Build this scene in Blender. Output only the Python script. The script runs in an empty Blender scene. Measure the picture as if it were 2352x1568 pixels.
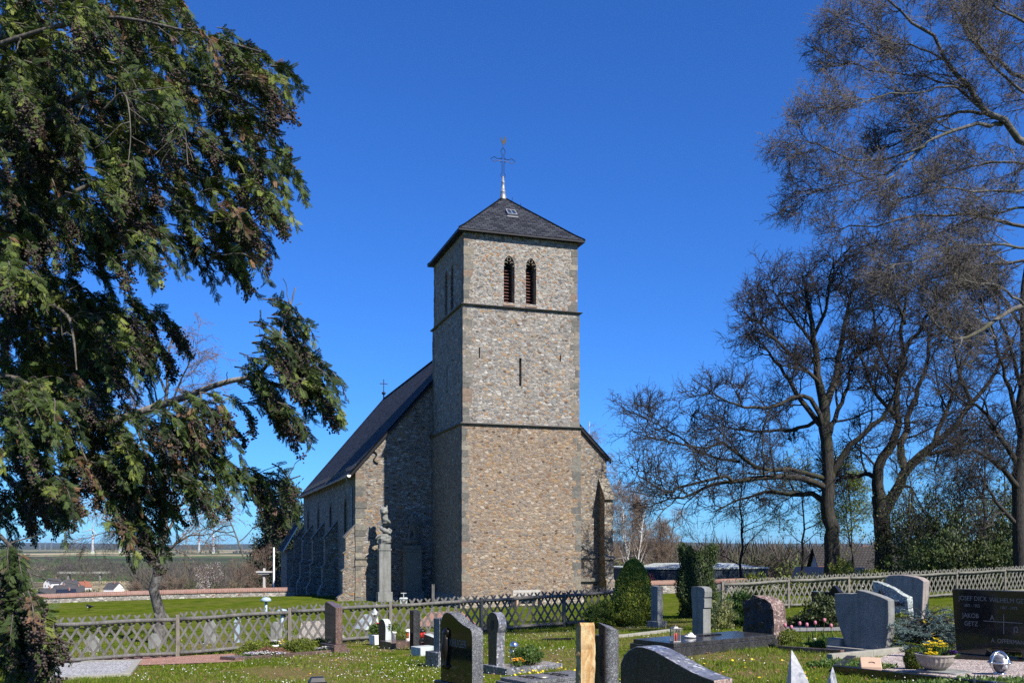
import bpy, bmesh, math, random
import numpy as np
from mathutils import Vector, Matrix
random.seed(7)
rng = np.random.default_rng(11)
C = bpy.context.scene.collection
sc = bpy.context.scene
PI = math.pi
F, CX, HY = 2233.0, 1176.0, 1250.0

def P(px, py, Y):
    return np.array([(px-CX)/F*Y, Y, (HY-py)/F*Y])

# ------------------------------------------------------------------ terrain
CTRL = [(0,0,-1.72),(-6,5,-2.0),(6,5,-1.6),(-.7,15.4,-2.3),(-.25,18.9,-2.52),(-4.5,24.7,-2.78),(3.9,20.5,-2.26),
        (4.7,24,-2.3),(6.3,23,-2.32),(7.2,19.5,-2.18),(8,16.5,-2.05),(6.3,14.5,-1.93),(3,12,-1.95),(-6,22,-2.85),(-9,22,-2.95),
        (-12.7,26.9,-3.33),(-9.8,28.5,-3.32),(-7,30.06,-3.2),(-1,33.3,-3.05),(1.87,34.9,-2.97),(5,36.7,-2.82),
        (8.3,38.4,-2.7),(14,41.5,-2.55),(21,45.5,-2.45),(-3,49,-3.3),(3,51,-3.15),(-9,54,-3.2),(-9.5,40,-3.35),(-25.4,56,-3.41),
        (-14.6,60,-3.12),(-14,45,-3.38),(9,55,-2.9),(14,57,-2.8),(20,52,-2.5),(30,55,-2.3),(-25,30,-3.7),(20,25,-1.9),(20,10,-1.4),(-18,12,-2.7)]
_c = np.array(CTRL, float)
def _phi(r): return np.where(r > 1e-9, r*r*np.log(np.maximum(r, 1e-9)), 0)
_n = len(_c)
_K = _phi(np.linalg.norm(_c[:,None,:2]-_c[None,:,:2], axis=2)) + np.eye(_n)*18.0
_Pm = np.c_[np.ones(_n), _c[:,:2]]
_A = np.block([[_K, _Pm],[_Pm.T, np.zeros((3,3))]])
_sol = np.linalg.solve(_A, np.r_[_c[:,2], 0,0,0])
def _sm(a, b, x):
    t = np.clip((x-a)/(b-a), 0, 1); return t*t*(3-2*t)
def GA(x, y):
    x = np.asarray(x, float); y = np.asarray(y, float)
    xc = np.clip(x, -40, 40); yc = np.clip(y, -15, 70)
    z = _sol[_n] + _sol[_n+1]*xc + _sol[_n+2]*yc
    for i in range(_n):
        z = z + _sol[i]*_phi(np.hypot(xc-_c[i,0], yc-_c[i,1]))
    z = np.clip(z, -4.4, -1.2)
    yy = y + 0.0*x
    # far side of the wall the hill falls to the plain
    far = np.interp(yy, [58,66,90,150,300,700,1500,3000,90000], [0,-.3,-2.6,-7.5,-17,-28,-33,-34,-34])
    side = np.interp(np.abs(x), [34,60,120,300,900], [0,-1.2,-5,-14,-30])
    m = np.minimum(far, np.where(y > -400, side, -20))
    r = np.hypot(x, y)
    hills = _sm(8500, 15500, r)*(58+26*np.sin(x/2100.0+1.0)+14*np.sin(x/770.0))*(1-.0*r)
    mid = 5*np.sin(x/420.0+.5)*np.sin(y/650.0)*_sm(900, 2200, r)*(1-_sm(5000,8000,r))
    return z + m + hills + mid
def G(x, y): return float(GA(x, y))
def gpix(px, py, y0=4.0, y1=140.0):
    """ground point seen at a photo pixel"""
    Y = np.linspace(y0, y1, 1400)
    X = (px-CX)/F*Y; Z = (HY-py)/F*Y
    d = Z-GA(X, Y)
    k = np.argmax(d < 0)
    if k == 0: k = 1
    t = d[k-1]/(d[k-1]-d[k]); yy = Y[k-1]+t*(Y[k]-Y[k-1])
    xx = (px-CX)/F*yy
    return np.array([xx, yy, G(xx, yy)])

# ------------------------------------------------------------------ object helpers
def tag(o, label=None, cat=None, group=None, kind=None):
    if label: o['label'] = label
    if cat: o['category'] = cat
    if group: o['group'] = group
    if kind: o['kind'] = kind
    return o
def thing(name, label, cat, loc=(0,0,0), rotz=0.0, group=None):
    o = bpy.data.objects.new(name, None); C.objects.link(o)
    o.location = [float(v) for v in loc]; o.rotation_euler = (0,0,rotz); o.empty_display_size = .2
    return tag(o, label, cat, group)
def link_mesh(name, me, m, parent=None):
    o = bpy.data.objects.new(name, me); C.objects.link(o)
    for mm in (m if isinstance(m, (list, tuple)) else [m]):
        me.materials.append(mm)
    if parent is not None: o.parent = parent
    return o
def bevel(o, w=.008, seg=2):
    b = o.modifiers.new('bevel', 'BEVEL'); b.width = w; b.segments = seg; b.limit_method = 'ANGLE'; b.angle_limit = math.radians(40)
    return o

class MB:
    def __init__(s): s.v=[]; s.f=[]; s.uv=[]; s.mi=[]; s.cur=0
    def quad(s, pts, uv=None):
        n=len(s.v); s.v += [tuple(map(float,p)) for p in pts]; s.f.append(tuple(range(n, n+len(pts)))); s.uv.append(uv); s.mi.append(s.cur)
    def box(s, c, d, rz=0.0, taper=1.0):
        x,y,z=[v/2 for v in d]; cs,sn=math.cos(rz),math.sin(rz); n=len(s.v)
        for sx,sy,sz in ((-1,-1,-1),(1,-1,-1),(1,1,-1),(-1,1,-1),(-1,-1,1),(1,-1,1),(1,1,1),(-1,1,1)):
            k = taper if sz>0 else 1
            a,b=sx*x*k, sy*y*k
            s.v.append((c[0]+a*cs-b*sn, c[1]+a*sn+b*cs, c[2]+sz*z))
        for f in ((0,3,2,1),(4,5,6,7),(0,1,5,4),(1,2,6,5),(2,3,7,6),(3,0,4,7)):
            s.f.append(tuple(n+i for i in f)); s.uv.append(None); s.mi.append(s.cur)
        return s
    def b2(s, a, b):
        return s.box([(a[i]+b[i])/2 for i in range(3)], [abs(b[i]-a[i]) for i in range(3)])
    def hexa(s, pts):
        """8 points: bottom ring 4, top ring 4"""
        n=len(s.v); s.v += [tuple(map(float,p)) for p in pts]
        for f in ((0,3,2,1),(4,5,6,7),(0,1,5,4),(1,2,6,5),(2,3,7,6),(3,0,4,7)):
            s.f.append(tuple(n+i for i in f)); s.uv.append(None); s.mi.append(s.cur)
        return s
    def prism(s, poly, y0, y1, plane='xz', off=(0,0,0)):
        """poly of 2d points ccw, extruded along the third axis from y0 to y1"""
        n=len(s.v); k=len(poly)
        for y in (y0,y1):
            for a,b in poly:
                p = (a,y,b) if plane=='xz' else ((a,b,y) if plane=='xy' else (y,a,b))
                s.v.append((p[0]+off[0],p[1]+off[1],p[2]+off[2]))
        fl = plane=='xz'
        A=tuple(range(n,n+k)); B=tuple(range(n+k,n+2*k))
        s.f.append(A if fl else A[::-1]); s.f.append(B[::-1] if fl else B); s.uv+= [None,None]; s.mi+=[s.cur]*2
        for i in range(k):
            j=(i+1)%k
            q=(n+i,n+k+i,n+k+j,n+j) if fl else (n+i,n+j,n+k+j,n+k+i)
            s.f.append(q); s.uv.append(None); s.mi.append(s.cur)
        return s
    def tube(s, pts, rad, sides=6, cap=True):
        pts=[np.array(p,float) for p in pts]; m=len(pts)
        if not hasattr(rad,'__len__'): rad=[rad]*m
        n=len(s.v); d0=pts[-1]-pts[0]
        if np.linalg.norm(d0)<1e-6: d0=pts[1]-pts[0]
        sg=np.array([pts[min(i+1,m-1)]-pts[max(i-1,0)] for i in range(m)]); sg/=np.linalg.norm(sg,axis=1,keepdims=True)+1e-9
        ref=np.eye(3)[int(np.argmin(np.abs(sg).max(axis=0)+np.array([.02,.01,0])))]
        for i,p in enumerate(pts):
            t=pts[min(i+1,m-1)]-pts[max(i-1,0)]; t/=np.linalg.norm(t)+1e-9
            a=np.cross(t,ref); a/=np.linalg.norm(a)+1e-9; b=np.cross(t,a)
            for k in range(sides):
                w=2*PI*k/sides; q=p+rad[i]*(a*math.cos(w)+b*math.sin(w)); s.v.append(tuple(q))
        for i in range(m-1):
            for k in range(sides):
                k2=(k+1)%sides
                s.f.append((n+i*sides+k,n+(i+1)*sides+k,n+(i+1)*sides+k2,n+i*sides+k2)); s.uv.append(None); s.mi.append(s.cur)
        if cap:
            s.f.append(tuple(n+k for k in range(sides))); s.f.append(tuple(n+(m-1)*sides+k for k in reversed(range(sides)))); s.uv+=[None,None]; s.mi+=[s.cur]*2
        return s
    def lathe(s, prof, c=(0,0,0), seg=20):
        """prof: (r,z) from bottom to top"""
        n=len(s.v); m=len(prof)
        for r,z in prof:
            for k in range(seg):
                w=2*PI*k/seg; s.v.append((c[0]+r*math.cos(w), c[1]+r*math.sin(w), c[2]+z))
        for i in range(m-1):
            for k in range(seg):
                k2=(k+1)%seg
                s.f.append((n+i*seg+k,n+i*seg+k2,n+(i+1)*seg+k2,n+(i+1)*seg+k)); s.uv.append(None); s.mi.append(s.cur)
        s.f.append(tuple(n+k for k in reversed(range(seg)))); s.f.append(tuple(n+(m-1)*seg+k for k in range(seg))); s.uv+=[None,None]; s.mi+=[s.cur]*2
        return s
    def blob(s, c, r, seg=12, rings=8, noise=.0, seed=0):
        n=len(s.v); R=random.Random(seed)
        ph=[R.uniform(0,6.28) for _ in range(9)]
        r = r if hasattr(r,'__len__') else (r,r,r)
        for i in range(rings+1):
            th=PI*i/rings
            for k in range(seg):
                w=2*PI*k/seg
                x,y,z=math.sin(th)*math.cos(w),math.sin(th)*math.sin(w),-math.cos(th)
                q=1+noise*(math.sin(3*x+ph[0])*math.sin(4*y+ph[1])+.6*math.sin(7*z+ph[2]+3*x)+.5*math.sin(9*y+ph[3]-5*x))
                s.v.append((c[0]+r[0]*x*q,c[1]+r[1]*y*q,c[2]+r[2]*z*q))
        for i in range(rings):
            for k in range(seg):
                k2=(k+1)%seg
                s.f.append((n+i*seg+k,n+i*seg+k2,n+(i+1)*seg+k2,n+(i+1)*seg+k)); s.uv.append(None); s.mi.append(s.cur)
        return s
    def build(s, name, m, parent=None, smooth=False, shift=None):
        v=s.v
        if shift is not None: v=[(a-shift[0],b-shift[1],c-shift[2]) for a,b,c in v]
        me=bpy.data.meshes.new(name); me.from_pydata(v,[],s.f)
        if any(u is not None for u in s.uv):
            ul=me.uv_layers.new(name='UVMap')
            for p,u in zip(me.polygons,s.uv):
                if u:
                    for li,uvv in zip(p.loop_indices,u): ul.data[li].uv=uvv
        me.polygons.foreach_set('material_index', s.mi)
        if smooth: me.polygons.foreach_set('use_smooth',[True]*len(me.polygons))
        me.validate(); me.update()
        return link_mesh(name, me, m, parent)

def np_mesh(name, verts, faces, m, parent=None, var=None, smooth=False, shift=None):
    """verts (N,3); faces list of int arrays (M,k); var per-vertex float"""
    verts=np.asarray(verts,np.float32)
    if shift is not None: verts=verts-np.asarray(shift,np.float32)
    me=bpy.data.meshes.new(name)
    me.vertices.add(len(verts)); me.vertices.foreach_set('co',verts.ravel())
    fl=[np.asarray(f,np.int32) for f in faces if len(f)]
    tot=np.concatenate([np.full(len(f),f.shape[1],np.int32) for f in fl])
    loops=np.concatenate([f.ravel() for f in fl])
    me.loops.add(len(loops)); me.loops.foreach_set('vertex_index',loops)
    me.polygons.add(len(tot)); st=np.zeros(len(tot),np.int32); st[1:]=np.cumsum(tot)[:-1]
    me.polygons.foreach_set('loop_start',st)
    try: me.polygons.foreach_set('loop_total',tot)
    except Exception: pass
    if var is not None:
        a=me.attributes.new('var','FLOAT','POINT'); a.data.foreach_set('value',np.asarray(var,np.float32))
    if smooth: me.polygons.foreach_set('use_smooth',np.ones(len(tot),bool))
    me.update(calc_edges=True)
    return link_mesh(name, me, m, parent)

# ------------------------------------------------------------------ material helpers
class NT:
    def __init__(s, name):
        s.m=bpy.data.materials.new(name); s.m.use_nodes=True; s.t=s.m.node_tree
        s.b=s.t.nodes['Principled BSDF']; s.out=s.t.nodes['Material Output']
    def n(s, typ, ins=None, **pr):
        o=s.t.nodes.new(typ)
        for k,v in pr.items(): setattr(o,k,v)
        for k,v in (ins or {}).items(): s.set(o.inputs[k],v)
        return o
    def set(s, sock, v):
        if isinstance(v, bpy.types.NodeSocket): s.t.links.new(v,sock)
        else:
            if hasattr(sock,'default_value'):
                if sock.type=='RGBA' and len(v)==3: v=(*v,1)
                sock.default_value=v
    def obj(s): return s.n('ShaderNodeTexCoord').outputs['Object']
    def geo(s): return s.n('ShaderNodeNewGeometry').outputs['Position']
    def mapp(s, vec, scale=(1,1,1), rot=(0,0,0), loc=(0,0,0)):
        return s.n('ShaderNodeMapping',{'Vector':vec,'Scale':scale,'Rotation':rot,'Location':loc}).outputs[0]
    def noise(s, vec, scale, detail=4, rough=.55, dist=0.0, out='Fac'):
        return s.n('ShaderNodeTexNoise',{'Vector':vec,'Scale':scale,'Detail':detail,'Roughness':rough,'Distortion':dist}).outputs[out]
    def ramp(s, fac, stops, interp='LINEAR'):
        r=s.n('ShaderNodeValToRGB',{'Fac':fac}); cr=r.color_ramp; cr.interpolation=interp
        while len(cr.elements)<len(stops): cr.elements.new(.5)
        for e,(p,c) in zip(cr.elements,stops):
            e.position=p; e.color=(*c,1) if len(c)==3 else c
        return r.outputs[0]
    def mix(s, fac, a, b, blend='MIX'):
        r=s.n('ShaderNodeMix',data_type='RGBA',blend_type=blend)
        s.set(r.inputs[0],fac); s.set(r.inputs[6],a); s.set(r.inputs[7],b); return r.outputs[2]
    def math(s, op, a, b=0.0, c=None):
        r=s.n('ShaderNodeMath',operation=op); s.set(r.inputs[0],a); s.set(r.inputs[1],b)
        if c is not None: s.set(r.inputs[2],c)
        return r.outputs[0]
    def maprange(s, v, a, b, c=0.0, d=1.0):
        return s.n('ShaderNodeMapRange',{'Value':v,'From Min':a,'From Max':b,'To Min':c,'To Max':d}).outputs[0]
    def bump(s, h, strength=.5, dist=.02):
        r=s.n('ShaderNodeBump',{'Height':h,'Strength':strength,'Distance':dist}); s.set(s.b.inputs['Normal'],r.outputs[0])
    def base(s, col, rough=.7, metal=0.0, spec=.5):
        s.set(s.b.inputs['Base Color'],col); s.set(s.b.inputs['Roughness'],rough); s.set(s.b.inputs['Metallic'],metal); s.set(s.b.inputs['Specular IOR Level'],spec)
        return s

def flat(name, col, rough=.6, metal=0.0, var=.25, scale=6.0, bump=.15, spec=.5):
    t=NT(name); v=t.obj(); n=t.noise(v,scale,6)
    n2=t.noise(v,scale*9,3)
    k=t.math('ADD',t.math('MULTIPLY',n,.6),t.math('MULTIPLY',n2,.4))
    c=t.ramp(k,[(.3,[x*(1-var) for x in col]),(.7,[min(1,x*(1+var)) for x in col])])
    t.base(c,rough,metal,spec)
    if bump: t.bump(k,bump,.01)
    return t.m

def rubble(name, mortar, pal, sc=3.4, zs=1.9, mw=.06, warp=.10, bdist=.035, stain=None, second=2.1, pal2=None, accent=.62):
    t=NT(name); v=t.obj()
    nz=t.noise(v,2.3,3,out='Color')
    v2=t.n('ShaderNodeMixRGB',{'Fac':warp,'Color1':v,'Color2':nz},blend_type='ADD').outputs[0]
    vs=t.mapp(v2,(sc,sc,sc*zs))
    vo=t.n('ShaderNodeTexVoronoi',{'Vector':vs,'Scale':1.0,'Randomness':.95},feature='F1')
    ed=t.n('ShaderNodeTexVoronoi',{'Vector':vs,'Scale':1.0,'Randomness':.95},feature='DISTANCE_TO_EDGE').outputs['Distance']
    vt=t.mapp(v2,(sc*second,sc*second,sc*second*zs*.9),loc=(3.1,1.7,.4))
    wo=t.n('ShaderNodeTexVoronoi',{'Vector':vt,'Scale':1.0,'Randomness':1.0},feature='F1')
    ed2=t.n('ShaderNodeTexVoronoi',{'Vector':vt,'Scale':1.0,'Randomness':1.0},feature='DISTANCE_TO_EDGE').outputs['Distance']
    sep=t.n('ShaderNodeSeparateColor',{'Color':vo.outputs['Color']}); sep2=t.n('ShaderNodeSeparateColor',{'Color':wo.outputs['Color']})
    stops=[(i/len(pal),c) for i,c in enumerate(pal)]
    c1=t.ramp(sep.outputs[0],stops,'CONSTANT')
    c2=t.ramp(sep2.outputs[0],[(i/len(pal2 or pal),c) for i,c in enumerate(pal2 or pal)],'CONSTANT')
    # part of the wall is laid in large stones, part in small ones
    pick=t.maprange(sep.outputs[1],.42,.46)
    col=t.mix(pick,c1,c2)
    e=t.mix(pick,ed,t.math('MULTIPLY',ed2,.8))
    br=t.math('MULTIPLY_ADD',sep2.outputs[1],.32,.82)
    col=t.mix(1.0,col,t.n('ShaderNodeCombineColor',{'Red':br,'Green':br,'Blue':br}).outputs[0],'MULTIPLY')
    # single odd stones: rusty, nearly black or chalky, dotted over the face
    va=t.mapp(v2,(sc*.62,sc*.62,sc*.62*zs),loc=(7.7,2.2,5.1))
    ao=t.n('ShaderNodeTexVoronoi',{'Vector':va,'Scale':1.0,'Randomness':1.0},feature='F1')
    asp=t.n('ShaderNodeSeparateColor',{'Color':ao.outputs['Color']})
    am=t.math('MULTIPLY',t.maprange(ao.outputs['Distance'],.30,.22),t.maprange(asp.outputs[0],accent,accent+.02))
    ac=t.ramp(asp.outputs[1],[(0,(.20,.105,.048)),(.3,(.075,.05,.036)),(.5,(.27,.155,.06)),(.68,(.10,.10,.10)),(.84,(.42,.39,.34)),(.93,(.17,.085,.06))],'CONSTANT')
    col=t.mix(am,col,ac); e=t.math('MAXIMUM',e,t.math('MULTIPLY',am,.2))
    fine=t.noise(v,38,5,.65)
    col=t.mix(.75,col,t.ramp(fine,[(.28,(.36,.36,.36)),(.5,(1,1,1)),(.75,(1.65,1.62,1.55))]),'MULTIPLY')
    big=t.noise(t.mapp(v,(1,1,.6)),.55,5,.6)
    col=t.mix(.55,col,t.ramp(big,[(.3,(.72,.72,.74)),(.7,(1.2,1.18,1.12))]),'MULTIPLY')
    mk=t.n('ShaderNodeMapRange',{'Value':e,'From Min':mw*.35,'From Max':mw*1.5,'To Min':0.0,'To Max':1.0},interpolation_type='SMOOTHSTEP').outputs[0]
    mcol=t.mix(fine,[x*.7 for x in mortar],[x*1.15 for x in mortar])
    col=t.mix(mk,mcol,col)
    # weathered dark joints here and there
    hole=t.math('MULTIPLY',t.maprange(t.noise(v,5.5,2),.6,.68),t.maprange(e,.07,.02))
    col=t.mix(hole,col,(.035,.03,.027))
    t.base(col,.9,0,.25)
    h=t.math('ADD',t.math('MULTIPLY',mk,.75),t.math('ADD',t.math('MULTIPLY',fine,.35),t.math('MULTIPLY',sep.outputs[2],.5)))
    t.bump(h,.9,bdist)
    return t.m

def granite(name, col, speck=(.02,.02,.02), light=(.4,.4,.4), rough=.12, scale=90, amt=.5, spec=.5, coarse=0.0, stain=.55):
    t=NT(name); v=t.obj()
    n=t.n('ShaderNodeTexVoronoi',{'Vector':v,'Scale':scale,'Randomness':1.0},feature='F1').outputs['Color']
    s=t.n('ShaderNodeSeparateColor',{'Color':n}).outputs[0]
    c=t.ramp(s,[(0,speck),(.22,col),(.75,col),(.9,light)],'LINEAR')
    c=t.mix(amt,col,c)
    n2=t.noise(v,3.0,6,.6)
    c=t.mix(.5,c,t.ramp(n2,[(.3,(.6,.6,.62)),(.7,(1.25,1.25,1.22))]),'MULTIPLY')
    st=t.noise(t.mapp(v,(7,7,.8)),1.0,5,.6); c=t.mix(stain,c,t.ramp(st,[(.35,(.45,.46,.42)),(.55,(1,1,1)),(.75,(1.25,1.24,1.2))]),'MULTIPLY')
    r=t.maprange(t.noise(v,14,5),.3,.7,rough*.7,rough*1.6)
    t.base(c,r,0,spec)
    if coarse: t.bump(t.math('ADD',t.noise(v,9,6,.65),t.math('MULTIPLY',s,.2)),.9,coarse)
    return t.m

def bark(name, c0, c1, moss=None, sx=14.0, sz=2.2, bd=.03):
    t=NT(name); v=t.obj()
    n=t.noise(t.mapp(v,(sx,sx,sz)),1.0,6,.62,.4)
    c=t.ramp(n,[(.35,c0),(.62,c1)])
    if moss:
        k=t.math('MULTIPLY',t.maprange(t.noise(v,1.7,4),.5,.68),.75)
        c=t.mix(k,c,moss)
    t.base(c,.9,0,.2); t.bump(n,1.0,bd); return t.m

def leafmat(name, stops, rough=.55, trans=.25, spec=.3):
    """colour from the per-leaf 'var' attribute: each spray or leaf has a tint of its own"""
    t=NT(name); a=t.n('ShaderNodeAttribute',attribute_name='var').outputs['Fac']
    c=t.ramp(a,stops); t.base(c,rough,0,spec)
    if trans:
        tr=t.n('ShaderNodeBsdfTranslucent',{'Color':t.mix(1.0,c,(1.1,1.25,.6),'MULTIPLY')})
        mx=t.n('ShaderNodeMixShader',{0:trans}); t.t.links.new(t.b.outputs[0],mx.inputs[1]); t.t.links.new(tr.outputs[0],mx.inputs[2])
        t.t.links.new(mx.outputs[0],t.out.inputs['Surface'])
    return t.m

# ------------------------------------------------------------------ world, sun, camera
SUN=np.array([.657,-.754,0.0]); SUNEL=math.radians(45)
w=bpy.data.worlds.new('World'); sc.world=w; w.use_nodes=True
wt=w.node_tree; bg=wt.nodes['Background']
sk=wt.nodes.new('ShaderNodeTexSky'); sk.sky_type='NISHITA'; sk.sun_disc=False
sk.sun_elevation=SUNEL; sk.sun_rotation=math.atan2(SUN[0],SUN[1])
sk.altitude=150; sk.air_density=1.0; sk.dust_density=.0; sk.ozone_density=2.0
mt=wt.nodes.new('ShaderNodeMix'); mt.data_type='RGBA'; mt.blend_type='MULTIPLY'; mt.inputs[0].default_value=1; mt.inputs[7].default_value=(.33,.86,1.80,1)
hs=wt.nodes.new('ShaderNodeHueSaturation'); hs.inputs['Saturation'].default_value=1.25; hs.inputs['Value'].default_value=1.0
wt.links.new(sk.outputs[0],mt.inputs[6]); wt.links.new(mt.outputs[2],bg.inputs[0]); wt.nodes.remove(hs)
bg.inputs[1].default_value=.05
sl=bpy.data.lights.new('sun','SUN'); sl.energy=5.0; sl.angle=math.radians(.53); sl.color=(1,.945,.85)
so=bpy.data.objects.new('sun',sl); C.objects.link(so)
sd=Vector((SUN[0]*math.cos(SUNEL),SUN[1]*math.cos(SUNEL),math.sin(SUNEL)))
so.rotation_euler=sd.to_track_quat('Z','Y').to_euler(); so.location=(20,-20,40)
cam=bpy.data.cameras.new('camera'); co=bpy.data.objects.new('camera',cam); C.objects.link(co)
cam.sensor_width=36; cam.lens=36*F/2352; cam.shift_y=(HY-784)/2352; cam.clip_start=.1; cam.clip_end=60000
co.location=(0,0,0); co.rotation_euler=(PI/2,0,0); sc.camera=co
sc.view_settings.view_transform='Standard'; sc.view_settings.look='None'; sc.view_settings.exposure=.92; sc.view_settings.gamma=1
sc.view_settings.use_curve_mapping=False
sc.cycles.max_bounces=6; sc.cycles.diffuse_bounces=1; sc.cycles.glossy_bounces=3; sc.cycles.transmission_bounces=4; sc.cycles.transparent_max_bounces=6
try: sc.cycles.use_denoising=False
except Exception: pass
# ------------------------------------------------------------------ materials
M={}
GREY=[(.15,.148,.145),(.225,.22,.21),(.27,.26,.245),(.115,.114,.115),(.33,.315,.29),(.20,.185,.165),(.18,.182,.182),(.25,.205,.16),(.36,.35,.325),(.15,.11,.085)]
TAN=[(0.249,0.198,0.147),(0.209,0.177,0.147),(0.294,0.235,0.171),(0.170,0.148,0.129),(0.267,0.177,0.098),(0.338,0.293,0.238),(0.187,0.119,0.076),(0.231,0.194,0.154),(0.276,0.194,0.117),(0.142,0.126,0.111),(0.209,0.144,0.091),(0.294,0.227,0.159)]
M['stone_low']=rubble('rubble_tan',(0.307,0.243,0.185),TAN,4.7,1.7,.09,second=2.0,accent=.66)
M['stone_mid']=rubble('rubble_grey',(.315,.29,.255),GREY+[(0.277,0.183,0.105),(0.315,0.262,0.201)],4.2,1.9,.08,second=2.0,accent=.80)
M['stone_top']=rubble('rubble_belfry',(.345,.325,.285),GREY+[(0.277,0.148,0.072),(0.342,0.279,0.209),(0.231,0.131,0.076)],4.0,2.0,.08,second=1.9,accent=.80)
M['stone_nave']=rubble('rubble_nave',(0.268,0.227,0.182),GREY+TAN[:6],3.6,2.3,.06,second=2.0)
M['stone_foot']=rubble('rubble_plinth',(0.353,0.312,0.238),[(0.353,0.320,0.252),(0.252,0.232,0.189),(0.420,0.384,0.308),(0.185,0.172,0.140),(0.302,0.240,0.168)],3.6,1.5,.06)
M['ashlar_dark']=flat('string_stone',(.085,.08,.072),.9,0,.35,3.0,.5)
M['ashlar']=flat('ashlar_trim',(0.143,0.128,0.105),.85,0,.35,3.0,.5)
M['ashlar_light']=flat('ashlar_light',(0.185,0.164,0.130),.85,0,.3,3.0,.5)
M['sandstone_red']=flat('sandstone_red',(0.227,0.148,0.101),.9,0,.3,4.0,.4)
M['quoin']=None
def slate():
    t=NT('slate'); uv=t.n('ShaderNodeUVMap').outputs[0]
    b=t.n('ShaderNodeTexBrick',{'Vector':uv,'Color1':(.046,.050,.062,1),'Color2':(.014,.016,.022,1),'Mortar':(.003,.003,.004,1),'Scale':1.0,'Mortar Size':.02,'Mortar Smooth':.3,'Bias':-.1,'Brick Width':.34,'Row Height':.21})
    n=t.noise(t.mapp(uv,(1,3,1)),2.2,6,.6)
    c=t.mix(.7,b.outputs['Color'],t.ramp(n,[(.3,(.55,.55,.6)),(.55,(1,1,1)),(.75,(1.7,1.65,1.55))]),'MULTIPLY')
    n3=t.noise(uv,26,3)
    c=t.mix(t.maprange(n3,.62,.7,0,.35),c,(.12,.12,.115))
    t.base(c,.8,0,.07)
    w=t.n('ShaderNodeTexWave',{'Vector':uv,'Scale':.758,'Distortion':.0},bands_direction='Y',wave_profile='SAW').outputs['Fac']
    t.bump(t.math('ADD',t.math('MULTIPLY',b.outputs['Fac'],-.6),t.math('MULTIPLY',n,.5)),.8,.02)
    return t.m
M['slate']=slate()
M['lead']=flat('lead_sheet',(.26,.265,.275),.4,.3,.2,8,.1)
M['iron']=flat('wrought_iron',(.018,.018,.02),.5,.6,.2,8,.1)
M['zinc']=flat('zinc_gutter',(.17,.18,.19),.45,.5,.2,8,.1)
M['white']=flat('white_paint',(.78,.78,.76),.5,0,.06,6,.05)
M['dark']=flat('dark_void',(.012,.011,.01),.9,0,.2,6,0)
M['louvre']=flat('louvre_red',(.09,.03,.022),.7,0,.3,10,.2)
M['glass']=flat('dark_glass',(.012,.016,.022),.08,0,.2,5,0)
M['solar']=flat('skylight_glass',(.02,.035,.07),.08,0,.2,6,0)
def wood(name,c0,c1,sx=30,sz=2.0):
    t=NT(name); v=t.obj()
    n=t.noise(t.mapp(v,(sx,sx,sz)),1.0,6,.6,.6); n2=t.noise(v,3.1,5,.6)
    c=t.ramp(n,[(.3,c0),(.7,c1)])
    c=t.mix(.8,c,t.ramp(n2,[(.3,(.6,.62,.6)),(.5,(1,1,1)),(.72,(1.35,1.32,1.3))]),'MULTIPLY')
    t.base(c,.88,0,.2); t.bump(n,.6,.006); return t.m
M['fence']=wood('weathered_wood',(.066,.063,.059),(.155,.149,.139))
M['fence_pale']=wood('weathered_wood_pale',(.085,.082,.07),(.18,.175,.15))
M['post']=wood('post_wood',(.10,.09,.075),(.20,.18,.155))
M['brick']=None
def coping():
    t=NT('brick_coping'); v=t.obj()
    b=t.n('ShaderNodeTexBrick',{'Vector':t.mapp(v,(1,1,1)),'Color1':(.20,.085,.062,1),'Color2':(.28,.14,.105,1),'Mortar':(.22,.18,.155,1),'Scale':1.0,'Mortar Size':.02,'Brick Width':.11,'Row Height':.5,'Bias':0.0},offset=0.0)
    n=t.noise(v,20,4); c=t.mix(.6,b.outputs['Color'],t.ramp(n,[(.3,(.6,.6,.6)),(.7,(1.4,1.35,1.3))]),'MULTIPLY')
    n2=t.noise(v,.9,4); c=t.mix(t.maprange(n2,.5,.7,0,.5),c,(.2,.17,.14))
    t.base(c,.9,0,.2); t.bump(n,.6,.01); return t.m
M['coping']=coping()
M['wallstone']=rubble('rubble_low_wall',(.30,.28,.25),[(.36,.34,.31),(.26,.25,.23),(.2,.195,.185),(.44,.42,.38),(.3,.26,.22)],4.2,1.8,.06)
M['conc']=flat('concrete_kerb',(.25,.24,.205),.9,0,.25,6,.5)
M['bark_oak']=bark('bark_oak',(.014,.0125,.0115),(.055,.049,.042),(.04,.043,.016),15,2.0,.04)
M['bark_dark']=bark('bark_dark',(.016,.014,.013),(.055,.05,.044),None,18,3,.03)
M['bark_beech']=bark('bark_beech',(.05,.047,.043),(.145,.138,.127),(.05,.053,.025),5,2.5,.01)
M['bark_birch']=bark('bark_birch',(.03,.027,.025),(.13,.125,.115),None,9,7,.03)
M['bark_white']=bark('bark_white',(.22,.21,.20),(.66,.65,.62),None,3,12,.01)
M['bark_cyp_shaded']=bark('bark_cypress_shaded',(.03,.026,.022),(.12,.108,.09),None,16,2.5,.02)  # cypress bark with the crown's shade put into its colour
M['bark_cyp_sunlit']=bark('bark_cypress_sunlit',(.055,.047,.04),(.25,.23,.20),None,16,2.5,.02)  # paler copy of the cypress bark, sunlight put into its colour
M['twig']=flat('twig_brown',(.034,.030,.029),.85,0,.35,3,0,.2)
M['twig_pale']=flat('twig_grey',(.10,.088,.08),.8,0,.35,2,0,.2)
M['twig_birch']=flat('twig_birch',(.17,.125,.095),.85,0,.35,3,0,.2)
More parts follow.
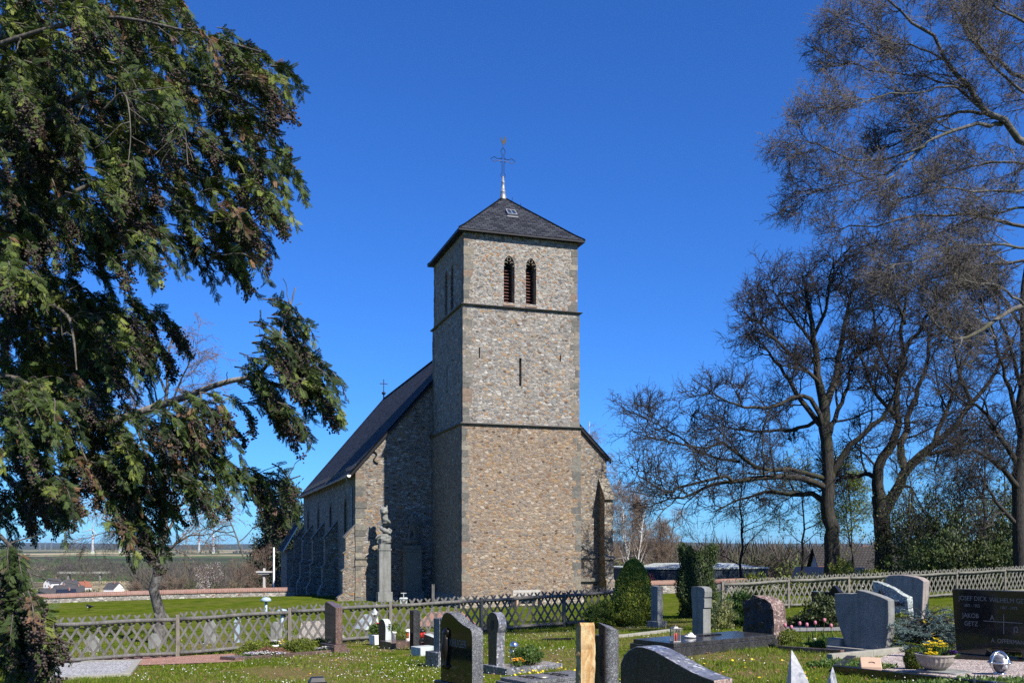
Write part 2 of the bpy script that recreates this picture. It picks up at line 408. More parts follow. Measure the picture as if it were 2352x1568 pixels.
M['leaf_cypress']=leafmat('cypress_spray',[(0,(.016,.026,.011)),(.35,(.036,.056,.018)),(.62,(.068,.10,.026)),(.84,(.16,.19,.04)),(.9,(.085,.058,.04)),(1,(.20,.11,.06))],.65,.10,.15)
M['cone']=leafmat('cypress_cone',[(0,(.028,.020,.020)),(1,(.075,.052,.045))],.8,0)
M['leaf_thuja']=leafmat('clipped_conifer',[(0,(.045,.07,.013)),(.5,(.16,.205,.028)),(1,(.28,.30,.05))],.6,.25)
M['leaf_hedge']=leafmat('hedge_leaf',[(0,(.018,.032,.011)),(.5,(.04,.065,.016)),(1,(.10,.125,.028))],.6,.1)
M['leaf_dark']=leafmat('evergreen_leaf',[(0,(.02,.032,.014)),(.5,(.045,.062,.02)),(1,(.10,.115,.03))],.5,.1)
M['leaf_pine']=leafmat('pine_leaf',[(0,(.014,.024,.016)),(.5,(.028,.042,.024)),(1,(.075,.085,.04))],.6,.1)
M['leaf_spring']=leafmat('spring_leaf',[(0,(.10,.14,.025)),(.5,(.17,.21,.035)),(1,(.30,.32,.07))],.5,.45)
M['leaf_bud']=leafmat('bud_leaf',[(0,(.12,.10,.06)),(.5,(.15,.15,.06)),(1,(.22,.22,.08))],.6,.3)
M['leaf_blue']=leafmat('blue_spruce',[(0,(.05,.085,.085)),(.5,(.10,.155,.15)),(1,(.22,.29,.28))],.6,.05)
M['leaf_yellow']=leafmat('variegated_leaf',[(0,(.16,.20,.05)),(.5,(.42,.40,.14)),(1,(.62,.55,.28))],.5,.3)
M['leaf_heath']=leafmat('heather_green',[(0,(.06,.085,.012)),(.5,(.12,.15,.018)),(1,(.21,.22,.03))],.6,.15)
M['leaf_heath_brown']=leafmat('heather_brown',[(0,(.10,.05,.03)),(1,(.23,.115,.07))],.7,.1)
M['leaf_red']=leafmat('red_twig',[(0,(.10,.025,.035)),(1,(.22,.05,.065))],.6,.2)
M['leaf_herb']=leafmat('herb_leaf',[(0,(.04,.08,.02)),(.5,(.08,.14,.03)),(1,(.17,.22,.06))],.5,.3)
M['petal_white']=leafmat('petal_white',[(0,(.6,.59,.61)),(.75,(.66,.65,.66)),(.86,(.45,.36,.65)),(1,(.5,.4,.7))],.5,.2)
M['petal_yellow']=leafmat('petal_yellow',[(0,(.75,.50,.02)),(1,(.85,.68,.05))],.5,.3)
M['petal_pink']=leafmat('petal_pink',[(0,(.6,.22,.3)),(1,(.75,.42,.42))],.5,.3)
M['petal_red']=leafmat('petal_red',[(0,(.5,.02,.03)),(1,(.6,.05,.05))],.5,.2)
M['petal_orange']=leafmat('petal_orange',[(0,(.75,.25,.04)),(1,(.85,.55,.08))],.5,.2)
M['petal_violet']=leafmat('petal_violet',[(0,(.05,.02,.16)),(1,(.11,.05,.28))],.5,.2)
M['grass']=leafmat('grass_blade',[(0,(.060,.105,.011)),(.45,(.135,.19,.019)),(.75,(.22,.24,.036)),(.9,(.27,.23,.095)),(1,(.34,.28,.14))],.6,.35,.1)
M['gr_black']=granite('granite_black',(.013,.013,.014),(.006,.006,.007),(.035,.035,.036),.06,140,.5,.6)
M['gr_grey']=granite('granite_grey_side',(.085,.087,.092),(.015,.015,.017),(.26,.26,.27),.45,110,1.0)
M['gr_dark']=granite('granite_dark',(.032,.032,.036),(.012,.012,.014),(.10,.10,.11),.16,110,.8)
M['gr_blue']=granite('granite_blue',(.14,.143,.165),(.05,.052,.062),(.36,.365,.39),.16,26,.9)
M['gr_red']=granite('granite_red',(.115,.075,.065),(.03,.025,.025),(.22,.17,.15),.1,70,.8)
M['gr_multi']=granite('granite_pink_speckled',(.30,.20,.165),(.02,.02,.022),(.42,.38,.35),.5,55,1.0)
M['gr_brown']=granite('granite_brown',(.27,.225,.205),(.12,.10,.09),(.40,.36,.33),.6,90,.9)
M['st_grey']=granite('stone_grey',(.175,.18,.172),(.11,.115,.11),(.27,.27,.26),.75,120,.7)
M['st_pale']=granite('stone_pale',(.42,.46,.45),(.25,.28,.28),(.55,.58,.57),.55,90,.7)
M['st_rock']=granite('rock_red',(.16,.105,.095),(.06,.05,.05),(.36,.28,.25),.7,24,.9,.3,.05)
M['rock_dark']=granite('rock_dark',(.03,.026,.026),(.012,.011,.011),(.07,.062,.06),.5,40,.8,.3,.02)
M['st_slate']=granite('rock_blue',(.24,.27,.27),(.10,.12,.12),(.5,.53,.5),.6,30,.9,.3,.03)
def sandstone():
    t=NT('sandstone_ochre'); v=t.obj()
    n=t.noise(t.mapp(v,(7,7,2.5)),1.0,7,.62,1.2); n2=t.noise(v,60,3)
    c=t.ramp(n,[(.25,(.17,.10,.05)),(.42,(.36,.20,.075)),(.55,(.45,.33,.17)),(.68,(.50,.42,.28)),(.8,(.33,.19,.07))])
    c=t.mix(.5,c,t.ramp(n2,[(.3,(.55,.55,.55)),(.6,(1.1,1.1,1.1))]),'MULTIPLY')
    t.base(c,.85,0,.3); t.bump(n,.8,.03); return t.m
M['sandstone']=sandstone(); M['bench_board']=flat('bench_board',(.36,.345,.31),.8,0,.15,6,.2)
def marble():
    t=NT('marble_white'); v=t.obj()
    n=t.noise(v,9,8,.65,1.5); c=t.ramp(n,[(.3,(.12,.125,.14)),(.45,(.28,.285,.30)),(.6,(.40,.40,.41))])
    t.base(c,.4,0,.5); t.bump(n,.2,.01); return t.m
M['marble']=marble()
M['bronze']=flat('bronze_dark',(.022,.018,.015),.4,.7,.3,10,.3)
M['bronze_light']=flat('bronze_letters',(.15,.145,.15),.45,.3,.2,10,.1)
M['copper']=flat('copper_pot',(.45,.23,.13),.35,.8,.2,10,.1)
M['steel']=flat('steel',(.62,.63,.65),.22,.95,.1,6,.03)
M['pewter']=flat('pewter',(.30,.28,.25),.45,.7,.3,9,.3)
M['redglass']=flat('red_candle',(.65,.035,.02),.3,0,.2,6,0)
M['candle']=flat('candle_wax',(.75,.72,.66),.5,0,.06,6,0)
M['clay']=flat('clay_book',(.40,.27,.19),.8,0,.15,12,.3)
M['bowl']=flat('stone_bowl',(.27,.235,.20),.8,0,.25,14,.5)
M['lampblue']=flat('lamp_pale_blue',(.30,.38,.45),.45,0,.06,6,.05)
M['soil']=flat('bed_soil',(.05,.036,.026),.95,0,.4,14,1.0)
def gravelmat(name,stops,sc=55):
    t=NT(name); v=t.geo()
    vo=t.n('ShaderNodeTexVoronoi',{'Vector':v,'Scale':sc,'Randomness':1.0},feature='F1')
    s=t.n('ShaderNodeSeparateColor',{'Color':vo.outputs['Color']}).outputs[0]
    c=t.ramp(s,stops); n=t.noise(v,2.2,5)
    c=t.mix(.6,c,t.ramp(n,[(.3,(.7,.7,.7)),(.7,(1.2,1.2,1.2))]),'MULTIPLY')
    d=vo.outputs['Distance']
    c=t.mix(t.maprange(d,.45,.75,0,.75),c,(.04,.03,.03))
    t.base(c,.9,0,.25); t.bump(t.math('MULTIPLY',d,-1),1.0,.02); return t.m
M['gravel_red']=gravelmat('gravel_red',[(0,(.22,.10,.075)),(.5,(.42,.22,.16)),(1,(.55,.36,.28))],42)
M['gravel_white']=gravelmat('gravel_white',[(0,(.2,.2,.21)),(.5,(.38,.38,.39)),(1,(.6,.6,.6))],26)
M['gravel_pink']=gravelmat('gravel_pink',[(0,(.22,.17,.155)),(.4,(.42,.34,.31)),(.7,(.55,.47,.43)),(1,(.66,.6,.56))],34)
M['sandpath']=gravelmat('sand_path',[(0,(.40,.35,.28)),(1,(.58,.52,.44))],70)
M['asphalt']=flat('asphalt',(.17,.165,.165),.92,0,.2,18,.3)
M['roof_tile']=None
def tilemat(name,c0,c1,w=.3,h=.34):
    t=NT(name); uv=t.n('ShaderNodeUVMap').outputs[0]
    b=t.n('ShaderNodeTexBrick',{'Vector':uv,'Color1':(*c0,1),'Color2':(*c1,1),'Mortar':(.012,.010,.009,1),'Scale':1.0,'Mortar Size':.045,'Mortar Smooth':.6,'Brick Width':w,'Row Height':h},offset=0.5)
    n=t.noise(uv,.7,5); c=t.mix(.5,b.outputs['Color'],t.ramp(n,[(.3,(.65,.65,.65)),(.7,(1.3,1.3,1.3))]),'MULTIPLY')
    t.base(c,.8,0,.3); t.bump(t.math('MULTIPLY',b.outputs['Fac'],-1),.8,.03); return t.m
M['tile_brown']=tilemat('roof_tile_brown',(.04,.035,.032),(.028,.024,.022))
M['tile_grey']=tilemat('roof_tile_grey',(.075,.075,.085),(.055,.055,.06))
M['tile_red']=tilemat('roof_tile_red',(.36,.13,.07),(.28,.10,.06))
M['panel_blue']=flat('cladding_blue',(.016,.028,.042),.6,.0,.2,2,.05)
M['pv']=flat('solar_panel',(.007,.011,.024),.35,.0,.25,2,0)
M['render_white']=flat('render_white',(.74,.73,.70),.85,0,.06,1.5,.05)
M['render_grey']=flat('render_grey',(.42,.41,.39),.85,0,.12,1.5,.05)
M['brick_red']=flat('brick_red',(.26,.12,.085),.9,0,.2,4,.2)
M['turbine']=flat('turbine_white',(.36,.37,.38),.5,0,.03,.05,0)
M['turbine_green']=flat('turbine_green',(.42,.55,.38),.5,0,.05,.05,0)

# ------------------------------------------------------------------ ground sheet
def ground_mat():
    t=NT('ground_grass'); p=t.geo()
    n1=t.noise(p,.33,6,.6); n2=t.noise(p,1.7,5,.6); n3=t.noise(p,26,4,.7)
    g=t.ramp(n2,[(.3,(.036,.060,.006)),(.5,(.064,.090,.009)),(.7,(.10,.112,.014))])
    dry=t.ramp(n3,[(.3,(.085,.062,.028)),(.6,(.16,.125,.06)),(.8,(.24,.20,.11))])
    sepp=t.n('ShaderNodeSeparateXYZ',{'Vector':p})
    near=t.maprange(sepp.outputs[1],38,31,0,1)
    k=t.maprange(t.math('ADD',n1,t.math('MULTIPLY',n2,.35)),.64,.76)
    k=t.math('MULTIPLY',k,t.math('MULTIPLY_ADD',near,.62,.2))
    c=t.mix(k,g,dry)
    c=t.mix(.6,c,t.ramp(n3,[(.25,(.5,.5,.5)),(.5,(1,1,1)),(.8,(1.5,1.5,1.4))]),'MULTIPLY')
    # fields of the plain: long strips of crops, bare soil and woodland
    fv=t.mapp(p,(1/620.,1/330.,1),rot=(0,0,.22))
    fo=t.n('ShaderNodeTexVoronoi',{'Vector':fv,'Scale':1.0,'Randomness':.85},feature='F1',voronoi_dimensions='2D')
    fs=t.n('ShaderNodeSeparateColor',{'Color':fo.outputs['Color']}).outputs[0]
    fields=t.ramp(fs,[(0,(.05,.095,.03)),(.2,(.33,.27,.17)),(.36,(.065,.11,.035)),(.55,(.045,.05,.035)),(.7,(.24,.20,.13)),(.82,(.08,.12,.04))],'CONSTANT')
    wn=t.noise(t.mapp(p,(1/300.,1/300.,1)),1.0,5,.6)
    fields=t.mix(t.maprange(wn,.54,.58),fields,(.055,.055,.04))
    slope=t.ramp(t.noise(p,.05,6,.6),[(.3,(.05,.055,.02)),(.5,(.085,.075,.045)),(.7,(.06,.085,.025))])
    yy=sepp.outputs[1]
    d=t.n('ShaderNodeVectorMath',{0:p},operation='LENGTH').outputs['Value']
    c=t.mix(t.maprange(yy,60,66),c,slope)
    c=t.mix(t.maprange(d,420,700),c,fields)
    c=t.mix(t.maprange(d,6500,9000),c,(.05,.055,.035))
    t.base(c,.98,0,.0); t.bump(n3,.8,.03)
    return t.m
def axis(a,b,step,far,n):
    mid=np.arange(a,b+1e-6,step); k=(1-np.linspace(0,1,n+1)[1:])
    gp=np.geomspace(1,far,n)
    return np.r_[(a-gp)[::-1],mid,b+gp]
gx=axis(-44,44,.6,20000,64); gy=axis(-12,72,.6,20000,70); gy=gy[gy>-3000]
XX,YY=np.meshgrid(gx,gy); ZZ=GA(XX,YY)
nv=np.c_[XX.ravel(),YY.ravel(),ZZ.ravel()]; nx=len(gx); ny=len(gy)
ii=(np.arange(ny-1)[:,None]*nx+np.arange(nx-1)[None,:]).ravel()
gro=np_mesh('ground',nv,[np.c_[ii,ii+1,ii+nx+1,ii+nx]],ground_mat(),smooth=True)
gro['kind']='structure'

EXCL=[]   # world polygons kept free of grass
def sheet(name, pts, m, lift=.02, n=14, px=True, kind='structure', excl=True):
    """a four-cornered strip lying on the ground; pts are photo pixels or xy"""
    q=[gpix(*p)[:2] for p in pts] if px else [np.array(p,float) for p in pts]
    u=np.linspace(0,1,n); U,V=np.meshgrid(u,u)
    pt=((1-U)*(1-V))[...,None]*q[0]+(U*(1-V))[...,None]*q[1]+(U*V)[...,None]*q[2]+((1-U)*V)[...,None]*q[3]
    pt=pt.reshape(-1,2); z=GA(pt[:,0],pt[:,1])+lift
    i=(np.arange(n-1)[:,None]*n+np.arange(n-1)[None,:]).ravel()
    o=np_mesh(name,np.c_[pt,z],[np.c_[i,i+1,i+n+1,i+n]],m,smooth=True)
    if kind: o['kind']=kind
    if excl: EXCL.append(np.array(q))
    return o

# ------------------------------------------------------------------ plant machinery
def unit(v): return v/(np.linalg.norm(v,axis=-1,keepdims=True)+1e-9)
def tubes(Pn,R,S):
    """Pn (N,K,3) polylines, R (N,K) radii -> verts, quads"""
    N,K,_=Pn.shape
    T=np.empty_like(Pn); T[:,1:-1]=Pn[:,2:]-Pn[:,:-2]; T[:,0]=Pn[:,1]-Pn[:,0]; T[:,-1]=Pn[:,-1]-Pn[:,-2]; T=unit(T)
    ov=unit(Pn[:,-1]-Pn[:,0]); ref=np.where(np.abs(ov[:,2:3])<.8,np.array([[0,0,1.]]),np.array([[1.,0,0]]))
    A=unit(np.cross(T,ref[:,None,:])); B=np.cross(T,A)
    w=np.arange(S)*2*PI/S
    V=Pn[:,:,None,:]+R[:,:,None,None]*(A[:,:,None,:]*np.cos(w)[None,None,:,None]+B[:,:,None,:]*np.sin(w)[None,None,:,None])
    base=(np.arange(N)[:,None,None]*K+np.arange(K-1)[None,:,None])*S
    k=np.arange(S)[None,None,:]; k2=(k+1)%S
    Fq=np.stack([base+k,base+S+k,base+S+k2,base+k2],axis=-1).reshape(-1,4)
    return V.reshape(-1,3),Fq
def spawn(Pn,R,m,t0,t1,L,ang,K=5,wig=.18,trop=(0,0,0),rr=.6,lt=.5,rmin=.003,taper=.3,bias=None):
    N,K0,_=Pn.shape
    t=t0+(t1-t0)*((np.arange(m)[None,:]+rng.random((N,m)))/m)
    f=t*(K0-1); i=np.minimum(f.astype(int),K0-2); fr=(f-i)[...,None]
    ar=np.arange(N)[:,None]
    p0=Pn[ar,i]; p1=Pn[ar,i+1]; st=(p0+(p1-p0)*fr).reshape(-1,3); tg=unit(p1-p0).reshape(-1,3)
    r0=(R[ar,i]+(R[ar,i+1]-R[ar,i])*(f-i)).reshape(-1)
    rv=rng.normal(size=st.shape)
    if bias is not None: rv=rv+np.array(bias)
    pp=unit(rv-tg*np.sum(rv*tg,axis=1,keepdims=True))
    a=np.radians(ang[0]+(ang[1]-ang[0])*rng.random(len(st)))[:,None]
    d=np.cos(a)*tg+np.sin(a)*pp
    ln=L*(.55+.8*rng.random(len(st)))*(1-lt*t.reshape(-1))
    pts=[st]; 
    for k in range(K-1):
        pts.append(pts[-1]+d*(ln/(K-1))[:,None])
        d=unit(d+wig*rng.normal(size=d.shape)+np.array(trop)[None,:])
    Q=np.stack(pts,axis=1)
    rs=np.maximum(np.minimum(r0*rr,ln*.02+.002),rmin)
    Rr=rs[:,None]*np.linspace(1,taper,K)[None,:]
    return Q,np.maximum(Rr,rmin*.6)
def curve(pts,n):
    """Catmull-Rom through points (k,3) -> n points"""
    p=np.array(pts,float); p=np.vstack([2*p[0]-p[1],p,2*p[-1]-p[-2]]); k=len(p)-3
    out=[]
    for t in np.linspace(0,k-1e-6,n):
        i=int(t); u=t-i; a,b,c,d=p[i],p[i+1],p[i+2],p[i+3]
        out.append(.5*((2*b)+(-a+c)*u+(2*a-5*b+4*c-d)*u*u+(-a+3*b-3*c+d)*u**3))
    return np.array(out)
def cat(parts):
    """join (verts, faces) lists"""
    vs=[];fs={};n=0
    for v,f in parts:
        vs.append(v); fs.setdefault(f.shape[1],[]).append(f+n); n+=len(v)
    return np.vstack(vs),[np.vstack(x) for x in fs.values()]
def leafquads(pos,size,n_per=1,jit=0.0,asp=.5,droop=0.0,dirs=None):
    """random small leaf faces around the points; returns verts, quads"""
    p=np.repeat(pos,n_per,axis=0); N=len(p)
    p=p+jit*rng.normal(size=p.shape)
    d=unit(rng.normal(size=p.shape)+np.array([0,0,-droop])) if dirs is None else unit(np.repeat(dirs,n_per,axis=0)+.5*rng.normal(size=p.shape))
    s=unit(np.cross(d,rng.normal(size=p.shape)))
    L=(size*(.6+.8*rng.random(N)))[:,None]; W=L*asp*.5
    v=np.stack([p,p+d*L*.5+s*W,p+d*L,p+d*L*.5-s*W],axis=1).reshape(-1,3)
    i=np.arange(N)*4
    return v,np.c_[i,i+1,i+2,i+3]
def scatter(tv,tf,pos,X,Z,scale):
    """copies of a template (tv,tf) at pos with local x axis X and approximate up Z"""
    X=unit(X); Yv=unit(np.cross(Z,X)); Zv=np.cross(X,Yv)
    V=pos[:,None,:]+scale[:,None,None]*(tv[None,:,0:1]*X[:,None,:]+tv[None,:,1:2]*Yv[:,None,:]+tv[None,:,2:3]*Zv[:,None,:])
    n=len(tv); Fq=(tf[None,:,:]+(np.arange(len(pos))*n)[:,None,None]).reshape(-1,tf.shape[1])
    return V.reshape(-1,3),Fq
# ------------------------------------------------------------------ church
U3=np.array([.9505,.3107,0]); V3=np.array([-.3107,.9505,0]); O3=np.array([-2.575,50,0])
ROT=math.atan2(.3107,.9505)
W_,D_=6.585,6.77
def loc2w(u,v,z): return O3+U3*u+V3*v+np.array([0,0,z])
CH=thing('church','old rubble-stone church with a square west tower, slate roofs and a long buttressed nave','church',O3,ROT)

def arch_pts(hw,zp,n=7):
    L=[(hw+2*hw*math.cos(a),zp+2*hw*math.sin(a)) for a in np.linspace(PI,PI*2/3,n)]
    return L+[(-x,z) for x,z in L[::-1][1:]]
def wallop(mb,o,ex,ein,x0,x1,z0,z1,ops,backs=None):
    o=np.array(o,float); ex=np.array(ex,float); ein=np.array(ein,float)
    def pt(x,z,d=0): q=o+ex*x+ein*d; return (q[0],q[1],z)
    cx=x0
    for p in sorted(ops,key=lambda q:q['c']):
        a,b=p['c']-p['hw'],p['c']+p['hw']; dp=p.get('d',.4)
        mb.quad([pt(cx,z0),pt(a,z0),pt(a,z1),pt(cx,z1)])
        mb.quad([pt(a,z0),pt(b,z0),pt(b,p['zs']),pt(a,p['zs'])])
        ap=[(p['c']+x,z) for x,z in (arch_pts(p['hw'],p['zp']) if p.get('arch',True) else [(-p['hw'],p['zp']),(p['hw'],p['zp'])])]
        for (xa,za),(xb,zb) in zip(ap,ap[1:]):
            mb.quad([pt(xa,za),pt(xb,zb),pt(xb,z1),pt(xa,z1)])
        ring=[(a,p['zs'])]+ap+[(b,p['zs'])]
        for (xa,za),(xb,zb) in zip(ring,ring[1:]+ring[:1]):
            sl=p.get('slope',0)
            da=0
            mb.quad([pt(xa,za),pt(xb,zb),pt(xb,zb,dp),pt(xa,za,dp)])
        if backs is not None:
            backs.quad([pt(x,z,dp-.01) for x,z in ring])
        cx=b
    mb.quad([pt(cx,z0),pt(x1,z0),pt(x1,z1),pt(cx,z1)])
def arch_frame(mb,o,ex,ein,c,hw,zs,zp,dep,wd,th):
    """moulded stone band round the opening, set proud"""
    o=np.array(o,float); ex=np.array(ex,float); ein=np.array(ein,float)
    def pt(x,z,d=0): q=o+ex*x+ein*d; return (q[0],q[1],z)
    inn=[(-hw,zs)]+arch_pts(hw,zp)+[(hw,zs)]
    out=[(-hw-wd,zs)]+arch_pts(hw+wd,zp)+[(hw+wd,zs)]
    for (a,b),(a2,b2) in zip(zip(inn,out),zip(inn[1:],out[1:])):
        A,B,A2,B2=[(x+c,z) for x,z in (a,b,a2,b2)]
        mb.hexa([pt(*A,dep),pt(*A2,dep),pt(*A2,dep+th),pt(*A,dep+th),pt(*B,dep),pt(*B2,dep),pt(*B2,dep+th),pt(*B,dep+th)])

stages=[('stone_low',-2.73,6.27,0.0),('stone_mid',6.27,12.42,.06),('stone_top',12.42,16.28,.14)]
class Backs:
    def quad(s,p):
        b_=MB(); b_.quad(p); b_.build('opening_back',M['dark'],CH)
backs=Backs(); QS=[]
front_ops={1:[dict(c=.955,hw=.035,zs=9.65,zp=10.2,arch=False,d=.3),dict(c=3.19,hw=.065,zs=8.31,zp=9.77,arch=False,d=.5),dict(c=5.44,hw=.035,zs=9.72,zp=10.07,arch=False,d=.3)],
           2:[dict(c=2.60,hw=.30,zs=12.66,zp=14.62,d=.75),dict(c=3.81,hw=.29,zs=12.66,zp=14.62,d=.75)],0:[]}
left_ops={0:[dict(c=3.9,hw=.07,zs=2.4,zp=3.35,arch=False,d=.4)],1:[dict(c=3.35,hw=.13,zs=8.3,zp=9.75,arch=False,d=.4)],
          2:[dict(c=2.56,hw=.30,zs=12.66,zp=14.62,d=.75),dict(c=3.86,hw=.30,zs=12.66,zp=14.62,d=.75)]}
for i,(m,z0,z1,ins) in enumerate(stages):
    mb=MB()
    a,b,c,d=ins,W_-ins,ins,D_-ins*.4
    wallop(mb,(0,c),(1,0),(0,1),a,b,z0,z1,front_ops[i],backs)
    wallop(mb,(a,0),(0,1),(1,0),c,d,z0,z1,left_ops[i],backs)
    wallop(mb,(b,0),(0,1),(-1,0),c,d,z0,z1,[],None)
    wallop(mb,(0,d),(1,0),(0,-1),a,b,z0,z1,[],None)
    o=mb.build('tower_wall',M[m],CH)
    # irregular corner stones, each a shade of its own, standing a little proud
    q=MB(); R=random.Random(20+i)
    for cu,cv,su,sv in ((a,c,1,1),(b,c,-1,1),(a,d,1,-1)):
        q=MB(); q.var=[]; z=z0+R.uniform(.02,.06)
        while z<z1-.35:
            h=R.uniform(.22,.44); l1=R.uniform(.16,.55); l2=R.uniform(.16,.55); pr=R.uniform(.001,.016)
            if z+h>z1-.02: break
            hh=h-R.uniform(.012,.03)
            if True:
                u0,u1=sorted((cu-su*pr,cu+su*l1)); v0,v1=sorted((cv-sv*pr,cv+sv*l2))
                n0=len(q.v); q.b2((u0,v0,z),(u1,v1,z+hh))
                sh=R.random(); q.var+= [sh]*8
                for k in range(n0,len(q.v)):
                    x,y,zz=q.v[k]; q.v[k]=(x+R.uniform(-.008,.008),y+R.uniform(-.008,.008),zz+R.uniform(-.025,.025))
            z+=h
        QS.append((q,i))
    if M['quoin'] is None:
        t=NT('quoin_stone'); at=t.n('ShaderNodeAttribute',attribute_name='var').outputs['Fac']
        col=t.ramp(at,[(0,(.115,.112,.104)),(.25,(.17,.16,.14)),(.5,(.20,.178,.145)),(.68,(.135,.13,.12)),(.84,(.185,.14,.11)),(.93,(.24,.22,.18))],'CONSTANT')
        v=t.obj(); n=t.noise(v,7,6,.65); n2=t.noise(v,40,4,.6)
        col=t.mix(.8,col,t.ramp(n,[(.3,(.6,.6,.6)),(.7,(1.35,1.32,1.25))]),'MULTIPLY'); col=t.mix(.6,col,t.ramp(n2,[(.3,(.55,.55,.55)),(.7,(1.35,1.35,1.3))]),'MULTIPLY')
        t.base(col,.9,0,.25); t.bump(t.math('ADD',n,t.math('MULTIPLY',n2,.5)),.9,.03); M['quoin']=t.m
    while QS:
        q,_=QS.pop(); oq=q.build('corner_stones',M['quoin'],CH)
        at=oq.data.attributes.new('var','FLOAT','POINT'); at.data.foreach_set('value',np.array(q.var,np.float32))
# plinth
mb=MB(); mb.b2((-.12,-.12,-3.9),(W_+.12,D_,-2.80)); mb.build('plinth',M['stone_foot'],CH)
mb=MB(); mb.hexa([(-.15,-.15,-2.80),(W_+.15,-.15,-2.80),(W_+.15,D_,-2.80),(-.15,D_,-2.80),(-.003,-.003,-2.68),(W_+.003,-.003,-2.68),(W_+.003,D_,-2.68),(-.003,D_,-2.68)]); bevel(mb.build('plinth_ledge',M['ashlar_light'],CH),.02)
# string courses
for z,pr,ins,m in ((6.27,.14,0,'ashlar_dark'),(12.42,.15,.06,'ashlar_dark')):
    mb=MB(); a=ins-pr; b=W_-ins+pr
    mb.hexa([(a+.05,a+.05,z-.09),(b-.05,a+.05,z-.09),(b-.05,D_,z-.09),(a+.05,D_,z-.09),(a,a,z-.035),(b,a,z-.035),(b,D_,z-.035),(a,D_,z-.035)])
    mb.hexa([(a,a,z-.034),(b,a,z-.034),(b,D_,z-.034),(a,D_,z-.034),(ins+.03,ins+.03,z+.035),(W_-ins-.03,ins+.03,z+.035),(W_-ins-.03,D_-.1,z+.035),(ins+.03,D_-.1,z+.035)])
    mb.build('string_course',M[m],CH)
# belfry windows: stone frame with a cusped head, red louvres inside
def belfry(o,ex,ein,c):
    mb=MB(); arch_frame(mb,o,ex,ein,c,.30 if c!=3.81 else .29,12.66,14.62,.03,.075,.10)
    ex3=np.array([*ex,0.]); in3=np.array([*ein,0.]); o3=np.array([*o,0.])
    def pt(x,z,d): return o3+ex3*(c+x)+in3*d+np.array([0,0,z])
    # trefoil: two cusps and a little ring hanging in the head
    for sx in (-1,1):
        th=np.linspace(-1.2,2.6,8)
        mb.tube([pt(sx*(.17+.115*math.cos(a)),14.68+.115*math.sin(a),.06) for a in th],[.022]*8,5)
    th=np.linspace(.3,PI*2-.3,10)-PI/2
    mb.tube([pt(.10*math.cos(a),14.95+.10*math.sin(a),.06) for a in th],[.02]*10,5)
    f=mb.build('belfry_window',M['ashlar_light'],CH)
    sl=MB()
    for k in range(11):
        z=12.78+k*.165
        sl.hexa([pt(-.29,z,.44),pt(.29,z,.44),pt(.29,z+.10,.62),pt(-.29,z+.10,.62),pt(-.29,z+.022,.44),pt(.29,z+.022,.44),pt(.29,z+.122,.62),pt(-.29,z+.122,.62)])
    sl.build('louvre',M['louvre'],f)
    sg=MB(); sg.hexa([pt(-.32,12.50,-.05),pt(.32,12.50,-.05),pt(.29,12.50,.5),pt(-.29,12.50,.5),pt(-.32,12.56,-.05),pt(.32,12.56,-.05),pt(.29,12.72,.5),pt(-.29,12.72,.5)])
    sg.build('sill',M['sandstone_red'],f)
for c in (2.60,3.81): belfry((0,.14),(1,0),(0,1),c)
for c in (2.56,3.86): belfry((.14,0),(0,1),(1,0),c)
# pyramid roof of the tower
e0,e1,f0,f1=-.22,W_+.2,-.2,D_+.2; ze=16.22; ap=np.array([3.29,3.385,19.35])
cor=[np.array([e0,f0,ze]),np.array([e1,f0,ze]),np.array([e1,f1,ze]),np.array([e0,f1,ze])]
mb=MB()
for i in range(4):
    a,b=cor[i],cor[(i+1)%4]; L=np.linalg.norm(b-a); h=np.linalg.norm(ap-(a+b)/2)
    # two bands with a slight sprocket at the eaves
    k=.12; a2=a+(ap-a)*k+np.array([0,0,-.05]); b2=b+(ap-b)*k+np.array([0,0,-.05])
    mb.quad([a,b,b2,a2],[(0,0),(L,0),(L*(1-k/2),h*k),(L*k/2,h*k)])
    mb.quad([a2,b2,ap],[(L*k/2,h*k),(L*(1-k/2),h*k),(L/2,h)])
TR=mb.build('tower_roof',M['slate'],CH)
mb=MB()
mb.b2((e0+.02,f0+.02,ze-.10),(e1-.02,f1-.02,ze-.012)); mb.build('eaves_board',M['iron'],TR)
mb=MB()  # hip slates
for c_ in cor:
    pts=[c_+(ap-c_)*t+np.array([0,0,.012-.05*min(1,t*8)*(1-t)]) for t in np.linspace(0.01,.99,9)]
    mb.tube(pts,[.05]*9,5)
mb.build('hip_ridge',M['slate'],TR)
for u,t in ((3.05,.90),(2.75,.80),(3.65,.88),(3.95,.72),(2.4,.68)):
    b=np.array([u,f0+(3.385-f0)*t,ze+(19.35-ze)*t]); mb=MB(); mb.tube([b,b+(0,-.1,.05),b+(0,-.14,.2),b+(0,-.05,.24)],[.014]*4,5); mb.build('roof_hook',M['iron'],TR)
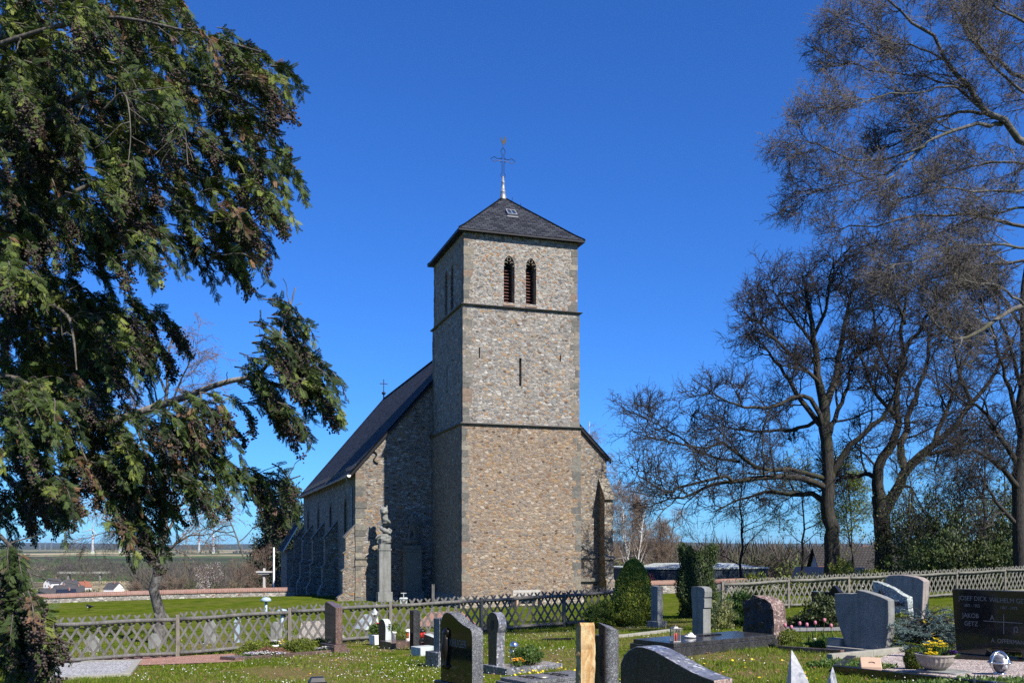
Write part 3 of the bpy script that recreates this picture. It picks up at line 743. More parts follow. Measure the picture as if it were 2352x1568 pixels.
# skylight
def rp(u,t,l=0): 
    n=np.array([0,-(19.35-ze),3.385-f0]); n=n/np.linalg.norm(n)
    return np.array([u,f0+(3.385-f0)*t,ze+(19.35-ze)*t])+n*l
mb=MB()
uc,t0,t1=3.22,.47,.60
def slab(mb,u0,u1,ta,tb,l0,l1): mb.hexa([rp(u0,ta,l0),rp(u1,ta,l0),rp(u1,tb,l0),rp(u0,tb,l0),rp(u0,ta,l1),rp(u1,ta,l1),rp(u1,tb,l1),rp(u0,tb,l1)])
slab(mb,uc-.27,uc-.22,t0,t1,-.02,.12); slab(mb,uc+.22,uc+.27,t0,t1,-.02,.12); slab(mb,uc-.219,uc+.219,t0,t0+.014,-.02,.12); slab(mb,uc-.219,uc+.219,t1-.014,t1,-.02,.12); slab(mb,uc-.02,uc+.02,t0+.0145,t1-.0145,-.02,.115)
slab(mb,uc-.33,uc+.30,t0-.035,t0-.006,-.01,.02)
SK=mb.build('skylight',M['lead'],TR)
mb=MB(); slab(mb,uc-.218,uc+.218,t0+.015,t1-.015,-.01,.09); mb.build('pane',M['solar'],SK)
# finial: lead cone, iron outline cross, weathercock
mb=MB(); mb.lathe([(.24,0),(.2,.06),(.125,.42),(.14,.44),(.14,.49),(.105,.50),(.085,.95),(.10,.97),(.10,1.02),(.07,1.03),(.05,1.3)],(3.29,3.385,19.2),14); FN=mb.build('finial',M['lead'],CH,True)
mb=MB(); cz=20.45
def trefoil(c,d,s):
    """outline end of a cross arm, c centre, d direction (2d in u,z)"""
    n=np.array([-d[1],d[0]]); pts=[(-.30,.055),(-.22,.055),(-.20,.11),(-.10,.135),(-.04,.08),(.0,.075),(.10,.0)]
    L=[np.array(c)+np.array(d)*a*s+n*b*s for a,b in pts]; R_=[np.array(c)+np.array(d)*a*s-n*b*s for a,b in pts[::-1]]
    return L+R_[1:]
cen=np.array([3.29,21.42])
ends={'r':(np.array([3.29+.62,21.42]),(1,0)),'l':(np.array([3.29-.62,21.42]),(-1,0)),'t':(np.array([3.29,22.02]),(0,1)),'b':(np.array([3.29,20.45]),(0,-1))}
loops=[]
for k,(c_,d) in ends.items():
    tr=trefoil(c_,np.array(d,float),1.0); n=np.array([-d[1],d[0]])
    s=[cen+np.array(d)*.055+n*.055]+tr+[cen+np.array(d)*.055-n*.055]
    mb.tube([(p[0],3.385,p[1]) for p in s],[.017]*len(s),5)
for sx in (-1,1):
    for sz in (-1,1):
        mb.tube([(3.29+sx*.06,3.385,21.42+sz*.06),(3.29+sx*.13,3.385,21.42+sz*.10),(3.29+sx*.15,3.385,21.42+sz*.15)],[.012]*3,4)
mb.tube([(3.29,3.385,20.3),(3.29,3.385,20.6)],[.035,.02],6)
mb.tube([(3.29,3.385,22.05),(3.29,3.385,22.32)],[.014,.012],6)
mb.build('cross',M['iron'],FN)
ck=[(-.02,0),(.03,0),(.06,.10),(.12,.16),(.11,.06),(.15,.02),(.17,.12),(.19,.34),(.15,.46),(.10,.48),(.09,.36),(.06,.27),(.0,.25),(-.05,.28),(-.08,.38),(-.12,.42),(-.13,.38),(-.17,.35),(-.13,.33),(-.11,.18),(-.06,.08)]
mb=MB(); mb.prism(ck,-.012,.012,'xz',(3.29,3.385,22.28)); mb.build('weathercock',M['iron'],FN)

# ---------------- nave
NU0,NU1=-4.4,11.05; NL=27.6; v0=D_; ZE=4.36; ZR=13.2; UR=3.3
slL=(ZR-ZE)/(UR-NU0); ZEr=5.42; slR=(ZR-ZEr)/(NU1-UR)
def zroof(u): return ZE+slL*(u-NU0) if u<UR else ZR-slR*(u-UR)
mb=MB()
poly=[(NU0,-4.2),(NU1,-4.2),(NU1,ZEr-.05),(UR,ZR-.06),(NU0,ZE-.05)]
mb.prism(poly,v0,v0+.9)
nops=[dict(c=k,hw=.52,zs=-.4,zp=1.95,d=.42) for k in (3.8,10.5,17.3,24.0)]
nb=MB()
wallop(mb,(NU0,v0+.9),(0,1),(1,0),0,NL-.9,-4.6,ZE+.02,[dict(o_,c=o_['c']-.9) for o_ in nops],nb)
wallop(mb,(NU1,v0+.9),(0,1),(-1,0),0,NL-.9,-4.6,ZEr+.02,[],None)
apse=[(NU0,v0+NL),(-1.2,v0+35.4),(7.8,v0+35.4),(NU1,v0+NL)]
for a,b in zip(apse,apse[1:]): mb.quad([(*a,-5.5),(*b,-5.5),(*b,ZE),(*a,ZE)])
mb.build('nave_wall',M['stone_nave'],CH)
for o_ in nops:
    fm=MB(); arch_frame(fm,(NU0,v0),(0,1),(1,0),o_['c'],.52,-.4,1.95,-.03,.16,.2)
    fr=fm.build('nave_window',M['ashlar'],CH)
    pm=MB()
    pm.quad([(NU0+.40,v0+o_['c']+x,z) for x,z in [(-.52,-.4)]+arch_pts(.52,1.95)+[(.52,-.4)]]); pm.build('pane',M['glass'],fr)
# side quoins of the gable
R=random.Random(5)
for cu,su in ((NU0,1),(NU1,-1)):
    z=-3.3; q=MB(); q.var=[]
    while z<4.0:
        h=R.uniform(.22,.42); l1=R.uniform(.3,.7); l2=R.uniform(.3,.6); pr=R.uniform(.0,.025)
        u0,u1=sorted((cu-su*pr,cu+su*l1)); q.b2((u0,v0-pr-.003,z),(u1,v0+l2,z+h-.03)); q.var+=[R.random()]*8; z+=h
    oq=q.build('corner_stones',M['quoin'],CH); at=oq.data.attributes.new('var','FLOAT','POINT'); at.data.foreach_set('value',np.array(q.var,np.float32))
# nave roof with hipped polygonal end, slab thick
RV=v0+32.6
def roofpt(u,v): return np.array([u,v,zroof(u)])
mb=MB(); oh=.38; g0=v0-.16
Le=np.hypot(UR-NU0+oh,(UR-NU0+oh)*slL); uL=NU0-oh; uR=NU1+.25
def T(u,v,z): return np.array([u,v,z])
A=T(uL,g0,zroof(uL)); B=T(uL,v0+NL,zroof(uL)); Cc=T(UR,RV,ZR); Dd=T(UR,g0,ZR)
mb.quad([B,A,Dd,Cc],[(NL,0),(0,0),(0,Le),(RV-g0,Le)])
A2=T(uR,g0,zroof(uR)); B2=T(uR,v0+NL,zroof(uR)); Lr=np.hypot(uR-UR,ZR-zroof(uR))
mb.quad([A2,B2,Cc,Dd],[(0,0),(NL,0),(RV-g0,Lr),(0,Lr)])
zE2=zroof(uL)
E1=T(-1.3,v0+35.8,zE2); E2=T(7.9,v0+35.8,zE2)
for a,b in ((B,E1),(E1,E2),(E2,B2)):
    b2=b.copy(); L=np.linalg.norm(b-a); h=np.linalg.norm(Cc-(a+b)/2); mb.quad([b,a,Cc],[(L,0),(0,0),(L/2,h)])
NR=mb.build('nave_roof',M['slate'],CH)
mb=MB()  # verge boards under the slates at the gable, both sides
for a,b in ((A,Dd),(A2,Dd)):
    dn=np.array([0,0,-.20]); bk=np.array([0,.155,0]); up=np.array([0,0,-.012])
    mb.hexa([a+dn,b+dn,b+dn+bk,a+dn+bk,a+up,b+up,b+up+bk,a+up+bk])
mb.build('verge_board',M['iron'],NR)
mb=MB()
pts=[A+(Dd-A)*t+np.array([0,.02,.03]) for t in np.linspace(0,1,12)]; mb.tube(pts,[.045]*12,6)
pts=[A2+(Dd-A2)*t+np.array([0,.02,.03]) for t in np.linspace(0,1,12)]; mb.tube(pts,[.045]*12,6)
pts=[Dd+(Cc-Dd)*t+np.array([0,0,.03]) for t in np.linspace(0,1,12)]; mb.tube(pts,[.09]*12,6)
for a,b in ((B,Cc),(E1,Cc),(E2,Cc)): mb.tube([a+(b-a)*t+np.array([0,0,.02]) for t in np.linspace(0,1,6)],[.06]*6,6)
mb.build('ridge_slates',M['slate'],NR)
mb=MB()  # lightning conductor across the slates and snow guard above the gutter
a=T(UR-.4,v0+2.6,zroof(UR-.4)+.05); b=T(uL+.1,v0+11.5,zroof(uL+.1)+.05); mb.tube([a+(b-a)*t for t in np.linspace(0,1,20)],[.016]*20,4)
mb.build('lightning_conductor',M['ashlar_light'],NR)
mb=MB()
for k in range(56):
    v=v0+.2+k*.49; mb.tube([T(uL+.42,v,zroof(uL+.42)),T(uL+.36,v,zroof(uL+.42)+.16)],[.012,.012],4)
for dz in (.08,.15): mb.tube([T(uL+.39,v0+.1,zroof(uL+.42)+dz),T(uL+.39,v0+NL-.2,zroof(uL+.42)+dz)],[.012,.012],4)
mb.build('snow_guard',M['zinc'],NR)
mb=MB(); zg=zroof(uL)-.05
th=np.linspace(PI,2*PI,8)
gp=[(uL-.02+.09*math.cos(a),zg+.02+.09*math.sin(a)) for a in th]
for (ua,za),(ub,zb) in zip(gp,gp[1:]): mb.quad([(ua,g0-.02,za),(ub,g0-.02,zb),(ub,v0+NL,zb),(ua,v0+NL,za)])
mb.tube([(uL-.02,g0-.02,zg+.11),(uL-.02,v0+NL,zg+.11)],[.012,.012],4)
GT=mb.build('gutter',M['zinc'],CH)
mb=MB(); mb.prism([(uL-.02+.105*math.cos(a),zg+.02+.105*math.sin(a)) for a in np.linspace(PI,2*PI,10)]+[(uL+.085,zg+.05),(uL-.125,zg+.05)],g0-.045,g0-.022); mb.build('gutter_end',M['white'],GT)
mb=MB()
mb.tube([(uL,v0+.75,zg-.05),(uL+.02,v0+.75,zg-.2),(NU0-.09,v0+.75,zg-.55),(NU0-.09,v0+.75,-3.4)],[.055]*4,8)
for z in (2.6,.6,-1.2): mb.b2((NU0-.16,v0+.68,z),(NU0-.003,v0+.82,z+.04))
mb.build('downpipe',M['zinc'],CH)
# buttresses along the north side and at the gable corners
def buttress(prof,org,out,wid,steps,mm='stone_nave'):
    """prof: (out,z) polygon; org (u,v); out 'u-' or 'v-'"""
    mb=MB()
    if out=='u-': mb.prism([(org[0]-a,z) for a,z in prof][::-1],org[1],org[1]+wid,'xz')
    else: mb.prism([(org[1]-a,z) for a,z in prof][::-1],org[0],org[0]+wid,'yz')
    o=mb.build('buttress',M[mm],CH)
    for a0,z0,a1,z1,th in steps:
        cp=MB()
        if out=='u-': cp.hexa([(org[0]-a0,org[1]-.05,z0),(org[0]-a1,org[1]-.05,z1),(org[0]-a1,org[1]+wid+.05,z1),(org[0]-a0,org[1]+wid+.05,z0),(org[0]-a0,org[1]-.05,z0+th),(org[0]-a1,org[1]-.05,z1+th),(org[0]-a1,org[1]+wid+.05,z1+th),(org[0]-a0,org[1]+wid+.05,z0+th)])
        else: cp.hexa([(org[0]-.05,org[1]-a0,z0),(org[0]-.05,org[1]-a1,z1),(org[0]+wid+.05,org[1]-a1,z1),(org[0]+wid+.05,org[1]-a0,z0),(org[0]-.05,org[1]-a0,z0+th),(org[0]-.05,org[1]-a1,z1+th),(org[0]+wid+.05,org[1]-a1,z1+th),(org[0]+wid+.05,org[1]-a0,z0+th)])
        cp.build('cap_stone',M['ashlar_light' if out=='v-' else 'ashlar'],o)
pN=[(0,-5),(1.25,-5),(1.2,-3.0),(.95,-2.5),(.95,-1.45),(.8,-1.3),(.8,.4),(0,1.45)]
for k in (7.2,13.9,20.7,27.0): buttress(pN,(NU0,v0+k),'u-',.75,[(.86,.38,0,1.5,.08),(1.0,-1.5,.78,-1.3,.06)])
pC=[(0,-4.6),(1.1,-4.6),(1.0,-3.0),(.72,-2.75),(.72,-1.5),(.62,-1.35),(.62,-.5),(.55,-.38),(.55,.35),(0,1.1)]
buttress(pC,(NU0,v0+.06),'u-',.8,[(.62,.33,-.02,1.13,.09),(.70,-.52,.5,-.38,.06),(.8,-1.52,.6,-1.37,.06)])
pS=[(0,-4.2),(1.15,-4.2),(1.15,-2.2),(.95,-2.05),(.95,-.85),(.85,-.72),(.85,2.9),(0,3.95)]
buttress(pS,(10.55,v0),'v-',.55,[(1.0,2.72,-.02,4.02,.10),(1.05,-.9,.8,-.68,.07)])
mb=MB(); mb.b2((W_+.03,v0-.10,-.82),(10.548,v0-.003,-.68)); mb.b2((W_+.03,v0-.16,-2.25),(10.548,v0-.003,-2.05)); mb.build('water_table',M['ashlar'],CH); mb=MB(); mb.b2((NU0+.0,v0-.09,-.82),(-3.45,v0-.003,-.70)); mb.build('water_table',M['ashlar'],CH)
mb=MB(); mb.b2((NU0-.1,v0+.95,-1.55),(NU0-.003,v0+NL,-1.40)); mb.build('water_table',M['ashlar'],CH)
# iron wall anchor in S form near the eaves
th=np.linspace(0,1,14); mb=MB()
mb.tube([(-3.35+.16*math.sin(t*2*PI)+ .32*t-.1,v0-.05,5.35-.75*t) for t in th],[.035]*14,5); mb.build('wall_anchor',M['iron'],CH)
# ball and cross on the far end of the ridge
mb=MB(); mb.lathe([(.07,0),(.06,.45),(.15,.51),(.20,.6),(.15,.69),(.06,.74),(.04,.8)],(UR,RV,ZR-.05),12)
c0=(UR,RV,ZR+.7)
mb.tube([c0,(UR,RV,ZR+1.75)],[.04,.03],6); mb.tube([(UR-.30,RV,ZR+1.42),(UR+.30,RV,ZR+1.42)],[.035,.035],6)
for dx,dz in ((-.30,1.42),(.30,1.42),(0,1.77),(-.15,1.42),(.15,1.42),(0,1.2),(0,1.6)): mb.blob((UR+dx,RV,ZR+dz),.06,6,4)
mb.build('ridge_cross',M['iron'],CH)
# sacristy under a lean-to roof at the far north-east
s0,s1=v0+NL+.2,v0+NL+6.0
mb=MB(); mb.b2((-5.75,s0,-6),(NU0+.2,s1,-.45)); mb.build('sacristy_wall',M['stone_nave'],CH)
mb=MB(); a,b,c_,d=(-6.05,s0-.2,-.55),(-6.05,s1,-.55),(NU0+.02,s1,2.35),(NU0+.02,s0-.2,2.35)
mb.quad([b,a,d,c_],[(6,0),(0,0),(0,3.3),(6,3.3)]); e=MB()
SR=mb.build('sacristy_roof',M['slate'],CH)
e.hexa([(-6.07,s0-.24,-.66),(NU0,s0-.24,2.22),(NU0,s0-.19,2.22),(-6.07,s0-.19,-.66),(-6.07,s0-.24,-.5),(NU0,s0-.24,2.38),(NU0,s0-.19,2.38),(-6.07,s0-.19,-.5)]); e.build('verge_flashing',M['white'],SR)

# ---------------- war memorial figures by the gable
def pedestal(mb,u,v,w,d,z0,z1):
    mb.b2((u-w*.62,v-d*.65,z0),(u+w*.62,v+d*.62,z0+.55)); mb.b2((u-w*.5,v-d*.5,z0+.551),(u+w*.5,v+d*.5,z1-.35)); mb.b2((u-w*.56,v-d*.56,z1-.349),(u+w*.56,v+d*.56,z1-.25)); mb.b2((u-w*.48,v-d*.48,z1-.249),(u+w*.48,v+d*.48,z1))
gz=G(*loc2w(-2.8,D_-.9,0)[:2])
b0=loc2w(-2.95,D_-1.0,gz)
S1=thing('dragon_statue','tall stone pillar carved with a coiled horned dragon, half sunlit beside the church gable','statue',b0,ROT)
mb=MB(); pedestal(mb,0,0,.66,.55,0,gz*-1+.02); bevel(mb.build('pedestal',M['st_grey'],S1),.015)
H=-gz
mb=MB()
mb.blob((0,0,H+.28),(.42,.3,.32),14,9,.16,3)
th=np.linspace(0,1,34)
hx=[(.22*math.sin(t*10)+.04,.16*math.cos(t*10),H+.45+t*1.0) for t in th]; mb.tube(hx,[.15-.05*abs(math.sin(t*9))for t in th],8)
mb.tube([(.05,0,H+1.2),(.0,-.05,H+1.55),(-.02,-.08,H+1.9)],[.20,.21,.15],8)
mb.blob((-.03,-.1,H+1.86),(.22,.24,.24),12,8,.12,8)
mb.blob((-.1,-.3,H+1.78),(.10,.16,.09),8,6,.1,2)
for sx in (-1,1): mb.tube([(-.03+sx*.12,-.1,H+2.0),(-.03+sx*.17,-.1,H+2.14),(-.03+sx*.15,-.1,H+2.24)],[.07,.05,.01],6)
mb.tube([(.2,-.1,H+.9),(.38,-.15,H+.78),(.30,-.2,H+.6)],[.07,.06,.03],6); mb.tube([(-.2,-.1,H+.55),(-.45,-.1,H+.42),(-.52,-.1,H+.3)],[.06,.05,.02],6)
o=mb.build('dragon_figure',M['st_grey'],S1,True)
rm=o.modifiers.new('weld','REMESH'); rm.mode='VOXEL'; rm.voxel_size=.03; rm.use_smooth_shade=True
gz2=G(*loc2w(-1.25,D_-.9,0)[:2]); b1=loc2w(-1.3,D_-.75,gz2)
S2=thing('knight_statue','stone knight with a lance on a broad pedestal, deep in the shade of the tower','statue',b1,ROT)
H=-gz2-.05; mb=MB(); pedestal(mb,0,0,1.0,.6,0,H); bevel(mb.build('pedestal',M['ashlar'],S2),.015)  # darker stone than the dragon's, its tone standing in for tower shade
me=bpy.data.meshes.new('knight_figure')
jt=[(0,0,H+.95),(0,0,H+1.2),(0,-.02,H+1.48),(0,-.02,H+1.62),(0,-.04,H+1.82),(-.12,0,H+.9),(-.2,-.1,H+.48),(-.22,-.02,H+.06),(.12,0,H+.9),(.16,-.04,H+.48),(.18,.02,H+.06),(-.22,0,H+1.45),(-.38,-.12,H+1.2),(-.3,-.32,H+1.05),(.22,0,H+1.45),(.36,-.08,H+1.2),(.12,-.3,H+1.12)]
ed=[(0,1),(1,2),(2,3),(3,4),(0,5),(5,6),(6,7),(0,8),(8,9),(9,10),(2,11),(11,12),(12,13),(2,14),(14,15),(15,16)]
rad=[.17,.17,.2,.08,.13,.12,.09,.08,.12,.09,.08,.1,.075,.06,.1,.075,.06]
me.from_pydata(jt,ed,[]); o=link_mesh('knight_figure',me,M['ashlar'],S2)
sm=o.modifiers.new('skin','SKIN'); me.skin_vertices.new(name='') if not me.skin_vertices else None
for i,r in enumerate(rad): me.skin_vertices[0].data[i].radius=(r,r)
me.skin_vertices[0].data[0].use_root=True
ss=o.modifiers.new('sub','SUBSURF'); ss.levels=2; ss.render_levels=2
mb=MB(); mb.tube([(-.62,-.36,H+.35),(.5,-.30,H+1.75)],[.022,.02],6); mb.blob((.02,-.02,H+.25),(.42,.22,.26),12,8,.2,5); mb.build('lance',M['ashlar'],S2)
# grave lantern box and a post standing in that shade
g=gpix(927,1392,50,60)
LB=thing('grave_lantern','pale square lantern box standing alone in the tower shade','lantern',g)
mb=MB(); mb.box((0,0,.2),(.36,.3,.4)); mb.box((0,0,.44),(.44,.36,.08),0,.8); mb.box((0,0,.7),(.3,.05,.04)); mb.box((0,0,.6),(.04,.04,.26)); bevel(mb.build('lantern_box',M['st_pale'],LB),.01)
g=gpix(995,1400,45,55)
PO=thing('wooden_post','short bare wooden post standing beside the shaded tower wall','post',g)
mb=MB(); mb.box((0,0,.62),(.13,.11,1.24)); mb.box((.045,0,1.27),(.035,.1,.07)); mb.box((-.045,0,1.27),(.035,.1,.07)); mb.build('post_shaft',M['fence'],PO)
# bench at the foot of the tower
bp=loc2w(3.35,-.75,0); bz=G(bp[0],bp[1])
BE=thing('park_bench','timber bench with a pale back at the foot of the tower behind the fence','bench',(bp[0],bp[1],bz),ROT)
mb=MB()
for z in (.62,.78): mb.box((0,.24,z),(1.5,.035,.135))
mb.build('backrest',M['bench_board'],BE)
mb=MB()
for y in (-.2,-.06,.08): mb.box((0,y,.45),(1.6,.12,.04))
mb.build('seat',M['post'],BE)
for sx in (-1,1):
    mb=MB(); mb.box((sx*.66,.02,.215),(.10,.5,.43)); mb.box((sx*.66,.27,.5),(.07,.05,.7)); mb.build('bench_end',M['clay'],BE)
# ------------------------------------------------------------------ fences
FA=np.array([-9.81,28.5]); FD=np.array([13.74,7.5]); FL=float(np.linalg.norm(FD)); FDu=FD/FL; FROT=math.atan2(FDu[1],FDu[0])
def fpt(t): return FA+FD*t
def fence(name,label,ts,mat,pmat,seed):
    R=random.Random(seed)
    o0=fpt(ts[0]); z0=G(*o0)
    t_=thing(name,label,'fence',(o0[0],o0[1],z0),FROT)
    xs=[(t-ts[0])*FL for t in ts]; zs=[G(*fpt(t))-z0 for t in ts]
    for x,z in zip(xs,zs):
        mb=MB(); mb.box((x,0,z+.60),(.115,.10,1.28),R.uniform(-.05,.05)); po=mb.build('post',pmat,t_); po.rotation_euler=(R.uniform(-.012,.012),0,0); bevel(po,.01)
    for i in range(len(xs)-1):
        xa,xb,za,zb=xs[i]+.06,xs[i+1]-.06,zs[i],zs[i+1]
        zz=lambda x:za+(zb-za)*(x-xa)/(xb-xa)
        for h,th in ((1.12,.06),(.13,.055)):
            mb=MB(); dy=-.055; j=R.uniform(-.015,.015)
            pts=[(xa+(xb-xa)*k/6,dy,zz(xa+(xb-xa)*k/6)+h+j+.012*math.sin(k*1.3+seed)) for k in range(7)]
            mb.tube(pts,[th]*7,7); mb.build('rail',mat,t_,True)
        mb=MB(); s=.29; n=int((xb-xa)/s)+6; sl=.63; wd=.031
        for sgn,y in ((1,-.016),(-1,.016)):
            for k in range(-5,n+1):
                x0=xa+.12+k*s+R.uniform(-.012,.012)
                lo,hi=.04,1.31+R.uniform(-.02,.02)
                for _ in range(1):
                    if sgn>0:
                        if x0+(lo-1.17)*sl<xa: lo=1.17+(xa-x0)/sl
                        if x0+(hi-1.17)*sl>xb: hi=1.17+(xb-x0)/sl
                    else:
                        if x0-(lo-1.17)*sl>xb: lo=1.17+(x0-xb)/sl
                        if x0-(hi-1.17)*sl<xa: hi=1.17+(x0-xa)/sl
                if hi-lo<.15 or hi<.1 or R.random()<.012: continue
                def pt(h,off,yy): 
                    x=x0+sgn*(h-1.17)*sl+off; return (x,yy,zz(min(max(x,xa),xb))+h)
                th=.011; ww=wd*1.25; tip=hi-.045
                A=[pt(lo,-ww,y-th),pt(lo,ww,y-th),pt(tip,ww,y-th),pt(hi-.012,ww*.6,y-th),pt(hi,0,y-th),pt(hi-.012,-ww*.6,y-th),pt(tip,-ww,y-th)]
                B=[(a,y+th,c) for a,_,c in A]
                mb.quad(A); mb.quad(B[::-1])
                for q in range(7): mb.quad([A[q],B[q],B[(q+1)%7],A[(q+1)%7]])
        mb.build('lattice_slats',mat,t_)
    return t_
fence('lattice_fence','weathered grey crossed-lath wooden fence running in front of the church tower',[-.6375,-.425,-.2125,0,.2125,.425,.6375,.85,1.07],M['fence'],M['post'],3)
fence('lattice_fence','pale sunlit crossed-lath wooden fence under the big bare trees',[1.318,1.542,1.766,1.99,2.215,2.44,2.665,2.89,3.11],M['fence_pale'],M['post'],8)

# ------------------------------------------------------------------ low churchyard walls with brick coping
def lowwall(label,pts,h,name='churchyard_wall'):
    pts=[np.array(p,float) for p in pts]
    o=np.array([*pts[0],G(*pts[0])]); d=pts[-1]-pts[0]; L=np.linalg.norm(d); rot=math.atan2(d[1],d[0])
    t_=thing(name,label,'wall',o,rot); n=max(4,int(L/1.6)); 
    ex=d/L; hs=[G(*(pts[0]+ex*L*k/n))-o[2] for k in range(n+1)]
    mb=MB(); cp=MB()
    for k in range(n):
        x0,x1=L*k/n,L*(k+1)/n; a,b=hs[k],hs[k+1]
        mb.hexa([(x0,-.19,a-.6),(x1,-.19,b-.6),(x1,.19,b-.6),(x0,.19,a-.6),(x0,-.19,a+h-.12),(x1,-.19,b+h-.12),(x1,.19,b+h-.12),(x0,.19,a+h-.12)])
        cp.hexa([(x0,-.25,a+h-.118),(x1,-.25,b+h-.118),(x1,.25,b+h-.118),(x0,.25,a+h-.118),(x0,-.25,a+h-.04),(x1,-.25,b+h-.04),(x1,.25,b+h+.12),(x0,.25,a+h+.12)])
    mb.build('stone_wall',M['wallstone'],t_); cp.build('brick_coping',M['coping'],t_)
lowwall('long low stone wall with red brick coping at the far edge of the lawn, overlooking the valley',[(-44,51.5),(-25.4,56.4),(-13.8,61.6)][0:3:2],.42)
lowwall('low wall with red brick coping in front of the flat-roofed blue building',[(7.2,57.6),(16.5,61.0)],.66)

# ------------------------------------------------------------------ paths on the ground
sheet('gravel_path',[(100,1533),(565,1519),(545,1501),(100,1512)],M['gravel_red'],.02)
sheet('sand_path',[(684,1476),(800,1472),(768,1424),(692,1428)],M['sandpath'],.03)
sheet('gravel_path',[(955,1440),(1100,1437),(1060,1404),(985,1406)],M['gravel_red'],.03)
sheet('asphalt_path',[(1608,1428),(1760,1420),(1700,1396),(1604,1412)],M['asphalt'],.03)
sheet('asphalt_path',[(1780,1452),(2030,1449),(1990,1424),(1812,1430)],M['asphalt'],.03)

# ------------------------------------------------------------------ big bare trees
def tree(name,label,limbs,base,bark,twig,levels,K=14,sides=9,seed=1,leaf=None,cat='tree',group=None,trunk_levels=1):
    """limbs: list of (list of (px,py,Y), r0, r1). levels: list of spawn kwargs"""
    global rng
    rng=np.random.default_rng(seed)
    t_=thing(name,label,cat,base,0,group)
    Pn=[];Rn=[]
    for pts,r0,r1 in limbs:
        c=curve([P(*p) if len(p)==3 and not isinstance(p,np.ndarray) else p for p in pts],K)
        ln=np.linalg.norm(c[-1]-c[0]); c[1:-1]+=rng.normal(size=c[1:-1].shape)*ln*.007
        Pn.append(c); Rn.append(r0+(r1-r0)*np.linspace(0,1,K)**.8)
    Pn=np.array(Pn);Rn=np.array(Rn)
    parts=[tubes(Pn,Rn,sides)]; cr=[]
    par=(Pn,Rn); tips=None
    for i,lv in enumerate(levels):
        lv=dict(lv); skip=lv.pop('skip',0); sd=lv.pop('sides',4 if i<1 else 3)
        pn,rn=par
        if skip: pn,rn=pn[skip:],rn[skip:]
        par=spawn(pn,rn,**lv); tips=par
        (parts if i<trunk_levels else cr).append(tubes(par[0],par[1],6 if i<trunk_levels else sd))
    v,f=cat_(parts); np_mesh('trunk',v,f,bark,t_,smooth=True,shift=base)
    if cr:
        v,f=cat_(cr); np_mesh('crown',v,f,twig,t_,shift=base)
    if leaf:
        m,size,npp,frac,jit=leaf
        tp=tips[0][:,-1]; tp=tp[rng.random(len(tp))<frac]
        v,f=leafquads(tp,size,npp,jit,.6); np_mesh('leaves',v,[f],m,t_,var=np.repeat(np.clip(rng.normal(.5,.25,len(f)),0,1),4),shift=base)
    return t_
cat_=cat
def L(pts,Y0,Y1,r0,r1): 
    n=len(pts); return ([(a,b,Y0+(Y1-Y0)*i/(n-1)) for i,(a,b) in enumerate(pts)],r0,r1)
ya=60.0
def sc_(T_,k): return [([(a,b,Y*k) for a,b,Y in p],r0*k,r1*k) for p,r0,r1 in T_]
def slv(LV_,k): return [{**d,'L':d['L']*k,'rmin':d['rmin']*k} for d in LV_]
ba=np.array([(1912-CX)/F*ya,ya,G((1912-CX)/F*ya,ya)])
TA=[L([(1912,1362),(1911,1250),(1906,1180),(1903,1100),(1898,1000),(1893,930)],44,44,.37,.24),
 L([(1893,935),(1880,850),(1868,760),(1855,690),(1842,625)],44,43.5,.22,.04),
 L([(1893,940),(1922,860),(1935,780),(1950,700),(1962,640)],44,45,.2,.04),
 L([(1898,1120),(1843,1096),(1781,1096),(1714,1100),(1652,1108),(1601,1128),(1562,1143),(1515,1153)],44,41.5,.17,.03),
 L([(1680,1103),(1652,1096),(1570,1116),(1531,1128),(1480,1100),(1449,1069)],42.5,41,.09,.02),
 L([(1900,1160),(1863,1137),(1808,1135),(1769,1126),(1730,1139),(1691,1149),(1640,1175)],44,46.5,.15,.03),
 L([(1897,1000),(1867,917),(1824,911),(1773,932),(1722,936),(1683,925),(1644,905),(1590,870)],44,42,.13,.02),
 L([(1895,987),(1839,920),(1808,866),(1769,815),(1740,770)],44,45.5,.15,.03),
 L([(1900,1100),(1820,1075),(1746,1081),(1675,1022),(1629,1026),(1582,1022),(1511,1014),(1453,991)],44,42.6,.12,.02),
 L([(1700,1060),(1628,1045),(1550,999),(1507,971),(1468,956)],43.6,44.5,.07,.015),
 L([(1902,1003),(1918,956),(1945,897),(1953,850),(1975,780)],44,45.5,.15,.03),
 L([(1908,1090),(1961,1018),(2035,948),(2058,889),(2085,820)],44,42,.17,.03),
 L([(1888,890),(1840,840),(1790,790),(1740,740),(1700,715)],44,42,.10,.02),
 L([(1875,800),(1830,740),(1790,690),(1760,650)],44,42.6,.09,.02),
 L([(1870,770),(1900,700),(1905,640),(1915,590)],44,42,.09,.02),
 L([(1895,960),(1830,985),(1760,990),(1690,985),(1640,970)],44,46.5,.11,.02)]
LV=[dict(m=8,t0=.15,t1=.95,L=2.7,ang=(30,65),K=10,wig=.2,trop=(0,0,.04),rr=.6,lt=.75,rmin=.034,skip=1),
    dict(m=6,t0=.12,t1=1,L=1.6,ang=(28,62),K=8,wig=.24,trop=(0,0,.03),rr=.6,lt=.55,rmin=.021),
    dict(m=6,t0=.15,t1=1,L=.85,ang=(25,60),K=6,wig=.26,trop=(0,0,.03),rr=.65,lt=.4,rmin=.0135),
    dict(m=4,t0=.2,t1=1,L=.45,ang=(25,60),K=4,wig=.24,trop=(0,0,.02),rr=.7,lt=.3,rmin=.0095)]
tree('bare_oak','tall bare oak whose long low limb reaches out towards the church',sc_(TA,60/44),ba,M['bark_oak'],M['twig'],slv(LV,60/44),seed=5)
yb=62.0; bb=np.array([(2028-CX)/F*yb,yb,G((2028-CX)/F*yb,yb)])
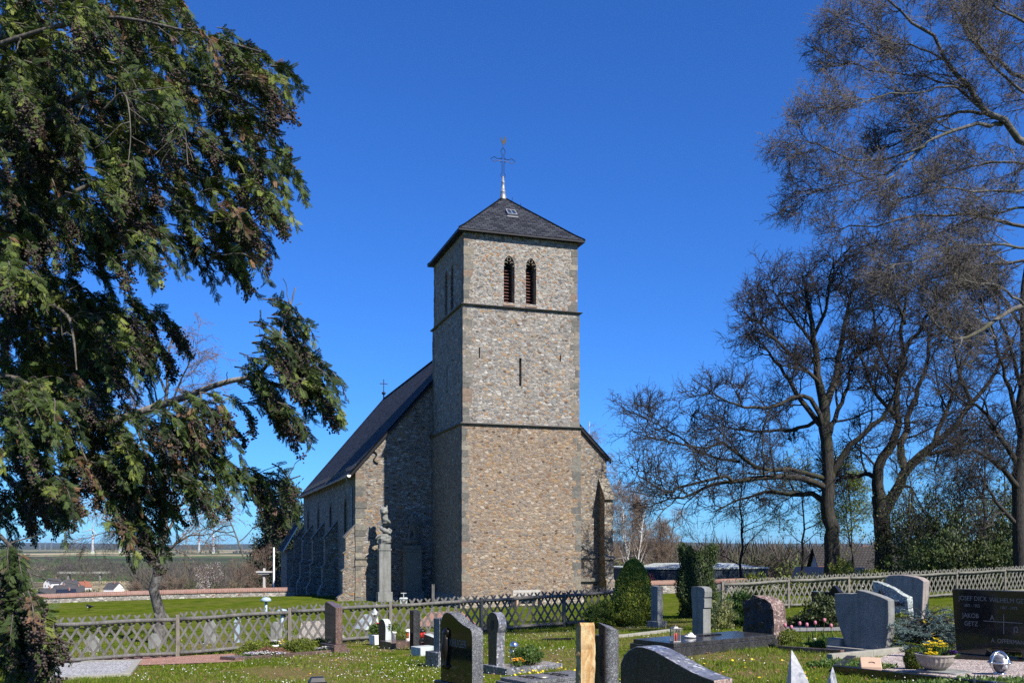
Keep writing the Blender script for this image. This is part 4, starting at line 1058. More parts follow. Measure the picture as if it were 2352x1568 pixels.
TB=[L([(2030,1350),(2029,1260),(2027,1200),(2020,1139)],46,46,.43,.36),
 L([(2021,1150),(2014,1092),(2031,1045),(2054,1002),(2062,955),(2058,885),(2066,827),(2078,740),(2082,640)],46,45,.30,.05),
 L([(2030,1175),(2058,1124),(2082,1077),(2117,1045),(2164,1002),(2199,963),(2234,924),(2290,850),(2330,780)],46,44,.30,.05),
 L([(2078,1075),(2078,1002),(2097,924),(2121,866),(2140,760),(2150,680)],45.6,47.5,.2,.04),
 L([(2014,1095),(1990,1090),(1972,1092),(1941,1096),(1920,1108),(1880,1130)],46,47.5,.14,.03),
 L([(2068,1115),(2090,1120),(2096,1128),(2093,1165),(2104,1185),(2100,1210),(2075,1232)],45.4,45,.07,.02),
 L([(2058,960),(2010,900),(1980,830),(1960,760)],45.5,44,.12,.02),
 L([(2060,880),(2020,800),(2005,720),(1990,650)],45.4,47,.12,.02),
 L([(2120,1042),(2190,1030),(2250,1010),(2310,1020)],45.2,47,.11,.02),
 L([(2062,830),(2110,760),(2150,690),(2200,640)],45.2,43.6,.12,.02),
 L([(2150,1012),(2180,930),(2210,850),(2230,760)],45,46.5,.13,.03),
 L([(2230,927),(2200,850),(2190,760),(2170,700)],44.6,43,.10,.02),
 L([(2078,745),(2060,690),(2030,640),(2010,590)],45.2,44,.09,.02)]
tree('bare_oak','bare oak with a forked, swollen trunk dividing low above the pale fence',sc_(TB,62/46),bb,M['bark_oak'],M['twig'],slv(LV,62/46),seed=6)
yc=48.0; bc=np.array([(2346-CX)/F*yc,yc,G((2346-CX)/F*yc,yc)])
TC=[L([(2348,1340),(2346,1200),(2343,1080),(2346,960),(2352,850),(2356,720),(2360,600)],48,48,.44,.12),
 L([(2340,1120),(2304,1077),(2273,1053),(2238,1034),(2190,1040)],48,45,.16,.03),
 L([(2340,1070),(2293,995),(2261,944),(2214,917),(2170,880)],48,46,.15,.03),
 L([(2340,1210),(2293,1159),(2273,1124),(2257,1112),(2220,1120)],48,46.4,.12,.02),
 L([(2344,1003),(2324,905),(2304,858),(2280,760),(2250,680)],48,47,.15,.03),
 L([(2348,900),(2320,800),(2290,700),(2280,620)],48,45.6,.12,.02),
 L([(2354,760),(2310,690),(2260,640),(2230,590)],48,46.6,.1,.02),
 L([(2350,960),(2420,860),(2480,760)],48,47,.15,.03)]
tree('bare_oak','dark bare oak trunk at the right-hand end of the pale fence',TC,bc,M['bark_dark'],M['twig'],LV,seed=7)
# the nearer beech whose trunk stands outside the picture
yd=25.0; xd=(2640-CX)/F*yd; bd_=np.array([xd,yd,G(xd,yd)])
def pz(x,y,z): return np.array([x,y,z])
TD=[([pz(xd,yd,bd_[2]-.2),pz(xd+.1,yd,2),pz(xd,yd+.2,6),pz(xd-.2,yd,11),pz(xd,yd,17)],.55,.2),
 L([(2620,560),(2480,400),(2345,322),(2297,279),(2250,243),(2223,195),(2181,142),(2128,74),(2081,42),(2028,-10)],25,24,.19,.03),
 L([(2270,258),(2250,258),(2197,258),(2144,274),(2107,295),(2060,330),(2010,345)],24.7,26,.09,.015),
 L([(2300,285),(2266,285),(2186,306),(2123,337),(2086,369),(2040,415),(1990,440)],24.8,23.5,.10,.015),
 L([(2123,337),(2040,365),(1960,368),(1900,340),(1860,325),(1815,320)],24,23.6,.05,.01),
 L([(2086,369),(2030,400),(1960,420),(1880,438),(1835,455)],23.8,24.8,.04,.01),
 L([(2600,640),(2480,560),(2352,520),(2250,495),(2150,490),(2050,510),(1950,522),(1875,540)],25,26,.11,.012),
 L([(2640,720),(2480,690),(2352,702),(2290,738),(2240,768),(2200,775),(2160,762),(2130,725),(2110,690)],25,23,.14,.02),
 L([(2600,330),(2480,250),(2352,180),(2270,120),(2200,40),(2150,-40)],25,26,.15,.02),
 L([(2600,200),(2450,100),(2330,40),(2250,-10)],25,24,.12,.02),
 L([(2620,650),(2480,600),(2352,600),(2250,610),(2150,640),(2050,665),(1985,690)],25,27.5,.1,.012),
 L([(2250,243),(2200,200),(2120,175),(2040,170),(1960,150),(1905,140)],24.6,25.4,.06,.01),
 L([(2181,142),(2110,110),(2040,95),(1985,60),(1955,35)],24.4,25,.045,.01),
 L([(2223,195),(2150,205),(2060,215),(1960,240),(1880,245)],24.5,23.4,.05,.01),
 L([(2480,400),(2400,430),(2300,440),(2200,430),(2110,450),(2020,480)],25,24,.08,.012),
 L([(2352,700),(2300,660),(2240,650),(2190,640)],24,23,.06,.012),
 L([(2500,470),(2420,470),(2330,480),(2240,500),(2150,540),(2080,570)],25,26.5,.08,.012),L([(2500,600),(2400,570),(2300,560),(2200,570),(2110,600),(2030,610)],25,23.5,.08,.012),
 L([(2480,430),(2380,380),(2290,370),(2210,390),(2130,420)],25,27,.08,.012),L([(2520,120),(2440,20),(2380,-60)],25,25,.1,.02),L([(2500,300),(2400,240),(2300,170),(2240,90),(2210,20)],25,23.5,.09,.015)]
LVD=[dict(m=9,t0=.25,t1=.96,L=1.5,ang=(22,55),K=9,wig=.15,trop=(-.02,0,.02),rr=.5,lt=.75,rmin=.012,skip=1),
    dict(m=7,t0=.15,t1=1,L=.9,ang=(25,55),K=7,wig=.17,trop=(-.02,0,.03),rr=.6,lt=.55,rmin=.008),
    dict(m=6,t0=.2,t1=1,L=.5,ang=(25,58),K=5,wig=.2,rr=.65,lt=.4,rmin=.0058),
    dict(m=4,t0=.2,t1=1,L=.26,ang=(25,60),K=4,wig=.2,rr=.7,lt=.3,rmin=.005),
    dict(m=1,t0=.3,t1=1,L=.10,ang=(30,60),K=3,wig=.2,rr=.8,lt=.3,rmin=.0048)]
tree('bare_beech','bare pale-barked beech sending fine sunlit twigs in from beyond the right edge',[(p,r0*(.62 if i_ else 1),r1*.8) for i_,(p,r0,r1) in enumerate(TD)],bd_,M['bark_beech'],M['twig_pale'],LVD,seed=9,leaf=(M['leaf_bud'],.03,1,.25,.005),trunk_levels=2)

def autotree(name,label,x,y,h,spread,r,bark,twig,seed,nl=9,t0=.3,up=.5,L1=None,lv=None,leaf=None,stems=1,lean=0,group=None,weep=0.0,base_z=None):
    R=random.Random(seed); z=G(x,y) if base_z is None else base_z
    base=np.array([x,y,z]); limbs=[]
    for s in range(stems):
        a=R.uniform(0,6.28); k=(spread*.28 if stems>1 else lean)
        tx,ty=math.cos(a)*k,math.sin(a)*k; hh=h*R.uniform(.82,1.0) if stems>1 else h
        off=(.25*math.cos(a)*(stems>1),.25*math.sin(a)*(stems>1))
        st=[pz(x+off[0],y+off[1],z-.25)]+[pz(x+off[0]+tx*t**1.4+R.uniform(-.02,.02)*h*.5,y+off[1]+ty*t**1.4+R.uniform(-.02,.02)*h*.5,z+hh*t) for t in (.2,.4,.6,.8,1)]
        limbs.append((st,r*(1 if stems==1 else .62),r*.12))
        cs=curve(st,30)
        for i in range(nl):
            t=t0+(.93-t0)*(i+R.random())/nl; p=cs[int(t*29)]; b=R.uniform(0,6.28)
            ln=spread*(1.05-.75*(t-t0)/(1-t0))*R.uniform(.75,1.1)*(1 if stems==1 else .6)
            d=np.array([math.cos(b),math.sin(b),up*R.uniform(.6,1.4)]); d/=np.linalg.norm(d)
            pts=[p+d*ln*q+np.array([0,0,(up*.25-weep)*ln*q*q]) for q in (0,.35,.7,1)]
            limbs.append((pts,r*(.42-.28*t)*(1 if stems==1 else .62),r*.04))
    lv=lv or [dict(m=8,t0=.2,t1=1,L=spread*.42,ang=(25,60),K=6,wig=.2,trop=(0,0,.04-weep),rr=.6,rmin=.012),
              dict(m=6,t0=.2,t1=1,L=spread*.2,ang=(25,60),K=5,wig=.22,trop=(0,0,-weep),rr=.6,rmin=.008),
              dict(m=4,t0=.2,t1=1,L=spread*.09,ang=(25,60),K=3,wig=.2,trop=(0,0,-weep),rr=.7,rmin=.006)]
    return tree(name,label,limbs,base,bark,twig,lv,K=12,sides=7,seed=seed,leaf=leaf,group=group,trunk_levels=0)
def at(px,Y): return ((px-CX)/F*Y,Y)
# behind the fence, right
autotree('young_tree','young spreading tree with tiny opening buds, between the oak limb and the flat-roofed building',*at(1705,70),11.4,5.0,.13,M['bark_dark'],M['twig'],31,nl=16,t0=.2,up=.45,leaf=(M['leaf_bud'],.09,1,.5,.03))
autotree('maple_tree','slim maple in yellow-green spring leaf, left of the nearer oak trunk',*at(1842,72),10.2,3.5,.13,M['bark_dark'],M['twig'],32,nl=12,t0=.3,up=.6,leaf=(M['leaf_spring'],.13,2,.5,.06))
autotree('maple_tree','two-stemmed maple in yellow-green leaf, seen between the two oak trunks',*at(1966,72),11,3.8,.14,M['bark_dark'],M['twig'],33,nl=13,t0=.35,up=.55,leaf=(M['leaf_spring'],.13,2,.6,.06),stems=2)
autotree('slender_tree','thin dark bare tree in front of the evergreen thicket',*at(2262,54),9.2,2.8,.14,M['bark_dark'],M['twig'],34,nl=12,t0=.3,up=.8)
autotree('slender_tree','ivy-footed thin tree right beside the forked oak',*at(2150,58),7.0,2.2,.10,M['bark_dark'],M['twig'],38,nl=10,t0=.3,up=.8)
for i,(px,Y,h,s,lb) in enumerate([(1452,80,10.5,3.0,'leftmost of the bare birches beside the church buttress'),(1480,84,10.8,2.6,'bare multi-stemmed birch in the middle of the clump beyond the brick-coped wall'),(1528,82,8.2,2.6,'small bare birch at the open right side of the clump')]):
    autotree('birch_tree',lb,*at(px,Y),h,s,.16,M['bark_white'] if i<2 else M['bark_dark'],M['twig_birch'],40+i,nl=14,t0=.3,up=1.3,stems=3,group='birches beyond the wall',base_z=-5.0)
autotree('weeping_birch','tall weeping birch behind the church, its hanging twigs showing over the nave roof',*at(1352,96),16.5,4.4,.28,M['bark_white'],M['twig_birch'],45,nl=22,t0=.3,up=.7,weep=.32,leaf=(M['leaf_bud'],.09,1,.35,.05),base_z=-4.4)
autotree('weeping_birch','weeping birch with pale green catkins rising behind the right-hand buttress',*at(1392,92),10.5,3.2,.2,M['bark_white'],M['twig_birch'],46,nl=18,t0=.25,up=.6,weep=.34,leaf=(M['leaf_bud'],.1,1,.5,.05),base_z=-4.6)
for px,Y,h,s_,sd,lb in ((2090,56,8.0,2.4,141,'thin bare tree directly right of the forked trunk, above the dark bushes'),(2200,60,9.5,2.6,142,'leaning thin bare tree over the middle of the evergreen thicket'),(2305,62,9.0,2.6,143,'thin bare tree over the right part of the evergreen thicket')):
    autotree('slender_tree',lb,*at(px,Y),h,s_,.12,M['bark_dark'],M['twig'],sd,nl=13,t0=.25,up=.9,leaf=(M['leaf_spring'],.08,1,.3,.05))
# birch on the left lawn
TE=[L([(368,1482),(362,1420),(358,1340),(362,1280),(372,1200),(380,1100),(378,960),(384,860),(398,770)],34,34,.24,.03),
 L([(362,1290),(400,1250),(440,1230),(490,1225)],34,33,.07,.01),L([(362,1285),(395,1200),(430,1120),(450,1050)],34,35,.08,.01),
 L([(370,1230),(320,1170),(270,1140),(225,1150)],34,33,.07,.01),L([(378,1120),(420,1040),(450,960),(468,890)],34,34.5,.06,.01),
 L([(380,1060),(340,990),(310,930),(290,860)],34,33,.06,.01),L([(378,960),(410,890),(435,830),(455,800)],34,33.4,.05,.01),
 L([(380,900),(350,840),(330,800),(315,770)],34,34.6,.05,.01),L([(366,1260),(330,1240),(270,1220),(210,1230)],34,34.5,.05,.01),
 L([(372,1190),(430,1150),(480,1120),(520,1130)],34,35,.05,.01)]
LVE=[dict(m=12,t0=.25,t1=1,L=1.7,ang=(25,60),K=6,wig=.2,trop=(0,0,-.05),rr=.5,rmin=.009,skip=1),dict(m=7,t0=.15,t1=1,L=.75,ang=(25,60),K=5,wig=.22,trop=(0,0,-.12),rr=.6,rmin=.008),dict(m=6,t0=.15,t1=1,L=.42,ang=(25,60),K=4,wig=.22,trop=(0,0,-.12),rr=.7,rmin=.0065)]
bx,by=at(368,34); be=np.array([bx,by,G(bx,by)])
tree('birch_tree','rough-barked birch standing on the lawn just behind the lattice fence',TE,be,M['bark_birch'],M['twig_birch'],LVE,seed=12,leaf=(M['leaf_bud'],.05,1,.4,.02),trunk_levels=0)
# ------------------------------------------------------------------ the big cypress on the left
rng=np.random.default_rng(77)
def inpoly(px,py,poly):
    q=np.array(poly,float); r=np.zeros(len(px),bool); j=len(q)-1
    for i in range(len(q)):
        c=((q[i,1]>py)!=(q[j,1]>py)); xx=(q[j,0]-q[i,0])*(py-q[i,1])/((q[j,1]-q[i,1])+1e-12)+q[i,0]
        r^=c&(px<xx); j=i
    return r
def frond():
    """flat cypress spray along +x, branchlets to both sides, each with small side scales"""
    v=[];f=[]
    def rh(a,b,w,z=0.0):
        a=np.array(a);b=np.array(b);d=b-a;n=np.array([-d[1],d[0]]);n=n/(np.linalg.norm(n)+1e-9)*w
        m=a+d*.45;k=len(v)
        v.extend([(*a,z),(*(m+n),z-.01),(*b,z-.03),(*(m-n),z-.01)]); f.append((k,k+1,k+2,k+3))
    rh((0,0),(1,0),.022)
    for i in range(8):
        x=.08+.85*i/8; L=.42*(1-.62*x)
        for s in (-1,1):
            a=math.radians(42+6*math.sin(i*2.1)); x0=x+(.05 if s>0 else 0); e=(x0+L*math.cos(a),s*L*math.sin(a))
            rh((x0,0),e,.034,-.02*i/8)
            m=(x0+.45*L*math.cos(a),s*.45*L*math.sin(a)); b=a-.75; l2=L*.42
            rh(m,(m[0]+l2*math.cos(b),m[1]+s*l2*math.sin(b)),.027,.012)
            if L>.25: rh(m,(m[0]+l2*math.cos(a+.8),m[1]+s*l2*math.sin(a+.8)),.025,.0)
    v=np.array(v); v[:,2]-=.18*v[:,0]**2
    return v,np.array(f)
FV,FF=frond()
TX=(-75-CX)/F*11.8; TB0=np.array([TX,11.8,G(TX,11.8)])
MASS=[ # polygon of the places where plumes hang (photo px at its depth), count, depth range, brown share
 ([(0,-60),(400,-60),(415,30),(470,75),(560,70),(640,140),(668,175),(610,225),(635,320),(672,385),(640,415),(632,500),(590,545),(560,620),(500,655),(440,610),(380,560),(330,600),(250,640),(150,660),(0,660)],480,(9.4,13.8),.06),
 ([(0,640),(290,690),(390,725),(410,790),(330,845),(250,885),(0,900)],120,(10.2,14),.03),
 ([(0,880),(230,860),(255,940),(195,980),(235,1060),(165,1110),(140,1190),(60,1170),(0,1220)],110,(9.2,12.5),.07),
 ([(230,950),(420,930),(555,895),(545,1000),(520,1120),(440,1140),(400,1100),(360,1190),(320,1260),(255,1230),(215,1110),(185,1020)],120,(9.8,11.6),.10),
 ([(565,880),(605,800),(655,700),(690,705),(725,800),(762,880),(772,930),(735,965),(690,950),(640,985),(600,930)],58,(10.4,11.6),.05),
 ([(550,1075),(600,1100),(672,1085),(630,1150),(590,1175),(560,1150)],13,(10.6,11.4),.03),
 ([(0,1250),(55,1290),(90,1370),(120,1460),(135,1530),(0,1560)],66,(7.6,9),.07),
 ([(0,-60),(380,-60),(420,120),(500,160),(520,300),(440,330),(420,520),(300,560),(150,600),(240,430),(200,320),(120,560),(0,560)],190,(13.2,16),.0),
 ([(-60,120),(90,120),(100,420),(60,640),(-60,700)],90,(10.5,15),.02),
 ([(0,600),(330,700),(330,800),(120,880),(0,900)],110,(13.5,16),.0)]
starts=[];dirs=[];lens=[];tint=[];brown=[]
for poly,n,(ya,yb),br in MASS:
    q=np.array(poly); got=0
    while got<n:
        px=rng.uniform(q[:,0].min(),q[:,0].max(),400); py=rng.uniform(q[:,1].min(),q[:,1].max(),400)
        k=inpoly(px,py,poly); px,py=px[k][:n-got],py[k][:n-got]; got+=len(px)
        for a,b in zip(px,py):
            # depth varies in lumps so that masses stand before and behind one another
            w_=.5+.5*math.sin(a*.021+1.3*math.sin(b*.013))*math.sin(b*.017+.7)
            Y=ya+(yb-ya)*(.65*w_+.35*rng.random())
            p=P(a,b,Y); out=unit(np.array([p[0]-TX+.4,(p[1]-11.8)*1.0,0])+.55*np.array([rng.normal(),rng.normal(),0]))
            starts.append(p); dirs.append(out+np.array([0,0,rng.uniform(-.45,.25)])); lens.append(rng.uniform(.45,.85)*(1.0 if Y>9 else .75)); tint.append(rng.normal(.48,.16)); brown.append(rng.random()<br)
starts=np.array(starts);dirs=unit(np.array(dirs));lens=np.array(lens);tint=np.array(tint);brown=np.array(brown)
# plume axes: reach outwards, then hang
K=7; pts=[starts-dirs*lens[:,None]*.35+np.array([0,0,.12])*lens[:,None]]; d=dirs.copy()
for k in range(K-1):
    pts.append(pts[-1]+d*(lens/(K-1))[:,None]); d=unit(d+np.array([0,0,-.36])+.07*rng.normal(size=d.shape))
AX=np.stack(pts,1); N=len(AX)
S=38; t=np.tile(np.linspace(.08,1,S),(N,1)); f=t*(K-1); i=np.minimum(f.astype(int),K-2); fr=(f-i)[...,None]; ar=np.arange(N)[:,None]
pos=(AX[ar,i]*(1-fr)+AX[ar,i+1]*fr).reshape(-1,3); tg=unit(AX[ar,i+1]-AX[ar,i]).reshape(-1,3)
side=unit(np.cross(tg,np.array([0,0,1.])+.4*rng.normal(size=tg.shape)))*np.where(np.arange(N*S)%2,1,-1)[:,None]
X=unit(tg*.75+side*(.75+.35*rng.random((N*S,1)))*(1-.55*t.reshape(-1,1))+.28*rng.normal(size=tg.shape)+np.array([0,0,-.28]))
Zv=unit(np.cross(X,side)+.5*rng.normal(size=X.shape))
scl=(.145*(1-.35*t.reshape(-1))*(.7+.6*rng.random(N*S)))*np.repeat(np.where(starts[:,1]<9,.8,1.0),S)
V,Fq=scatter(FV,FF,pos,X,Zv,scl)
vr=np.repeat(tint,S)+rng.normal(0,.13,N*S); vr=np.clip(vr,0,.84); bm=np.repeat(brown,S)&(rng.random(N*S)<.75); vr[bm]=rng.uniform(.86,1,bm.sum()); sp=rng.random(N*S)<.03; vr[sp]=rng.uniform(.86,1,sp.sum())
CY=thing('cypress_tree','big dark cypress with drooping sprays and brown cones filling the foreground beside the camera','tree',TB0)
np_mesh('foliage',V,[Fq],M['leaf_cypress'],CY,var=np.repeat(vr,len(FV)),shift=TB0)
# cones at the plume ends
oc=np.array([(1,0,0),(-1,0,0),(0,1,0),(0,-1,0),(0,0,1),(0,0,-1)],float); of=np.array([(0,2,4),(2,1,4),(1,3,4),(3,0,4),(2,0,5),(1,2,5),(3,1,5),(0,3,5)])
tt_=t.reshape(-1); cand=np.where((tt_>.55)&(np.repeat(rng.random(N)<.42,S)))[0]; nb=6
cp=np.repeat(pos[cand]+X[cand]*scl[cand][:,None]*.8,nb,axis=0)+rng.normal(size=(len(cand)*nb,3))*.022
V2,F2=scatter(oc,of,cp,rng.normal(size=cp.shape),rng.normal(size=cp.shape)+.01,rng.uniform(.009,.017,len(cp)))
np_mesh('cones',V2,[F2],M['cone'],CY,var=np.repeat(rng.random(len(cp)),6),shift=TB0)
# trunk, limbs and the stems of the plumes
limbs=[([TB0+np.array([0,0,-.3]),TB0+np.array([.05,0,3]),TB0+np.array([0,.1,7]),TB0+np.array([.1,0,11])],.42,.2),
 L([(-60,1060),(100,1010),(270,965),(350,936),(430,910),(490,886),(560,868),(600,876),(650,890)],11.8,10.9,.085,.02),
 L([(585,872),(615,835),(640,785),(652,740),(668,700),(678,660)],11,11,.03,.008),
 L([(640,890),(690,870),(725,880),(760,930)],10.95,10.9,.022,.006),
 L([(-60,960),(0,946),(60,940),(110,960)],11.6,10,.05,.01),
 L([(-40,720),(80,690),(150,720),(168,770),(176,850)],11.6,10,.045,.008),
 L([(-50,560),(100,480),(220,420),(330,420),(450,470),(560,560)],11.8,12.2,.05,.012),
 L([(-50,330),(100,260),(250,200),(400,190),(520,210),(640,280)],11.8,11,.05,.012),
 L([(-50,120),(100,70),(250,40),(420,70),(600,120)],11.8,10.4,.045,.01),
 L([(-50,760),(100,760),(250,740),(380,760)],11.8,12.6,.05,.01),
 L([(-50,640),(80,560),(200,540),(300,560),(360,640)],11.8,12.8,.05,.01),
 L([(-50,850),(60,880),(150,960),(200,1060)],11.8,10.4,.05,.01),
 L([(300,950),(330,1030),(345,1120),(330,1220)],11.3,10.8,.02,.006),L([(460,900),(470,980),(480,1080)],11.1,10.9,.02,.006),
 L([(-60,1180),(0,1230),(60,1300),(90,1400)],11,8.4,.04,.008),L([(400,920),(470,1000),(560,1090),(640,1105),(690,1092)],11.2,11,.03,.008),
 L([(240,250),(285,215),(300,300),(292,400)],10,9.7,.014,.005),L([(380,300),(420,290),(432,380)],10.1,9.9,.013,.005),L([(560,1280),(530,1200),(490,1130)],10.6,10.9,.012,.005)]
Pn=np.array([curve([P(*p) if isinstance(p,tuple) else p for p in a],14) for a,_,_ in limbs]); Rn=np.array([r0+(r1-r0)*np.linspace(0,1,14)**.8 for _,r0,r1 in limbs])*.85
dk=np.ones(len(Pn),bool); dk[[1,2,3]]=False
v,f=tubes(Pn[~dk],Rn[~dk],8); np_mesh('limb',v,[f],M['bark_cyp_sunlit'],CY,smooth=True,shift=TB0)  # front limb painted as if sunlit
parts=[tubes(Pn[dk],Rn[dk],8)]
s1=spawn(Pn[1:],Rn[1:],m=7,t0=.15,t1=.8,L=.55,ang=(30,75),K=6,wig=.2,trop=(0,0,-.1),rr=.5,rmin=.007); parts.append(tubes(s1[0],s1[1],5))
parts.append(tubes(AX,np.repeat(np.linspace(.009,.003,K)[None],N,0),4))
v,f=cat(parts); np_mesh('trunk',v,f,M['bark_cyp_shaded'],CY,smooth=True,shift=TB0)  # trunk and remaining limbs painted as if shaded

# ------------------------------------------------------------------ shrubs and flowers
def bush(name,label,cat_n,pos,r,n,leaf,mat,shape='ell',seed=1,core=.78,asp=.5,group=None,lump=.14,droop=-.6,var=(.5,.22),coremat=None,rot=0.0):
    g=np.random.default_rng(seed); t_=thing(name,label,cat_n,pos,rot,group)
    d=unit(g.normal(size=(n,3))); 
    ph=g.uniform(0,6.28,6); lf=1+lump*(np.sin(5*d[:,0]+ph[0])*np.sin(6*d[:,1]+ph[1])+.7*np.sin(9*d[:,2]+ph[2]+4*d[:,0])+.5*np.sin(13*d[:,1]+ph[3]))
    rad=(.72+.28*g.random(n)**.5)*lf; r=np.array(r,float)
    if shape=='ell': p=d*rad[:,None]*r+np.array([0,0,r[2]*.92])
    elif shape=='dome': d[:,2]=np.abs(d[:,2]); p=d*rad[:,None]*r
    elif shape=='cone':
        z=g.random(n)**1.25; a=g.uniform(0,6.28,n); prof=np.minimum(1,(1-z)**.47*1.12)*(.86+.14*np.minimum(1,z*9))
        q=(.80+.24*g.random(n)**.7)*(1+lump*.6*(np.sin(4*a+ph[0]+7*z)+.6*np.sin(9*a+ph[1]-11*z)+.5*np.sin(23*z+ph[2])))
        p=np.c_[np.cos(a)*prof*q*r[0],np.sin(a)*prof*q*r[1],z*r[2]*2]
    elif shape=='box':
        b=g.uniform(-1,1,(n,3)); ax=g.integers(0,3,n); b[np.arange(n),ax]=np.sign(b[np.arange(n),ax])*(.86+.2*g.random(n)); 
        lp=1+lump*.35*(np.sin(5*b[:,2]+ph[0]+4*b[:,0])+np.sin(7*b[:,1]+ph[1]))
        p=b*r*lp[:,None]; p[:,2]+=r[2]; d=b
    dirs=unit(unit(p-np.array([0,0,r[2]*.6]))+np.array([0,0,-droop*.6]))
    sv=np.random.default_rng(seed+3)
    L_=leaf*(.6+.8*sv.random(n)); ow=unit(p-np.array([0,0,r[2]*.5])); dd=unit(np.array([0,0,.75])*(1 if droop>-1.6 else 2.2)+.35*ow+.55*sv.normal(size=p.shape)); s=unit(np.cross(dd,ow+.55*sv.normal(size=p.shape)))
    W=L_*asp*.5; v=np.stack([p,p+dd*(L_*.5)[:,None]+s*W[:,None],p+dd*L_[:,None],p+dd*(L_*.5)[:,None]-s*W[:,None]],1).reshape(-1,3); i=np.arange(n)*4
    vv=np.clip(g.normal(var[0],var[1],n)+.25*(lf-1),0,1)
    np_mesh('foliage',v,[np.c_[i,i+1,i+2,i+3]],mat,t_,var=np.repeat(vv,4))
    if core:  # solid core added to block light; its dark tone stands for inner shade
        mb=MB()
        if shape=='box': mb.box((0,0,r[2]),(2*r[0]*.86,2*r[1]*.86,2*r[2]*.93))
        elif shape=='cone':
            prof=[(r[0]*.74*min(1,(1-z)**.55*1.12)+.002,z*2*r[2]*.97) for z in np.linspace(0,.99,9)]; mb.lathe(prof,(0,0,0),14)
        else: mb.blob((0,0,r[2]*(.92 if shape=='ell' else .0)),tuple(r*core*.85),12,8,.1,seed)
        o=mb.build('shade_core',coremat or mat,t_,True)
    return t_
def gp3(px,py): return gpix(px,py,4,70)
def atz(px,Y): 
    x=(px-CX)/F*Y; return np.array([x,Y,G(x,Y)])
bush('thuja_bush','clipped conical thuja, bright green on its sunny side, at the end of the front fence','shrub',atz(1455,33.5),(.80,.76,1.12),26000,.07,M['leaf_thuja'],'cone',3,lump=.07,var=(.58,.22))
bush('conifer_shrub','low spreading dark conifer shrub at the foot of the conical thuja','shrub',atz(1383,33.0),(.55,.5,.42),7000,.07,M['leaf_thuja'],'ell',4,lump=.3,var=(.35,.2))
bush('yew_hedge','square-topped dark yew clipped to a tall block behind the stone pillar','hedge',atz(1600,36.5),(.56,.5,1.17),24000,.07,M['leaf_hedge'],'box',5,lump=.45)
bush('variegated_shrub','cream-and-yellow variegated shrub in the sun, right beside the stone pillar','shrub',atz(1655,28.5),(.36,.34,.44),2600,.075,M['leaf_yellow'],'ell',6,core=.5,lump=.3,coremat=M['leaf_herb'])
bush('juniper_shrub','loose blue-green juniper between the variegated shrub and the red boulder stone','shrub',atz(1702,29.5),(.45,.4,.5),4200,.08,M['leaf_herb'],'ell',7,lump=.25,var=(.3,.2),core=.6)
bush('rhododendron','dark leafy evergreen in front of the wide black headstone','shrub',atz(1892,27.5),(.5,.45,.42),3200,.09,M['leaf_dark'],'ell',8,lump=.25)
bush('periwinkle_clump','low dark-leaved clump with violet dots below the pale fence','shrub',atz(1845,28.5),(.55,.4,.24),2600,.07,M['leaf_dark'],'dome',9,lump=.25)
bush('box_ball','brownish clipped box ball beside the flower bowl','shrub',atz(2100,15.3),(.15,.15,.19),3600,.03,M['leaf_heath'],'ell',10,var=(.1,.15),lump=.06)
bush('heather_mound','bright green heather mound at the left end of the kerbed flower bed','heather',gp3(590,1506),(.56,.42,.40),5200,.045,M['leaf_heath'],'dome',11,droop=-1.2)
bush('heather_mound','low russet-brown heather in front of the bright green mound','heather',gp3(622,1509),(.56,.28,.24),3600,.045,M['leaf_heath_brown'],'dome',12,droop=-1.2)
bush('heather_mound','dark green heather mound right of the white flowerpot','heather',gp3(690,1503),(.50,.38,.40),5200,.045,M['leaf_heath'],'dome',13,droop=-1.2,var=(.35,.2))
bush('heather_mound','green heather mound next to the dark red headstone','heather',gp3(732,1498),(.44,.34,.34),4600,.045,M['leaf_heath'],'dome',14,droop=-1.2,var=(.4,.2))
bush('golden_conifer','low golden-brown conifer at the foot of the slate memorial','shrub',atz(2062,24),(.35,.32,.25),3200,.05,M['leaf_heath'],'ell',15,var=(.25,.2))
bush('tulip_bed_conifer','dwarf yellow-green conifer beside the tulips at the red boulder stone','shrub',atz(1812,21.2),(.22,.2,.2),2400,.035,M['leaf_heath'],'ell',16,var=(.45,.2))
# blue spruce spreading between the stones
t_=thing('blue_spruce','spreading silver-blue dwarf spruce with layered sprays between two headstones','shrub',atz(2128,19.3))
g=np.random.default_rng(21); pts=[];pd=[];br=[]
for k in range(120):
    a=g.uniform(0,6.28); l=g.uniform(.35,.98); z0=g.uniform(.12,.62); 
    if g.random()<.2: l*=.6; z0+=.28
    d_=np.array([math.cos(a),math.sin(a)*.75,.10]); tip=d_*l+np.array([0,0,z0-.1*l]); br.append([np.array([0,0,z0*.8]),d_*l*.5+np.array([0,0,z0+.03]),tip])
    for j in range(10):
        tt=g.uniform(.35,1); base_=np.array([0,0,z0*.85])*(1-tt)+tip*tt; sd=g.choice([-1,1])
        pts.append(base_); pd.append(unit(d_*.8+sd*np.array([-d_[1],d_[0],0])*.7*(1.15-tt)+np.array([0,0,-.12])+.15*g.normal(size=3)))
pts=np.array(pts);pd=np.array(pd); nn=54
bp_=np.repeat(pts,nn,0)+np.repeat(pd,nn,0)*g.random((len(pts)*nn,1))*.17; nd=unit(np.repeat(pd,nn,0)*.7+g.normal(size=bp_.shape)*.62)
s_=unit(np.cross(nd,g.normal(size=bp_.shape))); l_=.032; v=np.stack([bp_,bp_+nd*l_*.5+s_*.0042,bp_+nd*l_,bp_+nd*l_*.5-s_*.0042],1).reshape(-1,3); i=np.arange(len(bp_))*4
